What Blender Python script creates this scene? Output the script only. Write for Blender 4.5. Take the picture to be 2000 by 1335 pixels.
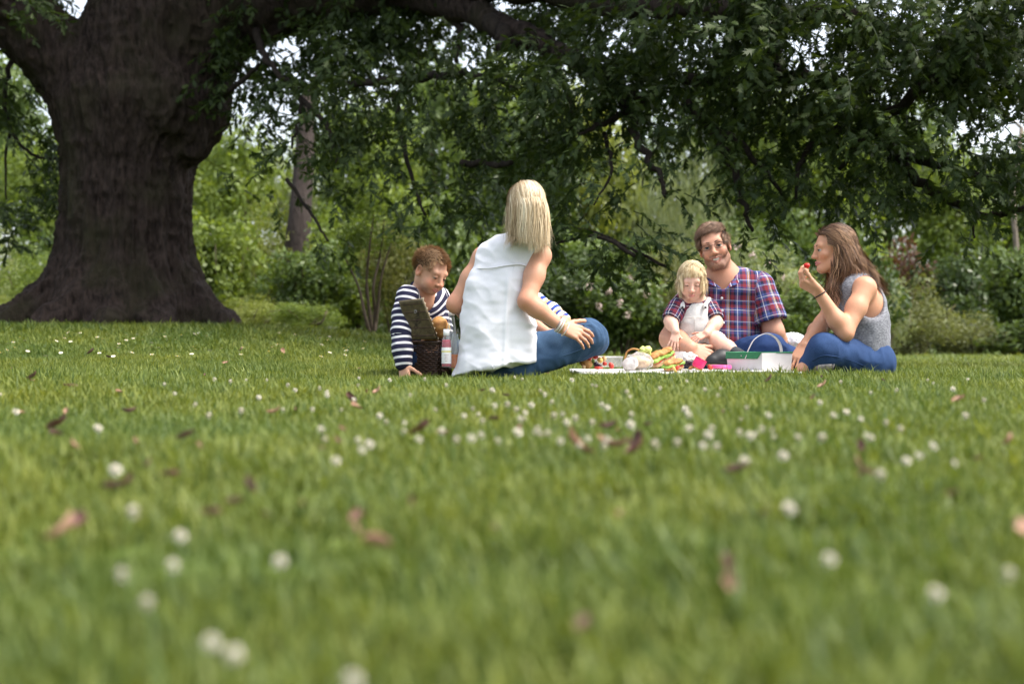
import bpy, math, random
import numpy as np
from mathutils import Vector, Matrix

random.seed(7)
RNG = np.random.default_rng(11)
scene = bpy.context.scene
for _o in list(bpy.data.objects):
    bpy.data.objects.remove(_o)

# ------------------------------------------------------------------ camera, sky, sun, exposure
F_PX = 2778.0          # focal length in photograph pixels (50 mm lens, 2000 px wide frame)
U0, V0 = 1000.0, 680.0  # principal column, horizon row of the photograph
ZC = 0.30              # camera height

cam_data = bpy.data.cameras.new("camera")
cam = bpy.data.objects.new("camera", cam_data)
scene.collection.objects.link(cam)
scene.camera = cam
cam.location = (0.0, 0.0, ZC)
cam.rotation_euler = (math.radians(90.0) + math.atan((680.0 - 667.5) / F_PX), 0.0, 0.0)
cam_data.sensor_width = 36.0
cam_data.lens = 36.0 * F_PX / 2000.0
cam_data.clip_start = 0.05
cam_data.clip_end = 2000.0
cam_data.dof.use_dof = True
cam_data.dof.focus_distance = 6.6
cam_data.dof.aperture_fstop = 2.7
cam_data.dof.aperture_blades = 0

world = bpy.data.worlds.new("World")
scene.world = world
world.use_nodes = True
SUN_DIR = Vector((0.55, -0.12, 1.0)).normalized()
_wn = world.node_tree.nodes
_wl = world.node_tree.links
_wn.clear()
_sky = _wn.new("ShaderNodeTexSky")
_sky.sky_type = 'NISHITA'
_sky.sun_disc = False
_sky.sun_elevation = math.asin(SUN_DIR.z)
_sky.sun_rotation = math.atan2(SUN_DIR.x, SUN_DIR.y)
_sky.air_density = 1.0
_sky.dust_density = 4.0
_sky.ozone_density = 1.0
_hsv = _wn.new("ShaderNodeHueSaturation")
_hsv.inputs["Saturation"].default_value = 0.45
_bg = _wn.new("ShaderNodeBackground")
_bg.inputs["Strength"].default_value = 0.15
_wo = _wn.new("ShaderNodeOutputWorld")
_wl.new(_sky.outputs[0], _hsv.inputs["Color"])
_wl.new(_hsv.outputs[0], _bg.inputs["Color"])
_wl.new(_bg.outputs[0], _wo.inputs["Surface"])

sun_data = bpy.data.lights.new("sun", 'SUN')
sun_data.energy = 1.5
sun_data.angle = math.radians(20.0)
sun_data.color = (1.0, 0.93, 0.82)
sun = bpy.data.objects.new("sun", sun_data)
scene.collection.objects.link(sun)
sun.rotation_euler = SUN_DIR.to_track_quat('Z', 'Y').to_euler()
sun.location = (10, -10, 25)

scene.view_settings.view_transform = 'Standard'
scene.view_settings.look = 'None'
scene.view_settings.gamma = 1.0
scene.view_settings.use_curve_mapping = False
scene.view_settings.exposure = 1.55
scene.render.engine = 'CYCLES'
scene.cycles.max_bounces = 6
scene.cycles.diffuse_bounces = 3
scene.cycles.glossy_bounces = 2
scene.cycles.transmission_bounces = 5
scene.cycles.transparent_max_bounces = 8
scene.cycles.use_denoising = True
scene.cycles.caustics_reflective = False
scene.cycles.caustics_refractive = False

# ------------------------------------------------------------------ helpers: tags and objects
COL = scene.collection


def P(u, v, d):
    """World point seen at photograph pixel (u, v) at distance d."""
    return np.array([(u - U0) / F_PX * d, d, ZC + (V0 - v) / F_PX * d])


def tag(o, label=None, cat=None, group=None, kind=None):
    if label:
        o["label"] = label
    if cat:
        o["category"] = cat
    if group:
        o["group"] = group
    if kind:
        o["kind"] = kind
    return o


def empty(name, loc=(0, 0, 0), label=None, cat=None, group=None, rotz=0.0):
    o = bpy.data.objects.new(name, None)
    COL.objects.link(o)
    o.location = Vector([float(c) for c in loc])
    o.rotation_euler = (0, 0, rotz)
    o.empty_display_size = 0.05
    tag(o, label, cat, group)
    return o


def mesh_data(name, verts, faces, mat=None, smooth=True, attrs=None):
    """verts (N,3) array; faces: (M,k) int array or list of index tuples; attrs {name: (N,3) colours / (N,) floats}"""
    me = bpy.data.meshes.new(name)
    verts = np.asarray(verts, dtype=np.float32)
    if isinstance(faces, np.ndarray) and faces.ndim == 2:
        k = faces.shape[1]
        m = len(faces)
        me.vertices.add(len(verts))
        me.vertices.foreach_set("co", verts.ravel())
        me.loops.add(m * k)
        me.loops.foreach_set("vertex_index", faces.astype(np.int32).ravel())
        me.polygons.add(m)
        me.polygons.foreach_set("loop_start", np.arange(0, m * k, k, dtype=np.int32))
        me.update(calc_edges=True)
    else:
        me.from_pydata([tuple(map(float, v)) for v in verts], [], [tuple(map(int, f)) for f in faces])
        me.update()
    me.polygons.foreach_set("use_smooth", np.full(len(me.polygons), bool(smooth)))
    if attrs:
        for an, av in attrs.items():
            av = np.asarray(av, dtype=np.float32)
            if av.ndim == 1:
                a = me.attributes.new(an, 'FLOAT', 'POINT')
                a.data.foreach_set("value", av)
            else:
                a = me.attributes.new(an, 'FLOAT_COLOR', 'POINT')
                c = np.ones((len(av), 4), dtype=np.float32)
                c[:, :3] = av
                a.data.foreach_set("color", c.ravel())
    if mat is not None:
        me.materials.append(mat)
    return me


def obj(name, me, parent=None, loc=None):
    """Link mesh data as an object. Children keep the world position of their mesh."""
    o = bpy.data.objects.new(name, me)
    COL.objects.link(o)
    if loc is not None:
        o.location = Vector([float(c) for c in loc])
    if parent is not None:
        o.parent = parent
        o.matrix_parent_inverse = Matrix.Translation(-Vector(parent.location)) if parent.rotation_euler.z == 0 else (Matrix.Translation(parent.location) @ parent.rotation_euler.to_matrix().to_4x4()).inverted()
    return o


def copy_tree(o, loc, rotz, scale=1.0, label=None):
    c = o.copy()
    COL.objects.link(c)
    c.location = Vector([float(x) for x in loc])
    c.rotation_euler = (0, 0, rotz)
    c.scale = (scale, scale, scale) if np.isscalar(scale) else scale
    if label:
        c["label"] = label
    for ch in list(o.children):
        d = ch.copy()
        COL.objects.link(d)
        d.parent = c
        for g in list(ch.children):
            e = g.copy()
            COL.objects.link(e)
            e.parent = d
    return c


# ------------------------------------------------------------------ helpers: noise
def _hash(ix, iy, iz, seed):
    M = 0xFFFFFFFF
    h = (ix.astype(np.int64) * 374761393 + iy.astype(np.int64) * 668265263 + iz.astype(np.int64) * 1442695041 + seed * 974711 + 12345) & M
    h = ((h ^ (h >> 15)) * 739982445) & M
    h = ((h ^ (h >> 12)) * 695872825) & M
    h = (h ^ (h >> 15)) & 0xFFFFFF
    return h.astype(np.float64) / 0xFFFFFF * 2 - 1


def vnoise(p, scale=1.0, seed=0):
    q = np.asarray(p, dtype=np.float64) * scale
    i = np.floor(q)
    f = q - i
    f = f * f * (3 - 2 * f)
    i = i.astype(np.int64)
    r = 0
    for dx in (0, 1):
        wx = f[:, 0] if dx else 1 - f[:, 0]
        for dy in (0, 1):
            wy = f[:, 1] if dy else 1 - f[:, 1]
            for dz in (0, 1):
                wz = f[:, 2] if dz else 1 - f[:, 2]
                r = r + wx * wy * wz * _hash(i[:, 0] + dx, i[:, 1] + dy, i[:, 2] + dz, seed)
    return r


def fbm(p, scale=1.0, seed=0, octaves=3):
    r, a = 0, 1.0
    for k in range(octaves):
        r = r + a * vnoise(p, scale * 2 ** k, seed + 17 * k)
        a *= 0.5
    return r


def smooth01(x, a, b):
    t = np.clip((x - a) / (b - a), 0, 1)
    return t * t * (3 - 2 * t)


# ------------------------------------------------------------------ helpers: materials
def new_mat(name):
    m = bpy.data.materials.new(name)
    m.use_nodes = True
    nt = m.node_tree
    b = nt.nodes["Principled BSDF"]
    return m, nt, b


def N(nt, t, **kw):
    n = nt.nodes.new(t)
    for k, v in kw.items():
        if k in n.inputs.keys():
            n.inputs[k].default_value = v
        else:
            setattr(n, k, v)
    return n


def rgba(c):
    return (c[0], c[1], c[2], 1.0)


def ramp(nt, fac, stops, interp='LINEAR'):
    r = nt.nodes.new("ShaderNodeValToRGB")
    r.color_ramp.interpolation = interp
    el = r.color_ramp.elements
    while len(el) > 1:
        el.remove(el[-1])
    el[0].position, el[0].color = stops[0][0], rgba(stops[0][1])
    for p, c in stops[1:]:
        e = el.new(p)
        e.color = rgba(c)
    if fac is not None:
        nt.links.new(fac, r.inputs[0])
    return r


def noise_bump(nt, b, scale=60.0, strength=0.3, distance=0.003, detail=3.0, coord="Object", stretch=None):
    tc = nt.nodes.new("ShaderNodeTexCoord")
    no = N(nt, "ShaderNodeTexNoise")
    no.inputs["Scale"].default_value = scale
    no.inputs["Detail"].default_value = detail
    src = tc.outputs[coord]
    if stretch:
        mp = nt.nodes.new("ShaderNodeMapping")
        mp.inputs["Scale"].default_value = stretch
        nt.links.new(src, mp.inputs[0])
        src = mp.outputs[0]
    nt.links.new(src, no.inputs["Vector"])
    bu = nt.nodes.new("ShaderNodeBump")
    bu.inputs["Strength"].default_value = strength
    bu.inputs["Distance"].default_value = distance
    nt.links.new(no.outputs[0], bu.inputs["Height"])
    nt.links.new(bu.outputs[0], b.inputs["Normal"])
    return no


def simple_mat(name, c1, c2=None, rough=0.6, scale=20.0, bump=0.15, bdist=0.002, metallic=0.0, spec=0.4):
    m, nt, b = new_mat(name)
    b.inputs["Roughness"].default_value = rough
    b.inputs["Metallic"].default_value = metallic
    b.inputs["Specular IOR Level"].default_value = spec
    no = noise_bump(nt, b, scale, bump, bdist)
    c2 = c2 or tuple(x * 0.8 for x in c1)
    r = ramp(nt, no.outputs[0], [(0.3, c2), (0.7, c1)])
    nt.links.new(r.outputs[0], b.inputs["Base Color"])
    return m


def attr_mat(name, attr="Col", rough=0.6, scale=80.0, bump=0.1, bdist=0.001, sss=0.0, spec=0.4, vary=0.12):
    m, nt, b = new_mat(name)
    a = nt.nodes.new("ShaderNodeAttribute")
    a.attribute_name = attr
    b.inputs["Roughness"].default_value = rough
    b.inputs["Specular IOR Level"].default_value = spec
    no = noise_bump(nt, b, scale, bump, bdist)
    mx = N(nt, "ShaderNodeMix", data_type='RGBA', blend_type='MULTIPLY')
    mx.inputs[0].default_value = 1.0
    r = ramp(nt, no.outputs[0], [(0.25, (1 - vary,) * 3), (0.75, (1 + vary,) * 3)])
    nt.links.new(a.outputs["Color"], mx.inputs[6])
    nt.links.new(r.outputs[0], mx.inputs[7])
    nt.links.new(mx.outputs[2], b.inputs["Base Color"])
    if sss:
        b.inputs["Subsurface Weight"].default_value = sss
        b.inputs["Subsurface Radius"].default_value = (0.012, 0.005, 0.003)
        b.inputs["Subsurface Scale"].default_value = 1.0
    return m


def leaf_mat(name, dark, light, trans=0.35, rough=0.45, spec=0.35, sheen=None):
    """Leaf: reflected colour varies per leaf through the attribute 'rnd'; light also passes through."""
    m, nt, b = new_mat(name)
    a = nt.nodes.new("ShaderNodeAttribute")
    a.attribute_name = "rnd"
    r = ramp(nt, a.outputs["Fac"], [(0.0, dark), (1.0, light)])
    b.inputs["Roughness"].default_value = rough
    b.inputs["Specular IOR Level"].default_value = spec
    nt.links.new(r.outputs[0], b.inputs["Base Color"])
    t = nt.nodes.new("ShaderNodeBsdfTranslucent")
    mul = N(nt, "ShaderNodeMix", data_type='RGBA', blend_type='MULTIPLY')
    mul.inputs[0].default_value = 1.0
    nt.links.new(r.outputs[0], mul.inputs[6])
    mul.inputs[7].default_value = (1.5, 1.45, 0.6, 1)
    nt.links.new(mul.outputs[2], t.inputs["Color"])
    mx = nt.nodes.new("ShaderNodeMixShader")
    mx.inputs[0].default_value = trans
    nt.links.new(b.outputs[0], mx.inputs[1])
    nt.links.new(t.outputs[0], mx.inputs[2])
    nt.links.new(mx.outputs[0], nt.nodes["Material Output"].inputs["Surface"])
    return m


# ------------------------------------------------------------------ helpers: swept tubes
def frames_along(pts):
    pts = np.asarray(pts, float)
    t = np.gradient(pts, axis=0)
    t /= np.linalg.norm(t, axis=1, keepdims=True) + 1e-12
    ref = np.array([0.0, 0.0, 1.0]) if abs(t[0][2]) < 0.9 else np.array([1.0, 0, 0])
    n = np.cross(t[0], ref)
    n /= np.linalg.norm(n)
    ns, bs = [], []
    for i in range(len(pts)):
        n = n - t[i] * np.dot(n, t[i])
        n /= np.linalg.norm(n) + 1e-12
        ns.append(n.copy())
        bs.append(np.cross(t[i], n))
    return t, np.array(ns), np.array(bs)


def tube(pts, radii, sides=6, caps=True, flat=None, closed=False):
    """Tube along pts. flat: optional ratio squeezing the binormal direction. Returns verts, quads(list)."""
    pts = np.asarray(pts, float)
    n = len(pts)
    r = np.full(n, radii, float) if np.isscalar(radii) else np.asarray(radii, float)
    t, ns, bs = frames_along(pts)
    if closed:
        t = np.roll(pts, -1, 0) - np.roll(pts, 1, 0)
        t /= np.linalg.norm(t, axis=1, keepdims=True)
    ang = np.linspace(0, 2 * np.pi, sides, endpoint=False)
    fl = 1.0 if flat is None else flat
    v = pts[:, None, :] + r[:, None, None] * (np.cos(ang)[None, :, None] * ns[:, None, :] + fl * np.sin(ang)[None, :, None] * bs[:, None, :])
    v = v.reshape(-1, 3)
    f = []
    m = n if closed else n - 1
    for i in range(m):
        j = (i + 1) % n
        for k in range(sides):
            a, b2 = i * sides + k, i * sides + (k + 1) % sides
            c, d = j * sides + (k + 1) % sides, j * sides + k
            f.append((a, b2, c, d))
    if caps and not closed:
        f.append(tuple(range(sides - 1, -1, -1)))
        f.append(tuple(range((n - 1) * sides, n * sides)))
    return v, f


class MB:
    """Collects pieces of ONE part into one mesh."""

    def __init__(self):
        self.v, self.f, self.n = [], [], 0

    def add(self, v, f):
        self.v.append(np.asarray(v, float))
        self.f += [tuple(int(i) + self.n for i in q) for q in f]
        self.n += len(v)
        return self

    def tube(self, *a, **k):
        return self.add(*tube(*a, **k))

    def box(self, c, s, R=None):
        c = np.asarray(c, float)
        s = np.asarray(s, float) / 2
        q = np.array([[x, y, z] for x in (-1, 1) for y in (-1, 1) for z in (-1, 1)], float) * s
        if R is not None:
            q = q @ np.asarray(R).T
        return self.add(q + c, [(0, 1, 3, 2), (4, 6, 7, 5), (0, 4, 5, 1), (2, 3, 7, 6), (0, 2, 6, 4), (1, 5, 7, 3)])

    def lathe(self, c, prof, sides=20, R=None):
        c = np.asarray(c, float)
        ang = np.linspace(0, 2 * np.pi, sides, endpoint=False)
        v = np.array([[r * math.cos(a), r * math.sin(a), z] for r, z in prof for a in ang])
        if R is not None:
            v = v @ np.asarray(R).T
        f = []
        for i in range(len(prof) - 1):
            for k in range(sides):
                f.append((i * sides + k, i * sides + (k + 1) % sides, (i + 1) * sides + (k + 1) % sides, (i + 1) * sides + k))
        return self.add(v + c, f)

    def mesh(self, name, mat, smooth=True):
        return mesh_data(name, np.concatenate(self.v), self.f, mat, smooth)

    def build(self, name, mat, parent=None, smooth=True):
        return obj(name, self.mesh(name, mat, smooth), parent)


def catmull(pts, n=8):
    pts = np.asarray(pts, float)
    p = np.vstack([2 * pts[0] - pts[1], pts, 2 * pts[-1] - pts[-2]])
    out = []
    for i in range(1, len(p) - 2):
        for t in np.linspace(0, 1, n, endpoint=False):
            a, b, c, d = p[i - 1], p[i], p[i + 1], p[i + 2]
            out.append(0.5 * (2 * b + (c - a) * t + (2 * a - 5 * b + 4 * c - d) * t * t + (3 * b - a - 3 * c + d) * t ** 3))
    out.append(pts[-1])
    return np.array(out)


# ------------------------------------------------------------------ helpers: implicit surfaces (bodies, clothes, tree trunk)
def unit(v):
    v = np.asarray(v, float)
    return v / (np.linalg.norm(v) + 1e-12)


class Field:
    """Smooth union / cut of primitives, turned into one continuous surface."""

    def __init__(self):
        self.ops = []

    def cone(self, a, b, ra, rb, k=0.02, op='u', flat=None, nrm=None):
        a, b = np.asarray(a, float), np.asarray(b, float)
        ab = b - a
        L2 = float(ab @ ab) + 1e-12
        nn = None if nrm is None else unit(nrm)

        def fn(p):
            w = p - a
            t = np.clip((w @ ab) / L2, 0, 1)
            w = w - t[:, None] * ab
            if nn is None:
                return np.sqrt((w * w).sum(1)) - (ra + t * (rb - ra))
            wn = w @ nn
            q = np.sqrt(np.maximum((w * w).sum(1) - wn * wn + (wn / flat) ** 2, 0))
            r = ra + t * (rb - ra)
            return (q - r) * (flat if flat < 1 else 1.0)
        self.ops.append((fn, k, op))
        return self

    def chain(self, pts, rads, k=0.02, op='u'):
        for i in range(len(pts) - 1):
            self.cone(pts[i], pts[i + 1], rads[i], rads[i + 1], k, op)
        return self

    def ell(self, c, r, R=None, k=0.02, op='u'):
        c = np.asarray(c, float)
        r = np.asarray(r, float)

        def fn(p):
            q = p - c
            if R is not None:
                q = q @ R
            k0 = np.sqrt(((q / r) ** 2).sum(1)) + 1e-9
            k1 = np.sqrt(((q / (r * r)) ** 2).sum(1)) + 1e-9
            return k0 * (k0 - 1) / k1
        self.ops.append((fn, k, op))
        return self

    def plane(self, c, n, k=0.0):
        """keep the side the normal points away from"""
        c, n = np.asarray(c, float), unit(n)
        self.ops.append((lambda p: (p - c) @ n, k, 'i'))
        return self

    def func(self, fn, k=0.0, op='u'):
        self.ops.append((fn, k, op))
        return self

    @staticmethod
    def _comb(d, b, k, op):
        if op == 's':
            b = -b
            op = 'i'
        if op == 'u':
            if k <= 0:
                return np.minimum(d, b)
            h = np.maximum(k - np.abs(d - b), 0) / k
            return np.minimum(d, b) - h * h * k * 0.25
        if k <= 0:
            return np.maximum(d, b)
        h = np.maximum(k - np.abs(d - b), 0) / k
        return np.maximum(d, b) + h * h * k * 0.25

    def __call__(self, p):
        d = np.full(len(p), 1e3)
        for fn, k, op in self.ops:
            d = self._comb(d, fn(p), k, op)
        return d

    def extract(self, lo, hi, h, B=8, skip=None):
        """Sparse surface nets. Returns verts (N,3), quads (M,4)."""
        lo, hi = np.asarray(lo, float), np.asarray(hi, float)
        cs = B * h
        nb = np.ceil((hi - lo) / cs).astype(int)
        gi = np.stack(np.meshgrid(*[np.arange(n) for n in nb], indexing='ij'), -1).reshape(-1, 3)
        cen = lo + (gi + 0.5) * cs
        d = self(cen)
        R = cs * 0.87
        keep = np.abs(d) < R * 2.2
        gi, cen = gi[keep], cen[keep]
        if skip is not None:
            s = skip(cen)
            keep = s > -R * 1.5 - 0.03
            gi, cen = gi[keep], cen[keep]
        n1 = B + 1
        loc = np.stack(np.meshgrid(*[np.arange(n1)] * 3, indexing='ij'), -1).reshape(-1, 3)
        nblk = len(gi)
        val = np.full((nblk, n1 ** 3), 1e3)
        for fn, k, op in self.ops:
            dc = fn(cen)
            if op == 'u':
                m = dc < R * 2.6 + k
            elif op == 's':
                m = dc < R * 2.6 + k
            else:
                m = dc > -(R * 2.6 + k)
            idx = np.nonzero(m)[0]
            if not len(idx):
                continue
            pts = ((gi[idx, None, :] * B + loc[None]) * h + lo).reshape(-1, 3)
            val[idx] = self._comb(val[idx], fn(pts).reshape(len(idx), -1), k, op)
        val = val.reshape(nblk, n1, n1, n1)
        ins = val < 0
        # cells with a sign change
        cnt = np.zeros((nblk, B, B, B), int)
        for dx in (0, 1):
            for dy in (0, 1):
                for dz in (0, 1):
                    cnt += ins[:, dx:dx + B, dy:dy + B, dz:dz + B]
        act = (cnt > 0) & (cnt < 8)
        bi, cx, cy, cz = np.nonzero(act)
        cell = np.stack([cx, cy, cz], 1)
        acc = np.zeros((len(bi), 3))
        num = np.zeros(len(bi))
        corners = [(0, 0, 0), (1, 0, 0), (0, 1, 0), (1, 1, 0), (0, 0, 1), (1, 0, 1), (0, 1, 1), (1, 1, 1)]
        cv = np.stack([val[bi, cx + c[0], cy + c[1], cz + c[2]] for c in corners], 1)
        for i in range(8):
            for ax in range(3):
                if corners[i][ax] == 0:
                    j = i + (1 << ax)
                    va, vb = cv[:, i], cv[:, j]
                    cr = (va < 0) != (vb < 0)
                    t = np.where(cr, va / np.where(cr, va - vb, 1), 0)
                    pos = np.repeat(np.array(corners[i], float)[None], len(bi), 0)
                    pos[:, ax] += t
                    acc += np.where(cr[:, None], pos, 0)
                    num += cr
        gcell = gi[bi] * B + cell
        V = (gcell + acc / num[:, None]) * h + lo
        dims = nb * B + 2
        key = (gcell[:, 0] * dims[1] + gcell[:, 1]) * dims[2] + gcell[:, 2]
        order = np.argsort(key)
        skey = key[order]
        quads = []
        for ax in range(3):
            o1, o2 = (ax + 1) % 3, (ax + 2) % 3
            sl = [slice(None)] + [slice(0, B)] * 3
            sh = [slice(None)] + [slice(0, B)] * 3
            sh[ax + 1] = slice(1, B + 1)
            a_in, b_in = ins[tuple(sl)], ins[tuple(sh)]
            e = np.nonzero(a_in != b_in)
            g = gi[e[0]] * B + np.stack(e[1:], 1)
            q = []
            ok = np.ones(len(g), bool)
            for (s1, s2) in ((0, 0), (1, 0), (1, 1), (0, 1)):
                gg = g.copy()
                gg[:, o1] -= s1
                gg[:, o2] -= s2
                kk = (gg[:, 0] * dims[1] + gg[:, 1]) * dims[2] + gg[:, 2]
                pos = np.clip(np.searchsorted(skey, kk), 0, len(skey) - 1)
                ok &= skey[pos] == kk
                q.append(order[pos])
            q = np.stack(q, 1)
            flip = ~a_in[e]
            q[flip] = q[flip][:, ::-1]
            quads.append(q[ok])
        Q = np.concatenate(quads)
        return V, Q


def prune(V, Q, keepv):
    """drop the vertices whose flag is False together with their faces"""
    kf = keepv[Q].all(1)
    Q = Q[kf]
    used = np.zeros(len(V), bool)
    used[Q.ravel()] = True
    m = np.cumsum(used) - 1
    return V[used], m[Q], used


def vert_normals(V, Q):
    n = np.cross(V[Q[:, 2]] - V[Q[:, 0]], V[Q[:, 3]] - V[Q[:, 1]])
    vn = np.zeros_like(V)
    for i in range(4):
        np.add.at(vn, Q[:, i], n)
    return vn / (np.linalg.norm(vn, axis=1, keepdims=True) + 1e-12)
# ------------------------------------------------------------------ the ground
_GY = [-30, 0.2, 0.6, 1.0, 1.7, 2.5, 4.2, 6.2, 8.0, 12.0, 18.0, 26.0, 45.0, 100.0, 400.0]
_GS = [-.33, -.33, -.28, -.24, -.19, -.155, -.125, -.10, -.105, -.12, -.125, -.15, -.2, -.3, -.6]


def top(x, y):
    """height of the tips of the lawn at (x, y)"""
    x, y = np.asarray(x, float), np.asarray(y, float)
    b = np.interp(y, _GY, _GS)
    rise = 0.34 * smooth01(-x, -1.5, 3.0) * smooth01(y, 6.6, 13.5)
    w = 0.012 * np.sin(x * 1.7 + y * 0.9) * np.sin(y * 1.3 - x * 0.6) * np.clip(y / 3, 0, 1)
    return ZC + b + rise + w


SOIL = 0.042


def ground(x, y):
    return top(x, y) - SOIL


def on_ground(u, v, lift=0.0):
    """point of the lawn's tips seen at photograph pixel (u, v)"""
    ds = np.geomspace(0.45, 40, 4000)
    x = (u - U0) / F_PX * ds
    z = ZC + (V0 - v) / F_PX * ds
    f = z - (top(x, ds) + lift)
    i = np.nonzero(f <= 0)[0]
    i = i[0] if len(i) else len(ds) - 1
    return np.array([x[i], ds[i], top(x[i], ds[i])])


def build_ground():
    ys = np.concatenate([[-30, -10, -3], np.arange(0, 14, 0.16), np.arange(14, 40, 0.8), np.geomspace(40, 700, 24)])
    xs0 = np.linspace(-1, 1, 121)
    vs = []
    for y in ys:
        wd = 6 + max(y, 0) * 1.0 if y < 60 else 66 + (y - 60) * 2.0
        xs = np.sign(xs0) * np.abs(xs0) ** 1.3 * wd
        vs.append(np.stack([xs, np.full_like(xs, y), ground(xs, np.full_like(xs, y))], 1))
    V = np.concatenate(vs)
    nx, ny = 121, len(ys)
    i = np.arange((ny - 1) * nx).reshape(ny - 1, nx)[:, :-1].ravel()
    Q = np.stack([i, i + 1, i + nx + 1, i + nx], 1)
    m, nt, b = new_mat("turf_soil")
    no = noise_bump(nt, b, 14.0, 0.8, 0.03, 6.0)
    r = ramp(nt, no.outputs[0], [(0.3, (0.045, 0.060, 0.014)), (0.55, (0.085, 0.125, 0.024)), (0.75, (0.12, 0.15, 0.04))])
    nt.links.new(r.outputs[0], b.inputs["Base Color"])
    b.inputs["Roughness"].default_value = 0.9
    b.inputs["Specular IOR Level"].default_value = 0.1
    tag(obj("ground", mesh_data("ground", V, Q, m)), "mown lawn ground rising gently towards the big tree", kind="structure")


build_ground()

def patchy(m, scale, lo, hi):
    """colour of the leaves themselves drifts from patch to patch across the ground"""
    nt = m.node_tree
    g = nt.nodes.new("ShaderNodeNewGeometry")
    no = N(nt, "ShaderNodeTexNoise")
    no.inputs["Scale"].default_value = scale
    no.inputs["Detail"].default_value = 4.0
    nt.links.new(g.outputs["Position"], no.inputs["Vector"])
    r = ramp(nt, no.outputs[0], [(0.32, lo), (0.68, hi)])
    rp = [n for n in nt.nodes if n.type == 'VALTORGB'][0]
    outs = [l.to_socket for l in rp.outputs[0].links]
    mx = N(nt, "ShaderNodeMix", data_type='RGBA', blend_type='MULTIPLY')
    mx.inputs[0].default_value = 1.0
    nt.links.new(rp.outputs[0], mx.inputs[6])
    nt.links.new(r.outputs[0], mx.inputs[7])
    for o in outs:
        nt.links.new(mx.outputs[2], o)


M_GRASS = leaf_mat("grass_blade", (0.044, 0.086, 0.016), (0.225, 0.262, 0.060), trans=0.30, rough=0.5, spec=0.25)


patchy(M_GRASS, 1.5, (0.72, 0.82, 0.9), (1.25, 1.12, 1.0))


def make_tuft(i, nbl, rad, hmin, hmax):
    rg = np.random.default_rng(100 + i)
    vs, fs, rn = [], [], []
    n = 0
    for k in range(nbl):
        a, r = rg.uniform(0, 6.283), rad * math.sqrt(rg.uniform())
        base = np.array([r * math.cos(a), r * math.sin(a), 0])
        az = rg.uniform(0, 6.283)
        lean = np.array([math.cos(az), math.sin(az), 0])
        side = np.array([-lean[1], lean[0], 0])
        h = rg.uniform(hmin, hmax) * (0.75 + 0.5 * rg.uniform() ** 2)
        bend = rg.uniform(0.1, 0.95)
        w = rg.uniform(0.0011, 0.0023)
        c = rg.uniform() * 0.8 + (0.2 if rg.uniform() < 0.2 else 0)
        dead = rg.uniform() < 0.03
        for j, t in enumerate((0, 0.38, 0.72, 1.0)):
            p = base + lean * h * bend * t ** 1.8 * 0.9 + np.array([0, 0, h * (t - 0.28 * bend * t ** 2.4)])
            if j < 3:
                ww = w * (1.0, 0.95, 0.65)[j]
                vs += [p - side * ww, p + side * ww]
                rn += [c, c]
            else:
                vs.append(p)
                rn.append(min(1, c + 0.1))
        fs += [(n, n + 1, n + 3, n + 2), (n + 2, n + 3, n + 5, n + 4), (n + 4, n + 5, n + 6)]
        n += 7
    return mesh_data("grass_tuft", np.array(vs), fs, M_GRASS, True, {"rnd": np.array(rn)})


def points_instancer(name, pts, idx, rot, scl, coll):
    """ONE object: a cloud of points carrying instances of the meshes of a collection (uncountable stuff only)."""
    me = bpy.data.meshes.new(name)
    me.vertices.add(len(pts))
    me.vertices.foreach_set("co", np.asarray(pts, np.float32).ravel())
    a = me.attributes.new("idx", 'INT', 'POINT')
    a.data.foreach_set("value", np.asarray(idx, np.int32))
    a = me.attributes.new("rot", 'FLOAT_VECTOR', 'POINT')
    a.data.foreach_set("vector", np.asarray(rot, np.float32).ravel())
    a = me.attributes.new("scl", 'FLOAT_VECTOR', 'POINT')
    a.data.foreach_set("vector", np.asarray(scl, np.float32).ravel())
    o = obj(name, me)
    ng = bpy.data.node_groups.new(name + "_scatter", 'GeometryNodeTree')
    ng.interface.new_socket("Geometry", in_out='INPUT', socket_type='NodeSocketGeometry')
    ng.interface.new_socket("Geometry", in_out='OUTPUT', socket_type='NodeSocketGeometry')
    gi, go = ng.nodes.new("NodeGroupInput"), ng.nodes.new("NodeGroupOutput")
    ci = ng.nodes.new("GeometryNodeCollectionInfo")
    ci.inputs["Collection"].default_value = coll
    ci.inputs["Separate Children"].default_value = True
    ci.inputs["Reset Children"].default_value = True
    ip = ng.nodes.new("GeometryNodeInstanceOnPoints")
    ip.inputs["Pick Instance"].default_value = True
    for an, sock, dt in (("idx", "Instance Index", 'INT'), ("rot", "Rotation", 'FLOAT_VECTOR'), ("scl", "Scale", 'FLOAT_VECTOR')):
        na = ng.nodes.new("GeometryNodeInputNamedAttribute")
        na.data_type = dt
        na.inputs["Name"].default_value = an
        out = [s for s in na.outputs if s.enabled and s.name == "Attribute"][0]
        if sock == "Rotation":
            er = ng.nodes.new("FunctionNodeEulerToRotation")
            ng.links.new(out, er.inputs[0])
            out = er.outputs[0]
        ng.links.new(out, ip.inputs[sock])
    ng.links.new(gi.outputs[0], ip.inputs["Points"])
    ng.links.new(ci.outputs[0], ip.inputs["Instance"])
    ng.links.new(ip.outputs[0], go.inputs[0])
    md = o.modifiers.new("scatter", 'NODES')
    md.node_group = ng
    return o


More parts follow.
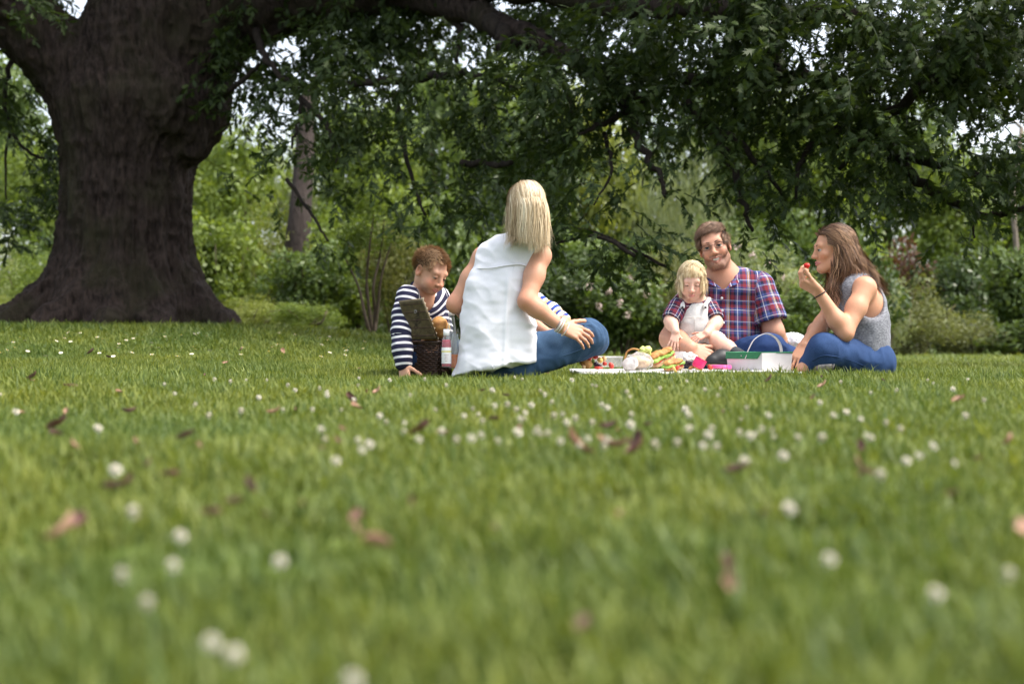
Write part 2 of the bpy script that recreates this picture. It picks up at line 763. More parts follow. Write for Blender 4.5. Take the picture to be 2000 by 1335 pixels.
def build_grass():
    tufts = bpy.data.collections.new("grass_tufts")
    k = 0
    for i in range(14):
        o = bpy.data.objects.new("tuft_%02d" % i, make_tuft(i, 46, 0.055, 0.035, 0.060))
        tufts.objects.link(o)
    rg = np.random.default_rng(5)
    pts = []
    for (y0, y1, dens) in ((0.3, 2.0, 560), (2.0, 4.5, 430), (4.5, 9.0, 330), (9.0, 16.0, 170), (16.0, 30.0, 70)):
        wd = 0.42 * y1 + 1.7
        n = int((y1 - y0) * wd * 2 * dens)
        y = rg.uniform(y0, y1, n)
        x = rg.uniform(-wd, wd, n)
        m = np.abs(x) < 0.40 * y + 1.6
        pts.append(np.stack([x[m], y[m]], 1))
    p = np.concatenate(pts)
    # bare under the rug and the seated people
    x, y = p[:, 0], p[:, 1]
    hole = (x > 0.31) & (x < 1.30) & (y > 6.42) & (y < 7.5)
    for cx, cy, rx, ry in ((0.05, 6.5, 0.38, 0.16), (1.15, 7.25, 0.5, 0.4), (1.6, 6.72, 0.36, 0.22), (-0.45, 6.78, 0.22, 0.2), (0.2, 6.75, 0.45, 0.25)):
        hole |= ((x - cx) / rx) ** 2 + ((y - cy) / ry) ** 2 < 1
    hole |= ((x + 3.7) / 1.1) ** 2 + ((y - 14.0) / 1.0) ** 2 < 1
    p = p[~hole]
    n = len(p)
    q3 = np.concatenate([p, np.zeros((n, 1))], 1)
    hn = 0.5 + 0.5 * fbm(q3, 1.3, 3)
    hn2 = 0.5 + 0.5 * vnoise(q3, 5.0, 9)
    s = (0.50 + 0.40 * hn + 0.40 * hn2) * rg.uniform(0.85, 1.15, n)
    far = smooth01(p[:, 1], 7, 14)
    s = s * (1 + 0.35 * far)
    # longer uncut blades against the legs and the box
    near = np.exp(-((p[:, 1] - 6.22) / 0.10) ** 2) * (p[:, 0] > -0.9) * (p[:, 0] < 1.9)
    low = np.exp(-((p[:, 1] - 6.15) / 0.35) ** 4) * (p[:, 0] > -0.9) * (p[:, 0] < 1.9)
    s = s * (1 - 0.17 * low) * (1 + 0.5 * near * (rg.uniform(0, 1, n) > 0.86))
    rot = np.stack([rg.normal(0, 0.12, n), rg.normal(0, 0.12, n), rg.uniform(0, 6.283, n)], 1)
    pos = np.concatenate([p, (ground(p[:, 0], p[:, 1]) - 0.004)[:, None]], 1)
    wd = s * rg.uniform(0.9, 1.25, n) * (1 + 0.9 * far)
    o = points_instancer("grass", pos, rg.integers(0, 14, n), rot, np.stack([wd, wd, s], 1), tufts)
    tag(o, "short green grass of the lawn", "grass", kind="stuff")


build_grass()

# ------------------------------------------------------------------ clover flowers, daisies and fallen leaves on the lawn
M_PETAL = simple_mat("clover_petal", (0.80, 0.78, 0.70), (0.62, 0.56, 0.44), 0.7, 300.0, 0.3, 0.001)
M_STEM = simple_mat("flower_stem", (0.12, 0.2, 0.04), None, 0.6, 50.0)
M_DAISY_EYE = simple_mat("daisy_eye", (0.75, 0.5, 0.05), None, 0.7, 200.0)


def clover_head(seed):
    rg = np.random.default_rng(seed)
    mb = MB()
    for i in range(46):
        z = 1 - 2 * (i + 0.5) / 46
        a = i * 2.39996
        d = np.array([math.sqrt(1 - z * z) * math.cos(a), math.sqrt(1 - z * z) * math.sin(a), z])
        d2 = unit(d + np.array([0, 0, 0.55]))
        s = unit(np.cross(d2, [0.3, 0.2, 1.0]))
        L = 0.0105 * rg.uniform(0.85, 1.1)
        c = d * 0.0015
        w = 0.0024
        t = c + d2 * L
        mb.add([c - s * w * 0.5, c + s * w * 0.5, c + d2 * L * 0.65 + s * w, t, c + d2 * L * 0.65 - s * w], [(0, 1, 2, 4), (4, 2, 3)])
    return mb.mesh("flower_head", M_PETAL, False)


def stem_mesh(h):
    mb = MB()
    mb.tube([(0.004, 0, -h), (0.002, 0.001, -h * 0.5), (0, 0, 0)], 0.0009, 5)
    return mb.mesh("stem", M_STEM)


def daisy_head():
    mb = MB()
    for i in range(14):
        a = i * 6.283 / 14
        d = np.array([math.cos(a), math.sin(a), 0.25])
        s = np.array([-math.sin(a), math.cos(a), 0]) * 0.002
        mb.add([d * 0.002 - s * 0.5, d * 0.002 + s * 0.5, d * 0.009 + s, d * 0.0105, d * 0.009 - s], [(0, 1, 2, 4), (4, 2, 3)])
    return mb.mesh("flower_head", M_PETAL, False)


def eye_mesh():
    mb = MB()
    mb.lathe((0, 0, 0), [(0.0001, 0.0045), (0.002, 0.004), (0.003, 0.0025), (0.0005, 0.0)], 8)
    return mb.mesh("flower_eye", M_DAISY_EYE)


CL_HEADS = [clover_head(s) for s in (1, 2, 3)]
STEM_ME = stem_mesh(0.05)
DAISY_ME, EYE_ME = daisy_head(), eye_mesh()


def clover(u, v, size=1.0, label=None, browned=False):
    p = on_ground(u, v, 0.012)
    z = p[2] + 0.012
    o = empty("clover_flower", (p[0], p[1], z), label or "small white clover flower standing in the open lawn", "flower", "white clover flowers in the lawn")
    o.scale = (size,) * 3
    o.rotation_euler = (random.uniform(-.3, .3), random.uniform(-.3, .3), random.uniform(0, 6))
    for me, nm in ((random.choice(CL_HEADS), "flower_head"), (STEM_ME, "stem")):
        c = bpy.data.objects.new(nm, me)
        COL.objects.link(c)
        c.parent = o
    return o


def daisy(u, v, label):
    p = on_ground(u, v, 0.01)
    o = empty("daisy", (p[0], p[1], p[2] + 0.014), label, "flower", "daisies in the grass before the big tree")
    o.rotation_euler = (random.uniform(-.1, .5), random.uniform(-.3, .3), random.uniform(0, 6))
    o.scale = (1.25,) * 3
    for me, nm in ((DAISY_ME, "flower_head"), (EYE_ME, "flower_eye"), (STEM_ME, "stem")):
        c = bpy.data.objects.new(nm, me)
        COL.objects.link(c)
        c.parent = o


BIG = [(352, 1047, "single white clover flower in the foreground, pair partner above a smaller one"),
       (338, 1104, "small faint clover flower just below the white one, left foreground"),
       (414, 1255, "blurred pale clover flower at the front edge, left of its close pair"),
       (457, 1279, "blurred pale clover flower at the front edge, right of its close pair"),
       (1541, 994, "tall white clover flower standing alone above the grass, right foreground"),
       (1970, 1122, "large white clover flower at the right edge of the near grass"),
       (690, 1328, "pale clover flower cut by the bottom edge of the view"),
       (546, 1098, "faint pinkish clover flower alone in the left near grass"),
       (288, 1178, "dim greenish clover flower low in the left near grass"),
       (238, 1122, "small fading pink clover flower left of the white pair"),
       (226, 918, "white clover flower above the dark fallen leaf at left"),
       (1720, 928, "white clover flower upright beside a bent brown leaf at right"),
       (1828, 1160, "dim clover flower low in the right near grass"),
       (1620, 1092, "fading pink clover flower in the right near grass"),
       (260, 1000, "fading clover flower with a brown underside at left")]
SMALL = [(702, 738), (700, 752), (626, 758), (637, 767), (690, 780), (801, 772), (343, 768), (420, 741), (449, 745), (320, 750), (640, 772), (990, 790), (922, 798),
         (1008, 800), (1026, 806), (1024, 818), (1080, 812), (1098, 809), (1105, 825), (1122, 818), (1050, 838), (1070, 846), (1058, 848), (1045, 845), (893, 860), (922, 856),
         (940, 850), (970, 861), (700, 860), (634, 858), (722, 868), (657, 900), (1155, 752), (1166, 754), (1223, 766), (1290, 758), (1187, 796), (1158, 826), (1230, 830),
         (1344, 811), (1345, 838), (1320, 865), (1280, 868), (1464, 852), (1478, 848), (1511, 854), (1606, 855), (1651, 806), (1683, 818), (1729, 826), (1693, 850), (1698, 855),
         (1822, 868), (1796, 890), (1862, 905), (1772, 900), (1455, 902), (1560, 855), (1600, 786), (1442, 845), (1378, 761), (1490, 838), (1530, 890), (740, 812), (756, 824),
         (790, 842), (1012, 845), (852, 800), (575, 762), (608, 800), (30, 804), (190, 836), (0, 770), (1340, 800), (1382, 850), (830, 740), (760, 742), (870, 752), (1062, 770),
         (1118, 742), (1400, 772), (960, 762), (480, 742), (520, 742), (560, 752), (555, 800), (505, 776), (470, 802), (668, 800), (1246, 742), (1340, 744), (1860, 760), (1920, 782),
         (1810, 742), (1750, 762), (1884, 812), (1180, 872), (1150, 856), (1094, 862), (860, 842), (820, 858), (380, 790), (410, 812), (905, 812), (942, 822)]
for u, v, lb in BIG:
    clover(u, v, 0.62 if v > 1000 else 0.8, lb)
_r = random.Random(4)
LITTLE = [(u + _r.uniform(-2, 2), v, _r.uniform(0.45, 0.8)) for u, v in SMALL]
LITTLE += [(_r.uniform(620, 1900), _r.choice((_r.uniform(735, 800), _r.uniform(790, 880))), _r.uniform(0.4, 0.7)) for i in range(34)]
ORD = ["leftmost", "second from left", "third from left", "fourth from left", "fifth from left", "sixth from left", "seventh from left", "eighth from left", "ninth from left", "tenth from left",
       "eleventh from left", "twelfth from left", "thirteenth from left", "fourteenth from left", "fifteenth from left", "sixteenth from left"]
_zone = {}
for u, v, s in LITTLE:
    cz = [n for lim, n in ((420, "below the big trunk"), (660, "left of the hamper"), (780, "below the hamper"), (900, "below the bottles"), (990, "below the white shirt"), (1060, "below the jeans leg"), (1130, "below the bent knee"),
                           (1290, "below the food"), (1430, "below the toddler"), (1560, "below the white box"), (1720, "below the young woman"), (9999, "right of the young woman")) if u < lim][0]
    rz = "far" if v < 765 else ("middle" if v < 825 else "nearer")
    _zone.setdefault((cz, rz), []).append((u, v, s))
for (cz, rz), lst in _zone.items():
    for i, (u, v, s) in enumerate(sorted(lst)):
        many = "%s of the small clover flowers %s, %s lawn" % (ORD[min(i, 15)], cz, rz)
        clover(u, v, s, many if len(lst) > 1 else "lone small clover flower %s, %s lawn" % (cz, rz))
_zone = {}
for i in range(72):
    u, v = (_r.uniform(0, 760) if i % 3 else _r.uniform(0, 420)), _r.uniform(650, 698)
    cz = [n for lim, n in ((70, "below the left root"), (150, "below the trunk's left side"), (240, "below the trunk's middle"), (330, "below the trunk's right side"), (430, "below the right root"), (560, "below the weeds"), (690, "left of the sapling"), (9999, "left of the boy")) if u < lim][0]
    _zone.setdefault((cz, "back" if v < 674 else "front"), []).append((u, v))
for (cz, rz), lst in _zone.items():
    for i, (u, v) in enumerate(sorted(lst)):
        daisy(u, v, "%s of the tiny white daisies %s, %s row" % (ORD[min(i, 15)], cz, rz) if len(lst) > 1 else "lone tiny white daisy %s, %s row" % (cz, rz))

M_DRY = [simple_mat("dry_leaf_red", (0.17, 0.072, 0.052), (0.085, 0.037, 0.03), 0.6, 60.0, 0.4, 0.002),
         simple_mat("dry_leaf_tan", (0.36, 0.21, 0.13), (0.22, 0.12, 0.075), 0.6, 60.0, 0.4, 0.002),
         simple_mat("dry_leaf_brown", (0.12, 0.06, 0.04), (0.06, 0.035, 0.025), 0.7, 60.0, 0.4, 0.002)]


def dry_leaf_mesh(seed, mat):
    rg = np.random.default_rng(seed)
    n = 9
    L, W = 0.075 * rg.uniform(0.8, 1.2), 0.017 * rg.uniform(0.8, 1.3)
    curl, twist, roll = rg.uniform(0.9, 2.6), rg.uniform(-1.6, 1.6), rg.uniform(1.0, 2.2)
    vs = []
    for i in range(n):
        t = i / (n - 1)
        w = W * math.sin(math.pi * (t * 0.92 + 0.04)) ** 0.7
        a = curl * (t - 0.3)
        c = np.array([L * (math.sin(a) / max(curl, .1)), 0, L * (1 - math.cos(a)) / max(curl, .1)])
        for s in (-1, -0.5, 0, 0.5, 1):
            th = roll * s
            q = np.array([0, w * math.sin(th) / roll * 1.2, w * (1 - math.cos(th)) / roll * 1.5])
            tw = twist * (t - 0.5)
            q = np.array([0, q[1] * math.cos(tw) - q[2] * math.sin(tw), q[1] * math.sin(tw) + q[2] * math.cos(tw)])
            vs.append(c + q)
    f = [(i * 5 + k, i * 5 + k + 1, (i + 1) * 5 + k + 1, (i + 1) * 5 + k) for i in range(n - 1) for k in range(4)]
    return mesh_data("fallen_leaf", np.array(vs), f, mat)


DRY = [[dry_leaf_mesh(10 * k + s, M_DRY[k]) for s in range(4)] for k in range(3)]


def fallen(u, v, k, size, label, rz=None):
    p = on_ground(u, v, 0.0)
    o = bpy.data.objects.new("fallen_leaf", random.choice(DRY[k]))
    COL.objects.link(o)
    o.location = (p[0], p[1], p[2] + 0.002)
    size *= 0.72
    o.scale = (size,) * 3
    o.rotation_euler = (random.uniform(-.5, .5), random.uniform(-.5, .3), random.uniform(0, 6.28) if rz is None else rz)
    tag(o, label, "leaf", "fallen dry leaves on the lawn")


for a in [(108, 1052, 1, 0.8, "tan curled dry leaf lying flat, left near grass", 0.1), (146, 1032, 0, 0.75, "dark red dry leaf standing upright beside the tan one", 1.4),
          (212, 955, 2, 0.6, "dark brown dry leaf under the white clover at left", 0.4), (245, 948, 0, 0.7, "dull red dry leaf right of the dark brown one", 0.9),
          (450, 985, 2, 0.5, "dark dry leaf scrap, left of a group of two, mid grass", 0.2), (490, 962, 2, 0.6, "dark dry leaf scrap, right of a group of two, mid grass", 2.0),
          (745, 1070, 1, 0.75, "orange brown dry leaf slanting alone in the middle near grass", 2.5),
          (1420, 1120, 0, 0.7, "pinkish red dry leaf drooping upright, right near grass", 1.3), (1426, 1150, 1, 0.5, "pale tan leaf tip below the pinkish red one", 1.3),
          (1136, 1232, 2, 0.55, "dark brown dry leaf at the front centre of the grass", 1.2), (1985, 1042, 1, 1.0, "broad tan dry leaf at the right edge of the grass", 1.0),
          (1135, 882, 1, 1.1, "long tan dry leaf left of the red leaf pair, mid lawn", 2.9), (1210, 874, 1, 1.0, "tan leaf joined to the red leaf, mid lawn", 2.8),
          (1240, 884, 0, 1.3, "red brown dry leaf, largest of the mid lawn leaves", 0.7), (1428, 924, 2, 0.7, "dark brown dry leaf lying in the right mid lawn", 0.3),
          (1690, 926, 1, 0.7, "bent brown leaf left of the upright white clover", 2.6), (1680, 882, 0, 0.7, "dull red leaf below two clover flowers at right", 1.2),
          (690, 786, 0, 1.0, "red brown leaf beneath the clover flowers near the basket", 2.2), (735, 768, 1, 0.9, "tan slanting leaf right of the red brown one", 0.8),
          (700, 800, 1, 0.8, "pale tan leaf under the red brown one near the basket", 2.9), (812, 848, 0, 0.9, "red leaf among the clover, middle of the lawn", 0.2),
          (858, 850, 1, 0.6, "orange leaf right of the red one among the clover", 0.1), (960, 820, 2, 0.5, "dark scrap of leaf in the thick of the clover", 0.0),
          (1178, 838, 2, 0.8, "dark brown leaf below the pink clover, mid lawn", 0.5), (1010, 846, 0, 0.6, "red leaf touching the clover cluster at centre", 1.2),
          (132, 756, 0, 0.9, "pink red leaf on the sunny grass at far left", 0.6), (60, 740, 2, 0.9, "brown leaf on the sunny grass at far left", 0.0),
          (105, 836, 0, 0.9, "red brown leaf on the grass, left of the long twig leaf", 0.1), (115, 852, 2, 0.7, "dark leaf just below the red brown one at left", 2.7),
          (355, 858, 2, 0.8, "long dark brown leaf lying across the left mid grass", 0.1), (245, 806, 2, 0.7, "brown leaf in the left mid grass", 0.2),
          (530, 808, 1, 0.7, "tan leaf in the grass between two clover patches", 0.3), (438, 710, 1, 0.9, "thin tan leaf on the grass before the tree", 0.4),
          (552, 690, 1, 1.0, "pale twig-like leaf leaning on the grass left of the boy", 1.9), (470, 685, 0, 0.9, "red brown leaf on the shaded grass before the tree", 0.2),
          (175, 690, 2, 1.0, "brown curled leaf on the shaded grass below the trunk", 0.0), (215, 699, 2, 1.0, "curled brown leaf right of another below the trunk", 2.8),
          (1500, 745, 2, 0.7, "dark dry leaf in the grass before the white box", 0.1), (1604, 756, 1, 0.8, "tan leaf in the grass before the young woman", 0.0),
          (1866, 786, 1, 0.8, "tan leaf in the grass right of the young woman", 0.0), (1412, 808, 0, 0.5, "small red leaf in the clover before the white box", 1.2),
          (805, 985, 0, 0.4, "faint pink leaf scrap in the centre near grass", 1.3), (1585, 780, 0, 0.5, "small red leaf below the tan one at right", 0.4)]:
    fallen(*a[:5], rz=a[5])
_zone = {}
for i in range(40):
    u, v = _r.uniform(0, 2000), 720 + 330 * _r.random() ** 1.6
    cz = [n for lim, n in ((430, "below the big trunk"), (760, "left of the hamper"), (1060, "below the white shirt"), (1430, "below the food"), (1740, "below the white box"), (9999, "right of the young woman")) if u < lim][0]
    _zone.setdefault((cz, "far" if v < 780 else ("middle" if v < 870 else "near")), []).append((u, v, _r.choice((0, 1, 1, 2)), _r.uniform(0.25, 0.5)))
for (cz, rz), lst in _zone.items():
    for i, a in enumerate(sorted(lst)):
        fallen(*a, "%s of the leaf scraps in the %s grass %s" % (ORD[i], rz, cz) if len(lst) > 1 else "lone small leaf scrap in the %s grass %s" % (rz, cz))
# ------------------------------------------------------------------ the great oak
TD = 14.0
M_BARK = None


def bark_mat(name, c1, c2, moss=True):
    m, nt, b = new_mat(name)
    tc = nt.nodes.new("ShaderNodeTexCoord")
    mp = nt.nodes.new("ShaderNodeMapping")
    mp.inputs["Scale"].default_value = (1, 1, 0.28)
    nt.links.new(tc.outputs["Object"], mp.inputs[0])
    no = N(nt, "ShaderNodeTexNoise")
    no.inputs["Scale"].default_value = 26.0
    no.inputs["Detail"].default_value = 6.0
    no.inputs["Roughness"].default_value = 0.65
    nt.links.new(mp.outputs[0], no.inputs["Vector"])
    r = ramp(nt, no.outputs[0], [(0.32, c2), (0.68, c1)])
    col = r.outputs[0]
    if moss:
        n2 = N(nt, "ShaderNodeTexNoise")
        n2.inputs["Scale"].default_value = 1.6
        n2.inputs["Detail"].default_value = 5.0
        nt.links.new(tc.outputs["Object"], n2.inputs["Vector"])
        r2 = ramp(nt, n2.outputs[0], [(0.5, (0, 0, 0)), (0.72, (1, 1, 1))])
        mx = N(nt, "ShaderNodeMix", data_type='RGBA')
        nt.links.new(r2.outputs[0], mx.inputs[0])
        nt.links.new(col, mx.inputs[6])
        mx.inputs[7].default_value = (0.030, 0.028, 0.014, 1)
        col = mx.outputs[2]
    nt.links.new(col, b.inputs["Base Color"])
    b.inputs["Roughness"].default_value = 0.9
    b.inputs["Specular IOR Level"].default_value = 0.15
    bu = nt.nodes.new("ShaderNodeBump")
    bu.inputs["Strength"].default_value = 1.0
    bu.inputs["Distance"].default_value = 0.045
    nt.links.new(no.outputs[0], bu.inputs["Height"])
    nt.links.new(bu.outputs[0], b.inputs["Normal"])
    return m


M_BARK = bark_mat("oak_bark", (0.056, 0.040, 0.033), (0.010, 0.007, 0.006))
M_TWIG = bark_mat("oak_branch_bark", (0.040, 0.032, 0.025), (0.018, 0.014, 0.012), False)

oak_base = np.array([(248 - U0) / F_PX * TD, TD, 0.0])
oak_base[2] = float(ground(oak_base[0], oak_base[1]))
OAK = empty("oak_tree", oak_base, "huge old tree with a broad flared trunk and dark spreading leafy limbs", "tree")


def PT(u, v, dd=0.0):
    return P(u, v, TD + dd)


def build_trunk():
    f = Field()
    S = F_PX / TD
    prof = [(248, 665, 172), (248, 630, 160), (246, 595, 146), (246, 550, 134), (246, 500, 125), (246, 440, 119), (247, 380, 116), (250, 320, 118), (256, 260, 130), (262, 205, 142), (274, 160, 126)]
    for (a, b) in zip(prof[:-1], prof[1:]):
        f.cone(PT(a[0], a[1]), PT(b[0], b[1]), a[2] / S, b[2] / S, 0.08)
    zb = oak_base[2]
    rg = random.Random(3)
    # root buttresses running out into the lawn
    roots = [(-1.30, -0.10, .30), (-1.15, -0.75, .26), (-0.55, -1.0, .27), (0.05, -1.05, .24), (0.55, -0.85, .27), (1.08, -0.35, .26), (1.0, 0.6, .3), (-0.3, 1.1, .3), (-1.0, .7, .3)]
    for rx, ry, rr in roots:
        d = np.array([rx, ry, 0.0])
        c = np.array([oak_base[0], TD, zb])
        p0 = c + d * 0.42 + [0, 0, 0.52]
        p1 = c + d * 0.64 + [0, 0, 0.22]
        p2 = c + d * 0.84 + [0, 0, 0.06]
        p3 = c + d * 1.02 + [rg.uniform(-.06, .06), 0, -0.07]
        rr *= 0.72
        f.chain([p0, p1, p2, p3], [rr * 0.8, rr * 0.75, rr * 0.55, 0.07], 0.16)
    # burr on the right flank and a fold down the middle
    f.ell(PT(412, 205, -0.1), (0.14, 0.3, 0.30), None, 0.18)
    f.ell(PT(382, 262, -0.25), (0.13, 0.2, 0.24), None, 0.2)
    f.ell(PT(330, 185, -0.55), (0.2, 0.16, 0.3), None, 0.2)
    # the three great limbs
    f.chain([PT(215, 240), PT(138, 128), PT(52, 50, -.1), PT(-60, -40, -.3), PT(-260, -140, -.8)], [0.45, 0.37, 0.31, 0.28, 0.25], 0.09)
    f.chain([PT(300, 170), PT(312, 60), PT(318, -60, .1), PT(330, -260, .3), PT(360, -520, .6)], [0.62, 0.66, 0.6, 0.46, 0.3], 0.2)
    f.chain([PT(352, 120), PT(425, 38), PT(520, 8, -.1), PT(640, -8, -.4), PT(760, -22, -.8)], [0.46, 0.36, 0.31, 0.27, 0.22], 0.16)
    lo = np.array([oak_base[0] - 3.6, TD - 2.0, zb - 0.25])
    hi = np.array([oak_base[0] + 3.0, TD + 2.0, zb + 5.6])
    V, Q = f.extract(lo, hi, 0.0215)
    # split once for finer bark relief
    n = vert_normals(V, Q)
    q = V.copy()
    ang = np.arctan2(V[:, 0] - oak_base[0], -(V[:, 1] - TD))
    s = np.stack([ang * 0.62, np.hypot(V[:, 0] - oak_base[0], V[:, 1] - TD) * .3, V[:, 2] * 0.16], 1)
    w = vnoise(V, 1.5, 5)[:, None] * np.array([0.12, 0, 0])
    ridge = 1 - np.abs(vnoise(s + w, 15.0, 1)) * 2.6
    ridge2 = 1 - np.abs(vnoise(s * [1, 1, 1.9] + w, 27.0, 2)) * 2.4
    lump = vnoise(V, 2.2, 8)
    V = V + n * (0.030 * ridge + 0.020 * ridge2 + 0.022 * lump)[:, None]
    obj("trunk", mesh_data("trunk", V, Q, M_BARK), OAK)


build_trunk()


def branch(pts, r0, r1, sides=8, n=7, wob=0.03):
    c = catmull(pts, n)
    rg = np.random.default_rng(int(abs(c[0][0] * 1000 + c[0][2] * 77)) % 99991)
    c[1:-1] += rg.normal(0, min(wob * 0.6, 0.28 * r0), (len(c) - 2, 3))
    mb = MB()
    mb.tube(c, np.linspace(r0, r1, len(c)), sides)
    mb.build("branch", M_TWIG if r0 < 0.12 else M_BARK, OAK)
    return c


# big bough sweeping right and down, and the lesser boughs (photograph pixel, distance)
BOUGHS = [
    ([(740, -20, 13.3), (840, -2, 12.7), (920, 22, 12.2), (990, 55, 11.8), (1080, 95, 11.4), (1170, 150, 11.0), (1260, 200, 10.6)], .165, .05),
    ([(960, 45, 11.9), (985, 75, 11.6), (1000, 88, 11.5)], .09, .06),
    ([(700, -40, 13.0), (950, -30, 12.0), (1200, 4, 11.0), (1450, 20, 10.2), (1700, 30, 9.6)], .15, .05),
    ([(1500, 40, 10.6), (1515, 110, 10.5), (1505, 150, 10.5), (1420, 160, 10.6), (1335, 152, 10.8)], .06, .05),
    ([(1505, 150, 10.5), (1600, 155, 10.2), (1720, 180, 9.9)], .06, .03),
    ([(1200, 150, 11.0), (1228, 215, 10.6), (1245, 275, 10.2), (1285, 335, 9.9), (1300, 385, 9.7)], .045, .012),
    ([(1228, 215, 10.6), (1180, 240, 10.5), (1130, 262, 10.4)], .03, .012),
    ([(1340, 200, 10.6), (1395, 255, 10.4), (1430, 320, 10.2), (1450, 400, 10.0), (1470, 450, 9.9)], .045, .012),
    ([(1395, 255, 10.4), (1470, 300, 10.2), (1540, 400, 10.0)], .035, .01),
    ([(1640, 250, 10.0), (1570, 300, 10.0), (1555, 390, 9.9)], .035, .01),
    ([(1700, 240, 10.0), (1770, 330, 10.0), (1850, 385, 9.9), (1940, 420, 9.8), (2010, 400, 9.7)], .05, .02),
    ([(1745, 300, 10.0), (1850, 330, 9.8), (1960, 352, 9.6), (2040, 372, 9.5)], .035, .015),
    ([(1880, 405, 9.9), (1900, 440, 9.9), (1902, 465, 9.9)], .014, .006),
    ([(1850, 140, 9.5), (1700, 250, 9.8), (1640, 330, 10.0)], .05, .015),
    ([(500, 60, 13.4), (520, 120, 13.0), (585, 190, 12.6), (570, 290, 12.4)], .04, .01),
    ([(410, 205, 13.6), (460, 170, 13.3), (505, 125, 13.1)], .035, .02),
    ([(585, 190, 12.6), (640, 250, 12.2), (660, 330, 12.0)], .03, .01),
    ([(560, 350, 12.2), (610, 420, 12.0), (640, 470, 11.8)], .018, .008),
    ([(800, 155, 12.4), (880, 146, 12.0), (960, 150, 11.6), (1010, 178, 11.4)], .04, .02),
    ([(680, 165, 12.6), (800, 155, 12.4)], .03, .04),
    ([(870, 20, 12.6), (900, 60, 12.3), (890, 120, 12.0)], .04, .015),
    ([(770, 180, 12.4), (790, 300, 11.8), (830, 420, 11.4)], .03, .01),
    ([(900, 318, 11.4), (960, 322, 11.2), (1000, 318, 11.0)], .03, .02),
    ([(1240, 500, 9.6), (1190, 470, 9.7), (1140, 460, 9.9), (1085, 475, 10.0), (1072, 452, 10.1)], .016, .008),
    ([(1300, 520, 9.6), (1220, 480, 9.8), (1150, 450, 10.0), (1090, 450, 10.1), (1070, 490, 10.2)], .012, .006),
    ([(30, 90, 14.4), (8, 170, 14.3), (20, 250, 14.2), (60, 300, 14.2), (130, 312, 14.3)], .03, .012),
    ([(20, 250, 14.2), (10, 310, 14.2), (12, 390, 14.1)], .02, .008),
    ([(1060, 90, 11.6), (1110, 180, 11.2), (1120, 280, 10.8)], .04, .012),
    ([(1180, 260, 10.6), (1195, 330, 10.3), (1160, 400, 10.0)], .018, .006),
]
for pts, r0, r1 in BOUGHS:
    branch([P(*q) for q in pts], r0, r1)

M_OAKLEAF = leaf_mat("oak_leaf", (0.018, 0.034, 0.009), (0.060, 0.090, 0.024), trans=0.30, rough=0.5, spec=0.22)


def lobed_leaf(L, W, rg):
    """deeply lobed oak leaf along +X, slightly folded: verts, tris"""
    st = [0.0, 0.30, 0.54, 0.78, 1.0]
    core = [0.012, 0.12, 0.13, 0.09, 0.0]
    vs = []
    for t, c in zip(st, core):
        zz = -0.22 * L * t * t
        vs += [(L * t, -c * W, zz + 0.02 * L), (L * t, c * W, zz + 0.02 * L)]
    f = []
    for i in range(4):
        f += [(2 * i, 2 * i + 1, 2 * i + 3)] + ([(2 * i, 2 * i + 3, 2 * i + 2)] if i < 3 else [])
    n = len(vs)
    for i, (t0, w) in enumerate(((0.20, 0.78), (0.44, 1.0), (0.68, 0.72))):
        for s in (-1, 1):
            tip = (L * (t0 + 0.18), s * w * W * rg.uniform(0.42, 0.55), -0.22 * L * t0 * t0 - 0.05 * L)
            a = 2 * i + (0 if s < 0 else 1)
            b = 2 * (i + 1) + (0 if s < 0 else 1)
            vs.append(tip)
            f.append((a, b, n) if s < 0 else (b, a, n))
            n += 1
    return np.array(vs), f


def spray(seed, nl=10, L=0.30, leafL=0.095, lite=False):
    """a drooping twig of lobed leaves, growing along +X"""
    rg = np.random.default_rng(seed)
    vs, fs, rn, n = [], [], [], 0
    k = 6
    tw = np.array([[L * t, 0, -0.25 * L * t * t] for t in np.linspace(0, 1, k)])
    tw[:, 1] += rg.normal(0, 0.01, k)
    v, f = tube(tw[::5] if lite else tw, np.linspace(0.0045, 0.0015, 2 if lite else k), 3, False)
    vs.append(v)
    fs += f
    rn += [0.0] * len(v)
    n += len(v)
    for i in range(nl):
        t = 0.15 + 0.85 * (i + rg.uniform(0, .5)) / nl
        p = np.array([np.interp(t * L, tw[:, 0], tw[:, j]) if j else t * L for j in range(3)])
        az = (1 if i % 2 else -1) * rg.uniform(0.5, 1.3) if i < nl - 1 else rg.normal(0, .2)
        el = rg.uniform(-0.9, 0.35)
        rollv = rg.normal(0, 0.5)
        s = rg.uniform(0.75, 1.15)
        lv, lf = lobed_leaf(leafL * s, leafL * s * 0.62, rg)
        if lite:
            lv, lf = np.array([[0, 0, 0], [.5, -.3, 0], [1, 0, -.2], [.5, .3, 0]]) * leafL * s * 1.7, [(0, 1, 2), (0, 2, 3)]  # oversized plain leaves, to thicken the shade of the unseen upper crown
        R = Matrix.Rotation(az, 3, 'Z') @ Matrix.Rotation(-el, 3, 'Y') @ Matrix.Rotation(rollv, 3, 'X')
        lv = lv @ np.array(R).T + p
        vs.append(lv)
        fs += [tuple(q + n for q in tri) for tri in lf]
        rn += [rg.uniform()] * len(lv)
        n += len(lv)
    return np.concatenate(vs), fs, np.array(rn)


SPRAYS = [spray(s) for s in range(8)] + [spray(s, lite=True) for s in range(4)]
_tri = []
for v, f, r in SPRAYS:
    t = []
    for q in f:
        t += [q] if len(q) == 3 else [(q[0], q[1], q[2]), (q[0], q[2], q[3])]
    _tri.append((v, np.array(t), r))
SPRAYS = _tri

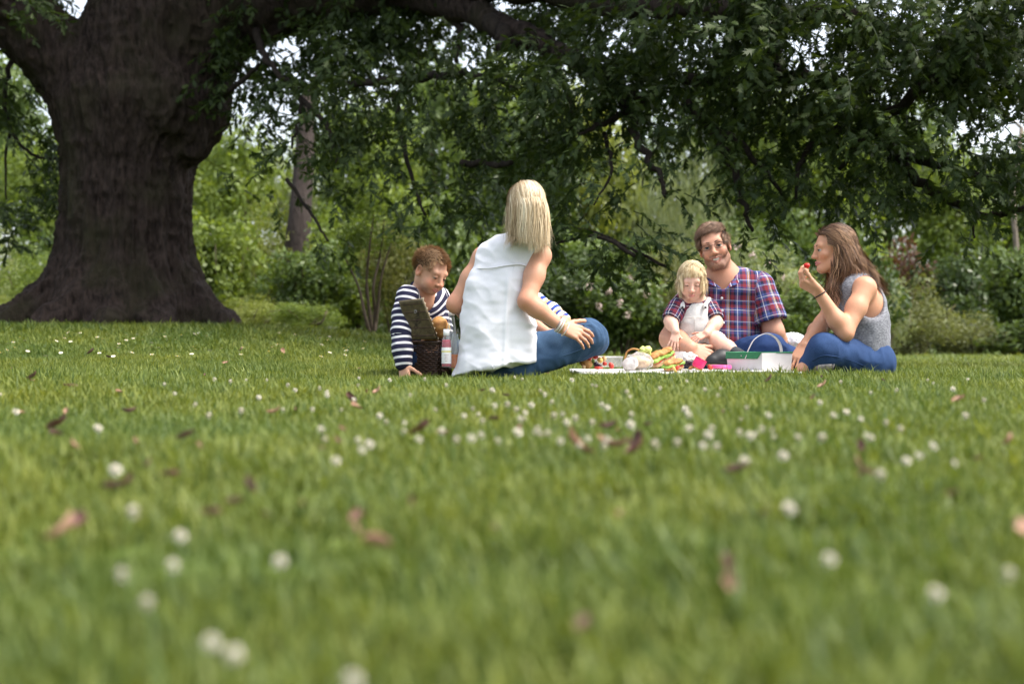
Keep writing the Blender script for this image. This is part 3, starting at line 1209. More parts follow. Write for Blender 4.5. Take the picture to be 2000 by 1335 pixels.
# leafy masses of the crown: photograph pixel, distance, half sizes in metres (across, deep, high), number of sprays
MASSES = [
    # roof of the crown over the whole width
    (560, -75, 13.9, 1.3, 0.9, 0.5, 273), (760, 15, 13.6, 1, 0.6, 0.33, 172), (950, 0, 13.2, 1.1, 0.7, 0.38, 191), (1180, 30, 12, 1, 0.8, 0.38, 209),
    (1400, 20, 10.4, 1, 1, 0.45, 254), (1600, 40, 9.9, 0.9, 1, 0.5, 273), (1800, 10, 9.6, 0.8, 1, 0.5, 236), (1980, 40, 9.4, 0.6, 0.8, 0.6, 191),
    # centre
    (680, 90, 12.5, 0.55, 0.6, 0.35, 46), (690, 200, 12.2, 0.45, 0.5, 0.35, 40), (720, 290, 12, 0.35, 0.4, 0.35, 17), (800, 220, 12, 0.6, 0.5, 0.4, 55), (850, 330, 11.6, 0.5, 0.5, 0.38, 26),
    (920, 200, 11.7, 0.6, 0.5, 0.4, 55), (960, 300, 11.4, 0.45, 0.5, 0.33, 21), (1010, 230, 11.2, 0.5, 0.5, 0.4, 46), (1080, 190, 11, 0.5, 0.5, 0.4, 49), (1060, 330, 10.8, 0.35, 0.4, 0.3, 13),
    (830, 420, 11.4, 0.3, 0.3, 0.28, 9), (640, 330, 12.1, 0.3, 0.4, 0.33, 11), (560, 230, 12.6, 0.35, 0.5, 0.45, 24), (470, 290, 13, 0.4, 0.5, 0.4, 11), (520, 380, 12.6, 0.3, 0.4, 0.25, 6), (440, 160, 13.4, 0.3, 0.4, 0.3, 7),
    (600, 170, 12.5, 0.25, 0.4, 0.3, 7), (620, 430, 12, 0.25, 0.3, 0.22, 4), (900, 100, 12, 0.5, 0.5, 0.3, 19), (1000, 130, 11.6, 0.4, 0.4, 0.3, 19),
    # right of centre
    (1180, 210, 10.6, 0.5, 0.5, 0.33, 44), (1190, 300, 10.3, 0.22, 0.3, 0.25, 6), (1160, 390, 9.8, 0.2, 0.25, 0.22, 8), (1130, 330, 10.2, 0.22, 0.3, 0.2, 4), (1190, 340, 10, 0.2, 0.3, 0.18, 5),
    (1300, 160, 10.6, 0.5, 0.6, 0.35, 79), (1280, 250, 10.2, 0.25, 0.3, 0.2, 8), (1320, 310, 10, 0.18, 0.25, 0.25, 5), (1420, 230, 10.2, 0.5, 0.6, 0.32, 32), (1440, 330, 10.1, 0.25, 0.3, 0.3, 6), (1480, 410, 10, 0.22, 0.3, 0.22, 4),
    (1540, 170, 10, 0.6, 0.7, 0.42, 109), (1560, 290, 9.9, 0.42, 0.5, 0.3, 27), (1600, 390, 9.9, 0.4, 0.4, 0.2, 13), (1680, 160, 9.5, 0.6, 0.7, 0.45, 120), (1680, 280, 9.6, 0.5, 0.6, 0.35, 39), (1760, 350, 9.7, 0.35, 0.4, 0.2, 13),
    (1820, 200, 9.3, 0.5, 0.6, 0.38, 76), (1850, 300, 9.4, 0.5, 0.6, 0.28, 28), (1960, 250, 9.2, 0.45, 0.6, 0.3, 46), (1970, 350, 9.5, 0.35, 0.4, 0.22, 13), (1940, 130, 9.3, 0.4, 0.5, 0.25, 27), (1900, 440, 9.8, 0.22, 0.25, 0.12, 4),
    (1640, 330, 10.4, 0.5, 0.4, 0.3, 17), (1520, 450, 10.2, 0.25, 0.3, 0.14, 4),
    # low shaded fringe behind the blonde woman
    (1140, 470, 10, 0.42, 0.4, 0.16, 10), (1230, 480, 9.8, 0.3, 0.3, 0.16, 5), (960, 400, 11, 0.4, 0.4, 0.2, 9), (760, 370, 11.8, 0.25, 0.3, 0.2, 5),
    # left of the trunk
    (20, -10, 12.6, 0.4, 0.4, 0.16, 28), (0, 210, 13.6, 0.3, 0.5, 0.35, 40), (60, 330, 14.2, 0.26, 0.4, 0.3, 40), (10, 420, 14, 0.3, 0.4, 0.28, 50), (90, 250, 14.6, 0.22, 0.4, 0.2, 22),
    # the unseen upper crown above the view, enlarged to shade what hangs below it
    (300, -330, 14.5, 2.6, 1.8, 0.6, 630), (700, -420, 13, 2.2, 1.7, 0.6, 570), (1150, -420, 11.8, 2, 1.6, 0.55, 540), (1600, -430, 10.6, 1.8, 1.5, 0.5, 495), (-150, -150, 13.6, 1.6, 1.6, 0.8, 260),
    (490, 60, 13.4, 0.35, 0.4, 0.22, 44), (545, 110, 13, 0.35, 0.4, 0.25, 52), (1235, 480, 9.6, 0.2, 0.2, 0.1, 16), (1110, 455, 10, 0.2, 0.2, 0.1, 13),
    (690, 45, 13.2, 0.4, 0.4, 0.24, 78), (745, 100, 13, 0.35, 0.4, 0.25, 65), (640, 120, 13.2, 0.3, 0.4, 0.25, 52), (1235, 110, 11.3, 0.4, 0.4, 0.25, 91), (1160, 150, 10.3, 0.3, 0.3, 0.2, 44), (1060, 95, 10.9, 0.3, 0.3, 0.15, 28), (1900, 150, 10.2, 0.5, 0.4, 0.35, 78), (2160, 90, 9.6, 0.6, 0.7, 0.5, 169), (2180, 260, 9.6, 0.5, 0.6, 0.3, 70), (-120, 180, 13.6, 0.5, 0.5, 0.5, 90), (-200, 20, 13.2, 0.7, 0.6, 0.4, 110),
    (500, 180, 13.3, 0.25, 0.4, 0.25, 31), (468, 110, 13.5, 0.25, 0.4, 0.25, 33), (900, -470, 13.8, 1.8, 1.4, 0.6, 520), (560, -520, 14.5, 1.8, 1.4, 0.6, 480),
]


def build_crown():
    rg = np.random.default_rng(21)
    places = []
    for (u, v, d, rx, ry, rz, n) in MASSES:
        c = P(u, v, d)
        # sprays gather on a few twigs inside the mass, leaving gaps
        nk = max(3, n // 7)
        a = rg.normal(0, 1, (nk, 3))
        a /= np.linalg.norm(a, axis=1, keepdims=True)
        hubs = c + a * rg.uniform(0.15, 1.0, (nk, 1)) ** 0.5 * np.array([rx, ry, rz])
        for i in range(n):
            h = hubs[rg.integers(nk)]
            p = h + rg.normal(0, 0.10, 3)
            out = p - c
            az = math.atan2(out[1], out[0]) + rg.normal(0, 0.9)
            places.append((p, az, rg.uniform(-0.1, 1.0), rg.normal(0, 0.4), rg.uniform(0.7, 1.12), v < -200))
    order = sorted(range(len(places)), key=lambda i: places[i][0][1] + (6 if (places[i][0][2] - ZC) / places[i][0][1] > 0.25 or abs(places[i][0][0]) > 0.36 * places[i][0][1] else 0))
    single = set(order[:300])
    V, T, R, n = [], [], [], 0
    meshes = [mesh_data("leaf_spray", v, t, M_OAKLEAF, False, {"rnd": r}) for v, t, r in SPRAYS]
    for i, (p, az, pitch, roll, s, lite) in enumerate(places):
        Rm = np.array(Matrix.Rotation(az, 3, 'Z') @ Matrix.Rotation(pitch, 3, 'Y') @ Matrix.Rotation(roll, 3, 'X')) * s
        k = 8 + int(rg.integers(4)) if lite else int(rg.integers(8))
        if i in single:
            o = bpy.data.objects.new("leaf_spray", meshes[k])
            COL.objects.link(o)
            o.parent = OAK
            o.matrix_local = Matrix.Translation(Vector(p - oak_base)) @ Matrix(Rm).to_4x4()
            continue
        v, t, r = SPRAYS[k]
        V.append(v @ Rm.T + p)
        T.append(t + n)
        R.append(r)
        n += len(v)
    me = mesh_data("foliage", np.concatenate(V), np.concatenate(T), M_OAKLEAF, False, {"rnd": np.concatenate(R)})
    tag(obj("foliage", me, OAK), kind="stuff")
    print("oak sprays", len(places), "tris", len(me.polygons))


build_crown()
# ------------------------------------------------------------------ shrubs and trees behind the lawn
M_FOL = {
    'bright': leaf_mat("bright_green_leaf", (0.065, 0.107, 0.017), (0.226, 0.29, 0.061), 0.42),
    'yellow': leaf_mat("yellow_green_leaf", (0.103, 0.136, 0.022), (0.293, 0.326, 0.088), 0.42),
    'mid': leaf_mat("mid_green_leaf", (0.045, 0.081, 0.019), (0.151, 0.21, 0.059), 0.38),
    'dark': leaf_mat("dark_green_leaf", (0.027, 0.05, 0.014), (0.096, 0.14, 0.046), 0.28, rough=0.35),
    'olive': leaf_mat("olive_green_leaf", (0.08, 0.096, 0.028), (0.215, 0.233, 0.097), 0.36),
    'pale': leaf_mat("pale_grey_green_leaf", (0.118, 0.15, 0.063), (0.299, 0.339, 0.19), 0.42),
    'russet': leaf_mat("russet_leaf", (0.065, 0.030, 0.020), (0.140, 0.070, 0.045), 0.3),
    'orange': leaf_mat("orange_tinted_leaf", (0.064, 0.092, 0.018), (0.192, 0.184, 0.055), 0.4),
}
M_WOOD = bark_mat("shrub_wood", (0.16, 0.13, 0.09), (0.07, 0.055, 0.04), False)
M_PALEWOOD = bark_mat("pale_wood", (0.30, 0.25, 0.20), (0.16, 0.13, 0.10), False)
M_BLOSSOM = simple_mat("blossom", (0.62, 0.50, 0.46), (0.5, 0.36, 0.32), 0.7, 100.0)


def crown_mesh(seed, n, lumps, leaf, spread=1.0, droop=0.0, base_cut=-0.9, aspect=0.5):
    """Leaves on lumpy shells inside a unit crown (half sizes 1,1,1): rhombus leaves, 2 triangles each."""
    rg = np.random.default_rng(seed)
    c = rg.normal(0, 1, (lumps, 3))
    c /= np.linalg.norm(c, axis=1, keepdims=True)
    c *= rg.uniform(0.25, 0.78, (lumps, 1))
    c[:, 2] = np.maximum(c[:, 2], base_cut + 0.15)
    r = rg.uniform(0.2, 0.42, lumps)
    k = rg.integers(0, lumps, n)
    d = rg.normal(0, 1, (n, 3))
    d /= np.linalg.norm(d, axis=1, keepdims=True)
    rad = r[k] * rg.uniform(0.45, 1.08, n) ** 0.6
    p = c[k] + d * rad[:, None]
    # a few loose shoots beyond the outline
    sh = rg.uniform(size=n) < 0.07
    p[sh] *= rg.uniform(1.05, 1.25, (sh.sum(), 1))
    p[:, 2] -= droop * rg.uniform(0, 1, n) * 0.5
    keep = p[:, 2] > base_cut
    p, d = p[keep], d[keep]
    n = len(p)
    nrm = d + rg.normal(0, 0.75, (n, 3)) + [0, 0, 0.35]
    nrm /= np.linalg.norm(nrm, axis=1, keepdims=True)
    t = np.cross(nrm, rg.normal(0, 1, (n, 3)))
    t[:, 2] -= droop * 2.5
    t /= np.linalg.norm(t, axis=1, keepdims=True)
    b = np.cross(nrm, t)
    s = leaf * rg.uniform(0.6, 1.3, n)[:, None]
    V = np.stack([p - t * s, p + b * s * aspect, p + t * s, p - b * s * aspect], 1).reshape(-1, 3)
    Q = np.arange(n * 4).reshape(n, 4)
    clump = 0.5 + 0.5 * vnoise(p, 3.0, seed)
    rn = np.clip(0.55 * rg.uniform(0, 1, n) + 0.45 * clump, 0, 1)
    return V, Q, np.repeat(rn, 4)


CROWNS = {}


def crown(kind, var):
    key = (kind, var)
    if key not in CROWNS:
        a = {'bush': dict(n=6500, lumps=30, leaf=0.055), 'tree': dict(n=8500, lumps=44, leaf=0.040), 'fine': dict(n=9500, lumps=36, leaf=0.035, aspect=0.35),
             'weep': dict(n=8000, lumps=40, leaf=0.052, droop=0.9, aspect=0.2)}[kind]
        V, Q, R = crown_mesh(50 + var * 7 + len(kind), **a)
        CROWNS[key] = mesh_data("crown", V, Q, M_FOL['mid'], False, {"rnd": R})
    return CROWNS[key]


def stems_mesh(seed, n, h, r, spread, mat):
    rg = np.random.default_rng(seed)
    mb = MB()
    for i in range(n):
        a = rg.uniform(0, 6.283)
        d = np.array([math.cos(a), math.sin(a), 0]) * spread
        mb.tube(catmull([(0.1 * d[0], .1 * d[1], -0.1), tuple(d * 0.3 + [0, 0, h * .35]), tuple(d * 0.6 + rg.normal(0, .05, 3) + [0, 0, h * .7]), tuple(d + [0, 0, h])], 3), np.linspace(r, r * 0.35, 10), 6)
    return mb


BG_RNG = random.Random(17)


def plant(name, u, d, half, height, kind, col, label, cat, group, base=None, stem=(4, 0.03), wood=None, var=None, trunk_h=None):
    """half = (across, deep) half sizes in metres, height in metres; base on the ground at photograph column u, distance d"""
    x = (u - U0) / F_PX * d
    z = float(ground(x, d)) if base is None else base
    t = empty(name, (x, d, z), label, cat, group)
    th = trunk_h if trunk_h is not None else 0.0
    hz = (height - th) / 2 * 1.02
    o = bpy.data.objects.new("crown", crown(kind, BG_RNG.randrange(4) if var is None else var))
    COL.objects.link(o)
    o.parent = t
    o.location = (0, 0, th + hz * 0.88)
    o.scale = (half[0], half[1], hz)
    o.rotation_euler = (0, 0, BG_RNG.uniform(0, 6.28))
    if abs(half[0] - half[1]) > 0.3:
        o.rotation_euler = (0, 0, BG_RNG.choice((0, math.pi)) + BG_RNG.uniform(-.2, .2))
    o.material_slots[0].link = 'OBJECT'
    o.material_slots[0].material = M_FOL[col]
    ns, rs = stem
    hh = th + hz * (1.0 if ns < 3 else 1.2)
    mb = stems_mesh(BG_RNG.randrange(9999), ns, hh, rs, (0.3 if ns == 1 else half[0] * 0.6), wood)
    s = mb.mesh("trunk" if ns < 3 else "stem", wood or M_WOOD)
    so = bpy.data.objects.new("trunk" if ns == 1 else "stems", s)
    COL.objects.link(so)
    so.parent = t
    if ns > 1:
        so["kind"] = "stuff"
    return t


G_S, G_T = "shrubs along the far edge of the lawn", "trees of the wood behind the lawn"
# --- shrubs
for a in [
    # u, d, half, height, kind, colour, label
    (-60, 21, (1.0, .9), 1.9, 'fine', 'pale', "pale grey-green shrub left of the trunk at the view's edge"),
    (70, 19.5, (.75, .8), 1.35, 'fine', 'bright', "rounded bright green shrub just left of the trunk"),
    (15, 17.8, (.6, .5), .55, 'fine', 'yellow', "low yellow-green weeds left of the tree roots"),
    (420, 20.5, (.8, .8), 2.1, 'bush', 'bright', "bright green shrub right behind the trunk's right flank"),
    (520, 22.5, (1.0, .9), 2.4, 'fine', 'yellow', "airy yellow-green shrub with pale bare stems"),
    (495, 18.6, (.7, .5), .55, 'fine', 'yellow', "low yellow-green weeds right of the tree roots"),
    (590, 18.0, (.6, .5), .5, 'fine', 'bright', "low green weeds left of the thin sapling"),
    (600, 19.5, (.75, .7), 1.45, 'bush', 'mid', "leafy mid green bush left of the thin sapling"),
    (690, 20.5, (.9, .8), 2.2, 'bush', 'bright', "bright leafy shrub behind the thin sapling"),
    (770, 19.0, (.65, .6), 1.9, 'fine', 'orange', "shrub with orange-tinted leaves behind the boy"),
    (880, 20.5, (1.0, .9), 2.3, 'bush', 'mid', "mid green shrub between the boy and the blonde woman"),
    (960, 18.5, (.7, .6), 1.4, 'bush', 'dark', "dark green bush hidden behind the blonde woman"),
    (1110, 17.5, (.85, .7), 1.25, 'bush', 'dark', "dark glossy bush right of the blonde woman"),
    (1215, 17.2, (.8, .7), 1.35, 'bush', 'mid', "leafy rounded bush with pale blossom above the food"),
    (1170, 19.5, (1.1, .9), 2.1, 'bush', 'mid', "taller bush behind the blossoming one"),
    (1310, 19.0, (.9, .8), 1.9, 'fine', 'olive', "olive green bush left behind the toddler and the man"),
    (1330, 17.2, (.6, .6), .95, 'bush', 'dark', "low dark bush behind the toddler"),
    (1480, 18.5, (.95, .8), 1.75, 'fine', 'pale', "pale flowering bush behind the man's shoulder"),
    (1570, 17.4, (.7, .6), 1.1, 'bush', 'mid', "green bush between the man and the young woman"),
    (1660, 19.5, (.9, .8), 1.8, 'bush', 'dark', "dark bush behind the young woman's hair"),
    (1790, 21.5, (.95, .8), 1.35, 'fine', 'olive', "rounded olive green bush right of the young woman"),
    (1730, 20.5, (.45, .5), 1.5, 'fine', 'pale', "small pale upright bush just beside the young woman"),
    (1895, 22.5, (1.0, .8), .8, 'fine', 'olive', "low olive bush at the far right lawn edge"),
    (1990, 22.0, (.8, .8), .7, 'bush', 'mid', "low green bush at the right end of the lawn edge"),
    (1770, 25.0, (.75, .8), 2.2, 'bush', 'russet', "reddish brown shrub above the olive bush"),
    (1860, 24.5, (1.0, .9), 2.1, 'bush', 'dark', "large dark shrub right of the reddish one"),
    (1990, 25.0, (1.1, .9), 2.5, 'bush', 'mid', "large blue-green shrub at the right edge"),
    (1680, 26.0, (1.0, .9), 2.6, 'bush', 'bright', "bright green shrub above the young woman's head"),
    (1560, 24.0, (1.0, .9), 2.6, 'bush', 'mid', "tall mid green shrub between the two seated adults"),
    (1420, 23.0, (1.0, .9), 2.7, 'fine', 'mid', "tall shrub rising behind the man's head"),
    (1050, 22.0, (1.1, .9), 2.7, 'bush', 'mid', "tall mid green shrub beside the blonde woman's head"),
    (780, 23.5, (1.1, .9), 3.0, 'bush', 'bright', "tall bright shrub above the boy's head"),
    (-190, 20.0, (1.0, .9), 1.7, 'bush', 'mid', "mid green bush beyond the pale grey-green shrub"),
    (-330, 22.0, (1.3, 1.0), 2.3, 'bush', 'bright', "bright shrub farther along past the pale shrub"),
    (-480, 22.0, (1.3, 1.0), 2.0, 'fine', 'olive', "olive shrub at the far end past the bright one"),
    (2120, 22.0, (1.1, .9), 1.6, 'bush', 'dark', "dark shrub beyond the low green bush"),
    (2260, 23.0, (1.3, 1.0), 2.3, 'bush', 'bright', "bright shrub beyond the dark one past the low bush"),
    (2420, 23.0, (1.3, 1.0), 2.0, 'fine', 'olive', "olive shrub at the far end past the dark shrub"),
    (180, 23.0, (1.2, .9), 2.4, 'bush', 'mid', "shrub hidden behind the huge trunk"),
]:
    plant("shrub", *a[:6], a[6], "shrub", G_S, stem=(6, 0.022), wood=M_PALEWOOD if a[5] in ('yellow', 'pale') else M_WOOD)
# --- trees
for a in [
    # u, d, half, height, kind, colour, trunk height, label
    (-40, 30, (2.2, 1.6), 7.5, 'tree', 'mid', 1.5, "mid green tree left of the huge trunk"),
    (-210, 29, (2.0, 1.6), 7.0, 'tree', 'bright', 1.5, "tall bright tree beyond the mid green one"),
    (-380, 31, (2.2, 1.6), 7.5, 'tree', 'mid', 1.5, "tall tree farther out beyond the bright one"),
    (2120, 31, (2.0, 1.6), 6.5, 'tree', 'bright', 1.5, "bright tree beyond the one with the pale trunk"),
    (2290, 32, (2.2, 1.6), 7.5, 'tree', 'mid', 1.5, "tall tree farther out past the pale trunk"),
    (90, 27, (1.4, 1.3), 4.5, 'tree', 'bright', 1.0, "small bright green tree left of the huge trunk"),
    (330, 33, (2.4, 1.8), 7.0, 'tree', 'mid', 1.5, "tree directly behind the huge trunk"),
    (455, 29, (1.6, 1.4), 5.3, 'tree', 'bright', 1.2, "bright tree just right of the huge trunk"),
    (590, 34, (2.0, 1.6), 5.2, 'fine', 'pale', 1.6, "pale feathery tree seen under the hanging leaves"),
    (720, 31, (1.8, 1.5), 6.2, 'tree', 'bright', 1.5, "bright green tree above the boy"),
    (860, 34, (2.2, 1.6), 8.5, 'tree', 'mid', 2.0, "tall green tree left of the blonde woman's head"),
    (985, 30, (1.8, 1.5), 7.0, 'tree', 'bright', 1.5, "bright green tree behind the blonde woman's head"),
    (1040, 24, (1.3, 1.2), 4.6, 'tree', 'dark', 1.7, "slim dark tree with a straight trunk beside the blonde hair"),
    (1140, 31, (1.8, 1.5), 7.0, 'tree', 'yellow', 1.5, "yellow-green tree right of the blonde woman"),
    (1340, 29, (1.5, 1.4), 4.9, 'weep', 'pale', .6, "pale weeping tree with hanging fronds left of the man"),
    (1250, 34, (1.8, 1.5), 6.2, 'tree', 'mid', 1.5, "green tree left of the pale weeping one"),
    (1450, 33, (2.0, 1.6), 7.8, 'tree', 'mid', 1.8, "tall green tree right of the pale weeping one"),
    (1580, 30, (1.7, 1.5), 7.0, 'tree', 'bright', 1.5, "bright tree between the man and the young woman"),
    (1720, 33, (2.1, 1.7), 7.5, 'tree', 'mid', 1.8, "tall green tree above the young woman"),
    (1850, 31, (1.6, 1.5), 5.2, 'tree', 'bright', 1.5, "bright tree above the dark right shrubs"),
    (1975, 34, (1.9, 1.6), 5.6, 'tree', 'mid', 2.0, "tree with a pale trunk at the right edge"),
]:
    plant("tree", a[0], a[1], a[2], a[3], a[4], a[5], a[7], "tree", G_T, stem=(1, 0.16 if a[0] != 1040 else .09), trunk_h=a[6], wood=M_PALEWOOD if a[5] in ('pale',) or a[0] > 1900 else M_WOOD)


def bare_trunk(u, d, pts, r0, r1, label, mat):
    x = (u - U0) / F_PX * d
    t = empty("tree", (x, d, float(ground(x, d))), label, "tree", G_T)
    mb = MB()
    c = catmull([P(*q) for q in pts], 6)
    mb.tube(c, np.linspace(r0, r1, len(c)), 9)
    mb.build("trunk", mat, t)
    for k in range(1):
        b = MB()
        p = c[-1 - 4 * k]
        q = [p, p + [BG_RNG.uniform(-.5, .5), 0.2, .5], p + [BG_RNG.uniform(-1, 1), .3, 1.1]]
        b.tube(catmull(q, 4), np.linspace(r1 * .8, r1 * .3, 9), 6)
        b.build("branch", mat, t)


M_GREYWOOD = bark_mat("grey_wood", (0.075, 0.060, 0.054), (0.04, 0.031, 0.027), False)
bare_trunk(580, 22, [(572, 690, 22), (578, 500, 22), (585, 420, 22), (594, 300, 22.2), (600, 190, 22.4)], .23, .13, "leaning grey-brown trunk half hidden among the shrubs left of the boy", M_GREYWOOD)
bare_trunk(1985, 24, [(1990, 690, 27), (1986, 500, 27), (1980, 390, 27), (1996, 250, 27)], .06, .04, "thin pale trunk rising behind the right edge shrubs", M_PALEWOOD)


def sapling():
    d = 13.6
    b = P(727, 664, d)
    b[2] = float(ground(b[0], d))
    t = empty("sapling", b, "thin many-stemmed sapling with a reddish base left of the boy", "tree")
    m = simple_mat("sapling_bark", (0.10, 0.07, 0.042), (0.065, 0.046, 0.028), 0.8, 40.0)
    for pts in ([(728, 668), (722, 610), (716, 550), (722, 480), (730, 420)], [(730, 668), (738, 600), (745, 540), (765, 470)], [(726, 668), (714, 620), (700, 560), (672, 500)], [(731, 668), (733, 610), (729, 560), (742, 500), (750, 430)]):
        mb = MB()
        c = catmull([P(u, v, d + BG_RNG.uniform(-.1, .1)) for u, v in pts], 5)
        c[0][2] = b[2] - 0.03
        mb.tube(c, np.linspace(.022, .007, len(c)), 6)
        mb.build("stem", m, t)
    V, Q, R = crown_mesh(77, 1500, 14, 0.06, aspect=0.4)
    V = V * np.array([.46, .4, .42]) + P(728, 440, d)
    obj("crown", mesh_data("crown", V, Q, M_FOL['bright'], False, {"rnd": R}), t)


sapling()


def fill_wood():
    """far wood that reads as one mass, beyond the trees one can tell apart"""
    Vs, Qs, Rs, n = [], [], [], 0
    rg = random.Random(5)
    for i in range(34):
        V, Q, R = crown_mesh(300 + i % 5, 1500, 22, 0.055)
        x = -24 + 48 * (i + rg.uniform(-.3, .3)) / 33
        s = np.array([rg.uniform(1.8, 2.8), 1.6, rg.uniform(2.0, 3.3)])
        V = V * s + [x, 42 + rg.uniform(-2, 2), 1.9 + rg.uniform(-.4, .4)]
        Vs.append(V)
        Qs.append(Q + n)
        Rs.append(R)
        n += len(V)
    me = mesh_data("woodland", np.concatenate(Vs), np.concatenate(Qs), M_FOL['mid'], False, {"rnd": np.concatenate(Rs)})
    tag(obj("woodland", me), "distant mass of woodland leaves closing the view", "woodland", kind="stuff")


fill_wood()


def blossoms():
    """blossom clusters on the bush above the food and on the pale bush behind the man"""
    for host_lb, spots in (("leafy rounded bush with pale blossom above the food", [(1150, 560), (1190, 570), (1235, 545), (1212, 590), (1262, 575), (1170, 600), (1225, 615)]),
                           ("pale flowering bush behind the man's shoulder", [(1440, 480), (1470, 500), (1500, 515), (1530, 540), (1462, 530), (1510, 560)])):
        host = [o for o in bpy.data.objects if o.get("label") == host_lb][0]
        for (u, v) in spots:
            mb = MB()
            c = P(u, v, host.location.y - 0.72)
            for k in range(26):
                d = np.array([BG_RNG.gauss(0, 1) for _ in range(3)])
                d = unit(d)
                p = c + d * 0.055 * BG_RNG.uniform(.5, 1.1)
                s = unit(np.cross(d, [0.3, 0.1, 0.9]))
                w = np.cross(d, s)
                mb.add([p - s * .014, p + w * .012, p + s * .014, p - w * .012], [(0, 1, 2, 3)])
            mb.build("blossom", M_BLOSSOM, host, False)


blossoms()
# ------------------------------------------------------------------ people: shared builders
def basis(f, up):
    """rotation whose columns are the person's right, forward, up"""
    f = unit(f)
    r = unit(np.cross(f, unit(up)))
    return np.stack([r, f, np.cross(r, f)], 1)


def skin_material(name, rough=0.5):
    return attr_mat(name, "Col", rough, 160.0, 0.12, 0.0008, sss=0.15, spec=0.35, vary=0.05)


M_SKIN = skin_material("skin")
M_EYE = attr_mat("eyeball", "Col", 0.15, 30.0, 0.0, 0.0, spec=0.5, vary=0.0)
M_TOOTH = simple_mat("teeth", (0.75, 0.71, 0.64), (0.66, 0.61, 0.54), 0.3, 300.0, 0.05, 0.0004)


def hair_mat(name):
    m, nt, b = new_mat(name)
    a = nt.nodes.new("ShaderNodeAttribute")
    a.attribute_name = "Col"
    nt.links.new(a.outputs["Color"], b.inputs["Base Color"])
    b.inputs["Roughness"].default_value = 0.5
    b.inputs["Specular IOR Level"].default_value = 0.25
    return m


M_HAIR = hair_mat("hair")


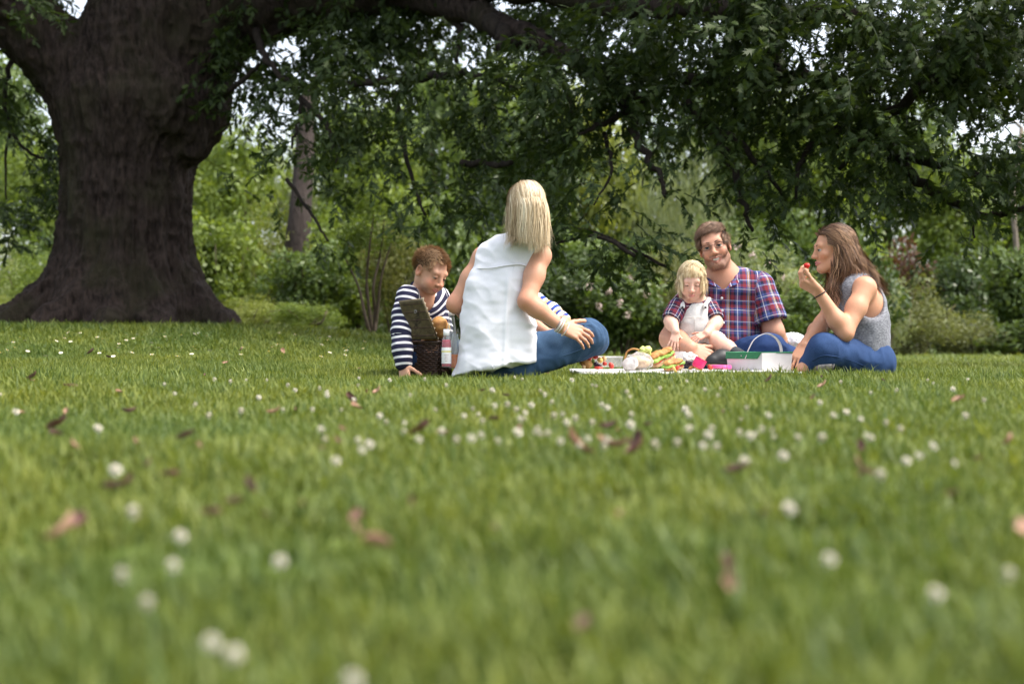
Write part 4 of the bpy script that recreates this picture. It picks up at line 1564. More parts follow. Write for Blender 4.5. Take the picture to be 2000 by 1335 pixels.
class Head:
    """Head of a person in its own axes: x right, y forward, z up; metres for an adult when s = 1."""

    def __init__(self, c, f, up, s, female=False, child=False, smile=False):
        self.c, self.R, self.s = np.asarray(c, float), basis(f, up), s
        self.female, self.child, self.smile = female, child, smile

    def w(self, *l):
        return self.c + self.R @ (np.array(l, float) * self.s)

    def local(self, V):
        return (V - self.c) @ self.R / self.s

    def add(self, F, lid=0.004):
        s, w, R = self.s, self.w, self.R
        ch, fe = self.child, self.female

        def E(c, r, k=0.02, op='u'):
            F.ell(w(*c), np.array(r) * s, R, k * s, op)
        E((0, -0.016, 0.030), (0.074, 0.094, 0.083))
        if ch:
            E((0, 0.026, -0.030), (0.063, 0.060, 0.070), 0.035)
            E((0, 0.060, -0.088), (0.024, 0.020, 0.018), 0.03)
            for x in (-1, 1):
                E((x * 0.036, 0.054, -0.050), (0.026, 0.024, 0.026), 0.025)
        else:
            jw = 0.051 if fe else 0.053
            E((0, 0.026, -0.040), (jw, 0.060, 0.078), 0.035)
            E((0, 0.066, -0.103), (0.017 if fe else 0.022, 0.018, 0.016), 0.028)
            for x in (-1, 1):
                E((x * 0.040, 0.058, -0.030), (0.020, 0.018, 0.018), 0.022)
                F.cone(w(x * (0.047 if fe else 0.048), 0.0, -0.070), w(x * 0.018, 0.058, -0.104), 0.017 * s, 0.014 * s, 0.03 * s)
        # brow, sockets, lids
        F.cone(w(-0.036, 0.073, 0.019), w(0.036, 0.073, 0.019), 0.012 * s, 0.012 * s, 0.02 * s)
        for x in (-1, 1):
            E((x * 0.031, 0.092, -0.003), (0.0165, 0.014, 0.0105), 0.010, 's')
            e = w(x * 0.031, 0.0735, -0.004)
            rr = 0.0136 * s
            upv, fw = R[:, 2], R[:, 1]
            zl = lid * s

            def lids(p, e=e, rr=rr, upv=upv, zl=zl):
                q = p - e
                d = np.sqrt((q * q).sum(1)) - rr
                z = q @ upv
                return np.minimum(np.maximum(d, zl - z), np.maximum(d, z + 0.0065 * s))
            F.func(lids, 0.003 * s)
        # nose
        nb = 0.0 if ch else (-0.003 if fe else 0.004)
        F.cone(w(0, 0.084, 0.004), w(0, 0.103 + nb, -0.034), 0.0070 * s, 0.0105 * s, 0.016 * s)
        E((0, 0.106 + nb, -0.037), (0.0105, 0.0105, 0.009), 0.008)
        for x in (-1, 1):
            E((x * 0.0115, 0.094, -0.040), (0.0075, 0.010, 0.007), 0.008)
            E((x * 0.006, 0.100, -0.0475), (0.0035, 0.005, 0.003), 0.003, 's')
        # mouth
        if self.smile:
            E((0, 0.094, -0.0715), (0.030, 0.018, 0.0080), 0.003, 's')
            E((0, 0.094, -0.0755), (0.022, 0.018, 0.0075), 0.004, 's')
            F.cone(w(-0.030, 0.076, -0.060), w(0, 0.0905, -0.0625), 0.003 * s, 0.0036 * s, 0.006 * s)
            F.cone(w(0.030, 0.076, -0.060), w(0, 0.0905, -0.0625), 0.003 * s, 0.0036 * s, 0.006 * s)
            F.cone(w(-0.030, 0.075, -0.064), w(0, 0.088, -0.0855), 0.003 * s, 0.0045 * s, 0.006 * s)
            F.cone(w(0.030, 0.075, -0.064), w(0, 0.088, -0.0855), 0.003 * s, 0.0045 * s, 0.006 * s)
            for x in (-1, 1):
                E((x * 0.043, 0.060, -0.043), (0.020, 0.018, 0.018), 0.02)
        else:
            wd = 0.019 if ch else 0.024
            for x in (-1, 1):
                F.cone(w(x * wd, 0.076, -0.0685), w(x * 0.004, 0.0905, -0.0655), 0.003 * s, 0.0052 * s, 0.006 * s)
                F.cone(w(x * wd * .9, 0.076, -0.0705), w(x * 0.003, 0.0885, -0.0765), 0.003 * s, 0.0062 * s, 0.006 * s)
            E((0, 0.094, -0.0712), (wd, 0.008, 0.0016), 0.003, 's')
        # ears
        for x in (-1, 1):
            E((x * 0.0765, -0.010, -0.010), (0.008, 0.019, 0.031), 0.010)
            E((x * 0.083, -0.006, -0.006), (0.006, 0.010, 0.017), 0.006, 's')

    def paint(self, V, col, lip, brow=None, beard=None, flush=(1.08, 0.86, 0.80)):
        """colour of the skin itself over the head: lips, cheeks, stubble"""
        l = self.local(V)
        ok = (np.abs(l[:, 0]) < 0.09) & (np.abs(l[:, 1]) < 0.13) & (l[:, 2] > -0.14) & (l[:, 2] < .13)

        def spot(c, r, a):
            d = (((l - c) / r) ** 2).sum(1)
            return np.where(ok, a * np.exp(-d * 1.2), 0)[:, None]
        for x in (-1, 1):
            k = spot((x * 0.043, 0.062, -0.038), (0.022, 0.03, 0.02), 0.7)
            col = col * (1 - k) + col * np.array(flush) * k
            k = spot((x * 0.08, -0.01, -0.01), (0.02, 0.03, 0.04), 0.5)
            col = col * (1 - k) + col * np.array(flush) * k
        k = spot((0, 0.105, -0.036), (0.014, 0.02, 0.014), 0.6)
        col = col * (1 - k) + col * np.array(flush) * k
        if beard is not None:
            m = smooth01(-l[:, 2], 0.046, 0.070) * smooth01(l[:, 1] * 0.6 + 0.03, 0.02, 0.05)
            m = np.maximum(m, smooth01(-l[:, 2], 0.015, 0.035) * smooth01(np.abs(l[:, 0]), 0.050, 0.060) * smooth01(l[:, 1], -.005, 0.012))
            m = np.maximum(m, np.exp(-(((l[:, 2] + 0.055) / 0.007) ** 2)) * (np.abs(l[:, 0]) < 0.034) * (l[:, 1] > .07))
            m = m * ok * np.clip(0.85 + 0.3 * vnoise(V, 400.0, 3), 0, 1) * (1 - 0.5 * np.exp(-(((l[:, 2] + 0.092) / 0.006) ** 2)) * (np.abs(l[:, 0]) < .016)) * (l[:, 2] > -.128)
            col = col * (1 - m[:, None] * 0.85) + np.array(beard) * m[:, None] * 0.85
        dz = 0.0095 if not self.smile else 0.0
        wd = 0.024 if self.child else 0.029
        if self.smile:
            m = ((np.abs(l[:, 2] + 0.0625 - 2 * l[:, 0] ** 2) < 0.0035) | (np.abs(l[:, 2] + 0.0855 - 22 * l[:, 0] ** 2) < 0.0045)) & (np.abs(l[:, 0]) < 0.030) & (l[:, 1] > 0.07)
            m |= (l[:, 1] < 0.079) & (l[:, 1] > 0.05) & (np.abs(l[:, 0]) < .028) & (l[:, 2] < -.064) & (l[:, 2] > -.083)
        else:
            m = (np.abs(l[:, 2] + 0.071) < dz * (1 - (np.abs(l[:, 0]) / wd) ** 2 * .8)) & (np.abs(l[:, 0]) < wd) & (l[:, 1] > 0.07)
        m = (m & ok).astype(float)[:, None] * (0.45 if self.smile else 0.85)
        return col * (1 - m) + np.array(lip) * m

    def features(self, person, iris, browcol, gaze=(0, 1, 0), lid=0.004, teeth=False, brow_r=0.0032):
        s = self.s
        g = unit(gaze)
        for x in (-1, 1):
            # eyeball
            n, m = 20, 14
            th = np.linspace(0, np.pi, m)
            ph = np.linspace(0, 2 * np.pi, n, endpoint=False)
            ax = np.array(basis(g, (0, 0, 1)))
            v = np.array([[math.sin(t) * math.cos(p), math.cos(t), math.sin(t) * math.sin(p)] for t in th for p in ph])
            lv = v @ ax.T * 0.0125 + np.array([x * 0.031, 0.0735, -0.004])
            f = [(i * n + k, i * n + (k + 1) % n, (i + 1) * n + (k + 1) % n, (i + 1) * n + k) for i in range(m - 1) for k in range(n)]
            c = np.where((v[:, 1] > 0.955)[:, None], np.array([.004, .004, .004]), np.where((v[:, 1] > 0.80)[:, None], np.array(iris), np.array([.38, .355, .33])))
            obj("eye", mesh_data("eye", self.c + (lv * s) @ self.R.T, f, M_EYE, True, {"Col": c}), person)
            # lashes along the upper lid
            pts = []
            for a in np.linspace(-1.15, 1.15, 9):
                z = lid + 0.0002
                rr = math.sqrt(max(0.0140 ** 2 - z * z, 1e-8))
                pts.append(self.w(x * 0.031 + rr * math.sin(a), 0.0735 + rr * math.cos(a), -0.004 + z - 0.0014 * abs(math.sin(a)) ** 2))
            mb = MB()
            mb.tube(pts, 0.0014 * s, 5)
            mb.build("eyelash", M_LASH, person)
            # brow
            pts = [self.w(x * q[0], q[1], q[2]) for q in ((0.013, 0.0865, 0.0165), (0.024, 0.0855, 0.0205), (0.036, 0.079, 0.0215), (0.047, 0.068, 0.0165))]
            mb = MB()
            mb.tube(catmull(pts, 4), np.array([.9, 1.1, 1.15, 1.1, 1.1, 1.05, 1.0, .95, .9, .8, .7, .5, .3]) * brow_r * s, 6, True, 0.5)
            mb.build("eyebrow", browcol, person)
        if teeth:
            mb = MB()
            for k in range(-5, 6):
                a = k * 0.155
                p = self.w(0.031 * math.sin(a), 0.0590 + 0.0245 * math.cos(a), -0.0705 + 0.9 * (0.031 * math.sin(a)) ** 2 * 6)
                hw, hh = 0.0023 * s, 0.0056 * s
                rx, rz, fy = self.R[:, 0] * math.cos(a) - self.R[:, 1] * math.sin(a), self.R[:, 2], self.R[:, 1]
                q = [p + sx * rx * hw + sz * rz * hh + sy * fy * 0.002 for sx in (-1, 1) for sy in (-1, 1) for sz in (-1, 1)]
                mb.add(q, [(0, 1, 3, 2), (4, 6, 7, 5), (0, 4, 5, 1), (2, 3, 7, 6), (0, 2, 6, 4), (1, 5, 7, 3)])
            mb.build("teeth", M_TOOTH, person)


M_LASH = simple_mat("eyelash", (0.02, 0.014, 0.01), None, 0.6, 50.0)


def hand(F, wrist, d, n, side, s=1.0, curl=(20, 25, 15), thumb_curl=12, spread=1.0, thumb_out=0.8, curls=None):
    """Palm, five fingers of unequal length. d: towards the fingers, n: out of the back of the hand, side: 'r' / 'l'."""
    d = unit(d)
    n = unit(np.asarray(n, float) - d * np.dot(n, d))
    t = np.cross(n, d) if side == 'r' else np.cross(d, n)   # towards the thumb
    wrist = np.asarray(wrist, float)
    tips = []

    def W(a, b, c):
        return wrist + (d * a + t * b + n * c) * s
    knuck = [(0.086, 0.030), (0.090, 0.0095), (0.086, -0.0105), (0.078, -0.029)]
    for a, b in knuck:
        F.cone(W(0.004, b * 0.62, 0), W(a, b, 0.002), 0.0145 * s, 0.0105 * s, 0.012 * s)
    F.ell(W(0.046, 0.0, -0.006), np.array([0.030, 0.050, 0.014]) * s, np.stack([t, d, n], 1), 0.014 * s)
    lens = [(0.041, 0.025, 0.021), (0.045, 0.029, 0.022), (0.042, 0.027, 0.021), (0.033, 0.020, 0.019)]
    for i, ((a, b), L) in enumerate(zip(knuck, lens)):
        p = W(a, b, 0.002)
        cu = curl if curls is None else curls[i]
        ang = 0.0
        sp = math.radians((7, 2, -3, -9)[i] * spread)
        base_d = d * math.cos(sp) + t * math.sin(sp)
        r = (0.0088, 0.0092, 0.0087, 0.0075)[i] * s
        for j in range(3):
            ang += math.radians(cu[j])
            dv = base_d * math.cos(ang) - n * math.sin(ang)
            q = p + dv * L[j] * s
            F.cone(p, q, r, r * 0.9, 0.0045 * s)
            r *= 0.9
            p = q
        tips.append(p)
    # thumb leaves the side of the palm
    p = W(0.020, 0.026, -0.006)
    dv = unit(d * 0.72 + t * thumb_out - n * 0.15)
    q = p + dv * 0.042 * s
    F.cone(p, q, 0.0140 * s, 0.0108 * s, 0.012 * s)
    for L, c in ((0.032, 1), (0.026, 2)):
        a = math.radians(thumb_curl * c)
        dv2 = unit(dv * math.cos(a) + (d * 0.6 - n * 0.8) * math.sin(a))
        p, q = q, q + dv2 * L * s
        F.cone(p, q, 0.0102 * s, 0.0092 * s, 0.005 * s)
    tips.append(q)
    return tips


def arm(F, sh, el, wr, r=(0.050, 0.041, 0.042, 0.028), k=0.03):
    sh, el, wr = map(lambda q: np.asarray(q, float), (sh, el, wr))
    m = sh + (el - sh) * 0.45
    m2 = el + (wr - el) * 0.3
    F.chain([sh, m, el], [r[0], (r[0] + r[1]) / 2 + 0.002, r[1]], k)
    F.chain([el, m2, wr], [r[1] * 0.97, r[2], r[3]], k)


def finish(name, F, lo, hi, h, mat, parent, colour=None, disp=None, keep=None, skip=None, extra=None, smooth=True):
    V, Q = F.extract(lo, hi, h, skip=skip)
    if keep is not None:
        V, Q, _ = prune(V, Q, keep(V))
    if skip is not None:
        V, Q, _ = prune(V, Q, skip(V) > -0.014)
    at = {}
    if extra:
        at.update(extra(V))
    if disp is not None:
        V = V + vert_normals(V, Q) * disp(V)[:, None]
    if colour is not None:
        at["Col"] = colour(V)
    return obj(name, mesh_data(name, V, Q, mat, smooth, at), parent)


def bone_coords(V, bones):
    """cloth coordinates: (around, along) of the nearest bone; bones = [(a, b, radius, reference normal)]"""
    best = np.full(len(V), 1e9)
    uv = np.zeros((len(V), 3))
    for i, bone in enumerate(bones):
        a, b, r, nn = bone[:4]
        off = bone[4] if len(bone) > 4 else 0.0
        a, b = np.asarray(a, float), np.asarray(b, float)
        ab = b - a
        L = np.linalg.norm(ab)
        t = np.clip((V - a) @ ab / L ** 2, 0, 1)
        w = V - a - t[:, None] * ab
        dd = np.linalg.norm(w, axis=1) - r
        ax = ab / L
        n1 = unit(np.asarray(nn, float) - ax * np.dot(nn, ax))
        n2 = np.cross(ax, n1)
        ang = np.arctan2(w @ n2, w @ n1)
        m = dd < best
        best[m] = dd[m]
        uv[m] = np.stack([ang * r, ((V - a) @ ax) + off, np.full(len(V), i / 8.0)], 1)[m]
    return uv


def clear_mat(name, col, rough=0.08, body=0.2, ior=1.45, edge=0.55):
    """clear thin glass or film: mostly see-through, with a thin pale shine that still lets light pass"""
    m, nt, b = new_mat(name)
    b.inputs["Base Color"].default_value = rgba(col)
    b.inputs["Roughness"].default_value = rough
    b.inputs["IOR"].default_value = ior
    tr = nt.nodes.new("ShaderNodeBsdfTransparent")
    tr.inputs["Color"].default_value = rgba(tuple(0.5 + 0.5 * c for c in col))
    fr = nt.nodes.new("ShaderNodeLayerWeight")
    fr.inputs["Blend"].default_value = 0.35
    ma = nt.nodes.new("ShaderNodeMath")
    ma.operation = 'MULTIPLY_ADD'
    ma.inputs[1].default_value = edge
    ma.inputs[2].default_value = body
    nt.links.new(fr.outputs["Fresnel"], ma.inputs[0])
    mx = nt.nodes.new("ShaderNodeMixShader")
    nt.links.new(ma.outputs[0], mx.inputs[0])
    nt.links.new(tr.outputs[0], mx.inputs[1])
    nt.links.new(b.outputs[0], mx.inputs[2])
    nt.links.new(mx.outputs[0], nt.nodes["Material Output"].inputs["Surface"])
    return m


# ------------------------------------------------------------------ hair
def hair_mesh(H, parent, n, length, colours, region, width=0.0035, steps=9, grav=0.6, comb=None, wave=0.0, wavef=60.0, collide=None, seed=1, lift=0.3, out=0.004, cap=True, taper=0.35, root_dark=0.7, waveseed=None, lenfn=None, hug=0.0, hugz=-0.04, flow=None, fall=-9.0, flowvar=0.0, tone_amp=0.75):
    """Locks of hair rooted on the scalp, combed and falling round the head: one mesh."""
    rg = np.random.default_rng(seed)
    cc, cr = np.array([0, -0.016, 0.030]), np.array([0.076, 0.096, 0.085])
    d = rg.normal(0, 1, (n * 8, 3))
    d /= np.linalg.norm(d, axis=1, keepdims=True)
    p = cc + d * cr
    ok = region(p)
    p, d = p[ok][:n], d[ok][:n]
    n = len(p)
    L = (np.full(n, length) if lenfn is None else lenfn(p)) * rg.uniform(0.72, 1.14, n)
    nrm = d / cr
    nrm /= np.linalg.norm(nrm, axis=1, keepdims=True)
    fv = np.repeat(np.array([(0, 0, -1.0) if flow is None else flow], float), n, 0)
    if flowvar:
        fv[:, :2] *= np.clip(0.5 + 0.9 * vnoise(p, 24.0, seed + 2) + rg.normal(0, .2, n), 0.0, 1.15)[:, None] if flow is not None else 1.0
        fv[:, 0] += rg.normal(0, flowvar, n)
    fv /= np.linalg.norm(fv, axis=1, keepdims=True)
    gl = fv @ H.R
    dirv = nrm * lift + (comb(p, nrm) if comb is not None else 0)
    dirv = dirv / (np.linalg.norm(dirv, axis=1, keepdims=True) + 1e-9)
    step = L / steps
    path = [p.copy()]
    pos = p.copy()
    offs = rg.uniform(0.0, 1.0, n) ** 1.3 * out * 3 + out * 0.4
    for i in range(steps):
        dirv = dirv + gl * grav * (0.35 + i / steps)
        low = pos[:, 2] < fall
        dirv[low] = dirv[low] * 0.25 + gl[low]
        dirv /= np.linalg.norm(dirv, axis=1, keepdims=True)
        pos = pos + dirv * step[:, None]
        # keep outside the skull and face
        q = (pos - cc) / (cr + offs[:, None])
        k = np.linalg.norm(q, axis=1)
        ins = k < 1
        pos[ins] = cc + (pos[ins] - cc) / k[ins][:, None]
        if hug:
            q = (pos - cc) / (cr + offs[:, None])
            k = np.linalg.norm(q, axis=1)
            far = (k > 1) & (pos[:, 2] > hugz)
            pos[far] = cc + (pos[far] - cc) / k[far][:, None] * (1 + (k[far] - 1) * (1 - hug))[:, None]
        if collide is not None:
            for c3, r3 in collide:
                q = (pos - c3) / (np.asarray(r3) + offs[:, None])
                k = np.linalg.norm(q, axis=1)
                ins = k < 1
                pos[ins] = c3 + (pos[ins] - c3) / k[ins][:, None]
        path.append(pos.copy())
        dirv = pos - path[-2]
        dirv /= np.linalg.norm(dirv, axis=1, keepdims=True) + 1e-9
    path = np.stack(path, 1)                       # n, steps+1, 3
    if wave:
        t = np.linspace(0, 1, steps + 1)[None, :]
        ph = rg.uniform(0, 6.28, n)[:, None] if waveseed is None else (vnoise(p, waveseed, 3) * 9)[:, None] + rg.normal(0, .35, n)[:, None]
        arc = t * L[:, None]
        amp = wave * smooth01(t, 0.15, 0.7)
        a1 = np.stack([np.sin(arc * wavef + ph), np.cos(arc * wavef * 0.9 + ph * 1.3), 0 * arc], -1)
        path = path + amp[:, :, None] * a1
    tan = np.gradient(path, axis=1)
    tan /= np.linalg.norm(tan, axis=2, keepdims=True) + 1e-9
    outv = path - cc[None, None]
    outv[:, :, 2] *= 0.3
    side = np.cross(tan, outv)
    side /= np.linalg.norm(side, axis=2, keepdims=True) + 1e-9
    up = np.cross(side, tan)
    t = np.linspace(0, 1, steps + 1)
    wd = width * rg.uniform(0.6, 1.3, (n, 1)) * (1 - (1 - taper) * t[None] ** 2)
    wd = wd[:, :, None]
    V = np.stack([path - side * wd, path + side * wd], 2).reshape(-1, 3)
    m = (steps + 1) * 2
    base = []
    for i in range(steps):
        base.append((i * 2, i * 2 + 1, (i + 1) * 2 + 1, (i + 1) * 2))
    base = np.array(base)
    Q = (base[None] + (np.arange(n) * m)[:, None, None]).reshape(-1, 4)
    pal = np.array(colours)
    tone = np.clip(0.5 + tone_amp * vnoise(p, 42.0, seed) + rg.normal(0, 0.22, n), 0, 0.999) * (len(pal) - 1)
    i0 = tone.astype(int)
    fr = (tone - i0)[:, None]
    col = pal[i0] * (1 - fr) + pal[np.minimum(i0 + 1, len(pal) - 1)] * fr
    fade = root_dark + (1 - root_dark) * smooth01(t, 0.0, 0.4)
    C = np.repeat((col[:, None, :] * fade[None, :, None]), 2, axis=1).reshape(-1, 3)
    if cap:
        a, b = 96, 64
        g = np.array([[math.cos(x) * math.sin(y), math.sin(x) * math.sin(y), math.cos(y)] for y in np.linspace(0, math.pi, b) for x in np.linspace(0, 2 * math.pi, a, endpoint=False)])
        cp = cc + g * (cr + out * 0.5)
        q0 = cc + g * cr
        keep = region(q0) & region(q0 + [0, 0.014, 0]) & region(q0 - [0, 0, 0.014])
        cq = np.array([(i * a + k, i * a + (k + 1) % a, (i + 1) * a + (k + 1) % a, (i + 1) * a + k) for i in range(b - 1) for k in range(a)])
        cv, cq, used = prune(cp, cq, keep)
        Q = np.concatenate([Q, cq + len(V)])
        V = np.concatenate([V, cv])
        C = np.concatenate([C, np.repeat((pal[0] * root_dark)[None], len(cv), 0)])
    Wv = H.c + (V * H.s) @ H.R.T
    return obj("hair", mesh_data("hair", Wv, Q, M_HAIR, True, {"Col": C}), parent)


# ------------------------------------------------------------------ cloth materials
def denim(name, c1, c2):
    m, nt, b = new_mat(name)
    tc = nt.nodes.new("ShaderNodeTexCoord")
    n1 = N(nt, "ShaderNodeTexNoise")
    n1.inputs["Scale"].default_value = 7.0
    n1.inputs["Detail"].default_value = 5.0
    nt.links.new(tc.outputs["Object"], n1.inputs["Vector"])
    n2 = N(nt, "ShaderNodeTexNoise")
    n2.inputs["Scale"].default_value = 420.0
    nt.links.new(tc.outputs["Object"], n2.inputs["Vector"])
    r = ramp(nt, n1.outputs[0], [(0.3, c2), (0.7, c1)])
    r2 = ramp(nt, n2.outputs[0], [(0.3, (0.7,) * 3), (0.7, (1.25,) * 3)])
    mx = N(nt, "ShaderNodeMix", data_type='RGBA', blend_type='MULTIPLY')
    mx.inputs[0].default_value = 1.0
    nt.links.new(r.outputs[0], mx.inputs[6])
    nt.links.new(r2.outputs[0], mx.inputs[7])
    nt.links.new(mx.outputs[2], b.inputs["Base Color"])
    b.inputs["Roughness"].default_value = 0.85
    b.inputs["Specular IOR Level"].default_value = 0.15
    bu = nt.nodes.new("ShaderNodeBump")
    bu.inputs["Strength"].default_value = 0.3
    bu.inputs["Distance"].default_value = 0.001
    nt.links.new(n2.outputs[0], bu.inputs["Height"])
    nt.links.new(bu.outputs[0], b.inputs["Normal"])
    return m


def stripe_fac(nt, sock, period, stops, off=0.0):
    ma = nt.nodes.new("ShaderNodeMath")
    ma.operation = 'MULTIPLY_ADD'
    ma.inputs[1].default_value = 1.0 / period
    ma.inputs[2].default_value = 10.0 + off
    nt.links.new(sock, ma.inputs[0])
    fr = nt.nodes.new("ShaderNodeMath")
    fr.operation = 'FRACT'
    nt.links.new(ma.outputs[0], fr.inputs[0])
    return ramp(nt, fr.outputs[0], stops, 'CONSTANT')


def cloth_uv(nt):
    a = nt.nodes.new("ShaderNodeAttribute")
    a.attribute_name = "uvc"
    s = nt.nodes.new("ShaderNodeSeparateColor")
    nt.links.new(a.outputs["Color"], s.inputs[0])
    return s.outputs[0], s.outputs[1]


def plaid(name, warp, weft, period):
    m, nt, b = new_mat(name)
    u, v = cloth_uv(nt)
    r1 = stripe_fac(nt, u, period, warp)
    r2 = stripe_fac(nt, v, period, weft)
    mx = N(nt, "ShaderNodeMix", data_type='RGBA')
    mx.inputs[0].default_value = 0.5
    nt.links.new(r1.outputs[0], mx.inputs[6])
    nt.links.new(r2.outputs[0], mx.inputs[7])
    nt.links.new(mx.outputs[2], b.inputs["Base Color"])
    b.inputs["Roughness"].default_value = 0.85
    b.inputs["Specular IOR Level"].default_value = 0.15
    noise_bump(nt, b, 500.0, 0.2, 0.0006)
    return m


NAVY, BLUE, RED, WHITE, YEL, DK = (0.018, 0.020, 0.050), (0.060, 0.085, 0.23), (0.20, 0.030, 0.042), (0.70, 0.69, 0.72), (0.55, 0.36, 0.12), (0.03, 0.015, 0.03)
M_PLAID = plaid("plaid_shirt", [(0, RED), (.16, NAVY), (.27, BLUE), (.40, WHITE), (.435, BLUE), (.52, NAVY), (.60, RED), (.72, NAVY), (.80, YEL), (.825, NAVY), (.85, WHITE), (.885, NAVY), (.91, YEL), (.935, BLUE)],
                [(0, RED), (.22, NAVY), (.36, BLUE), (.50, WHITE), (.525, BLUE), (.62, RED), (.76, NAVY), (.88, BLUE), (.95, WHITE), (.97, BLUE)], 0.105)
M_PLAID2 = plaid("small_plaid_shirt", [(0, RED), (.3, DK), (.5, NAVY), (.62, WHITE), (.68, NAVY), (.8, BLUE), (.92, WHITE), (.96, RED)],
                 [(0, RED), (.3, NAVY), (.55, WHITE), (.6, NAVY), (.75, DK), (.9, BLUE)], 0.05)


def striped(name, stops, period, axis=1, rough=0.85):
    m, nt, b = new_mat(name)
    u, v = cloth_uv(nt)
    r = stripe_fac(nt, v if axis else u, period, stops)
    nt.links.new(r.outputs[0], b.inputs["Base Color"])
    b.inputs["Roughness"].default_value = rough
    b.inputs["Specular IOR Level"].default_value = 0.15
    noise_bump(nt, b, 400.0, 0.25, 0.0006)
    return m


M_NAVYSTRIPE = striped("navy_white_stripe", [(0, (0.022, 0.022, 0.050)), (0.66, (0.72, 0.71, 0.72))], 0.0315)
M_SAILOR = striped("blue_white_tan_stripe", [(0, (0.75, 0.74, 0.72)), (0.2, (0.03, 0.06, 0.26)), (0.42, (0.75, 0.74, 0.72)), (0.55, (0.55, 0.38, 0.2)), (0.72, (0.03, 0.06, 0.26)), (0.9, (0.75, 0.74, 0.72))], 0.072)
M_JEANS_W = denim("denim_mid_blue", (0.060, 0.115, 0.205), (0.032, 0.066, 0.128))
M_JEANS_Y = denim("denim_bright_blue", (0.034, 0.070, 0.170), (0.020, 0.043, 0.11))
M_JEANS_M = denim("denim_royal_blue", (0.026, 0.058, 0.165), (0.016, 0.036, 0.11))
M_JEANS_B = denim("denim_dark_blue", (0.03, 0.06, 0.13), (0.018, 0.035, 0.085))
M_WHITECLOTH = simple_mat("white_linen", (0.80, 0.80, 0.82), (0.74, 0.74, 0.77), 0.9, 260.0, 0.25, 0.0006, spec=0.1)
M_BIB = simple_mat("pale_grey_denim", (0.66, 0.65, 0.62), (0.54, 0.54, 0.53), 0.9, 120.0, 0.25, 0.0008, spec=0.1)


def heather():
    m, nt, b = new_mat("grey_heather_knit")
    tc = nt.nodes.new("ShaderNodeTexCoord")
    mp = nt.nodes.new("ShaderNodeMapping")
    mp.inputs["Scale"].default_value = (1, 1, 2.4)
    nt.links.new(tc.outputs["Object"], mp.inputs[0])
    no = N(nt, "ShaderNodeTexNoise")
    no.inputs["Scale"].default_value = 95.0
    no.inputs["Detail"].default_value = 3.0
    nt.links.new(mp.outputs[0], no.inputs["Vector"])
    r = ramp(nt, no.outputs[0], [(0.3, (0.11, 0.115, 0.135)), (0.7, (0.30, 0.305, 0.33))])
    nt.links.new(r.outputs[0], b.inputs["Base Color"])
    b.inputs["Roughness"].default_value = 0.95
    b.inputs["Specular IOR Level"].default_value = 0.1
    bu = nt.nodes.new("ShaderNodeBump")
    bu.inputs["Strength"].default_value = 0.4
    bu.inputs["Distance"].default_value = 0.001
    nt.links.new(no.outputs[0], bu.inputs["Height"])
    nt.links.new(bu.outputs[0], b.inputs["Normal"])
    return m


M_HEATHER = heather()
M_SHOE_BLACK = simple_mat("black_shoe", (0.012, 0.012, 0.013), (0.02, 0.02, 0.02), 0.5, 90.0, 0.15)
M_SHOE_SILVER = simple_mat("silver_shoe", (0.42, 0.38, 0.36), (0.2, 0.17, 0.16), 0.35, 90.0, 0.15, metallic=0.6)
M_SOLE = simple_mat("shoe_sole", (0.14, 0.09, 0.05), (0.09, 0.06, 0.035), 0.8, 90.0, 0.2)
M_SOCK = simple_mat("dark_sock", (0.05, 0.055, 0.06), (0.03, 0.035, 0.04), 0.9, 200.0, 0.3)
M_CAMO = simple_mat("camouflage_canvas", (0.25, 0.22, 0.15), (0.05, 0.045, 0.03), 0.9, 60.0, 0.2)
M_METAL = simple_mat("steel_wire", (0.55, 0.55, 0.56), None, 0.25, 100.0, 0.02, metallic=1.0)
M_DARKMETAL = simple_mat("dark_wire", (0.05, 0.05, 0.055), None, 0.3, 100.0, 0.02, metallic=0.8)
M_BAND = simple_mat("black_band", (0.015, 0.012, 0.012), None, 0.7, 100.0, 0.1)
M_WHITEBAND = simple_mat("white_band", (0.75, 0.72, 0.68), (0.6, 0.56, 0.5), 0.6, 100.0, 0.1)
M_GOLD = simple_mat("gold_bangle", (0.6, 0.48, 0.25), None, 0.3, 100.0, 0.05, metallic=0.9)


def ring(c, axis, r, rad, name, mat, parent, flat=None):
    ax = unit(axis)
    a = unit(np.cross(ax, [0.3, 0.5, 0.81]))
    b = np.cross(ax, a)
    pts = [np.asarray(c, float) + (a * math.cos(t) + b * math.sin(t)) * r for t in np.linspace(0, 2 * np.pi, 22, endpoint=False)]
    mb = MB()
    mb.tube(pts, rad, 6, False, flat, closed=True)
    return mb.build(name, mat, parent)


def folds(amp, seed, stretch=(1, 1, 1), sc=14.0, fine=0.35):
    st = np.array(stretch, float)

    def f(V):
        q = V * st
        r = 1 - 2 * np.abs(vnoise(q + 0.05 * np.stack([vnoise(V, 7, seed + 3)] * 3, 1), sc, seed))
        return amp * (0.6 * r + fine * vnoise(V, sc * 2.6, seed + 5))
    return f


def around(pts, pad):
    a = np.array(pts)
    return a.min(0) - pad, a.max(0) + pad


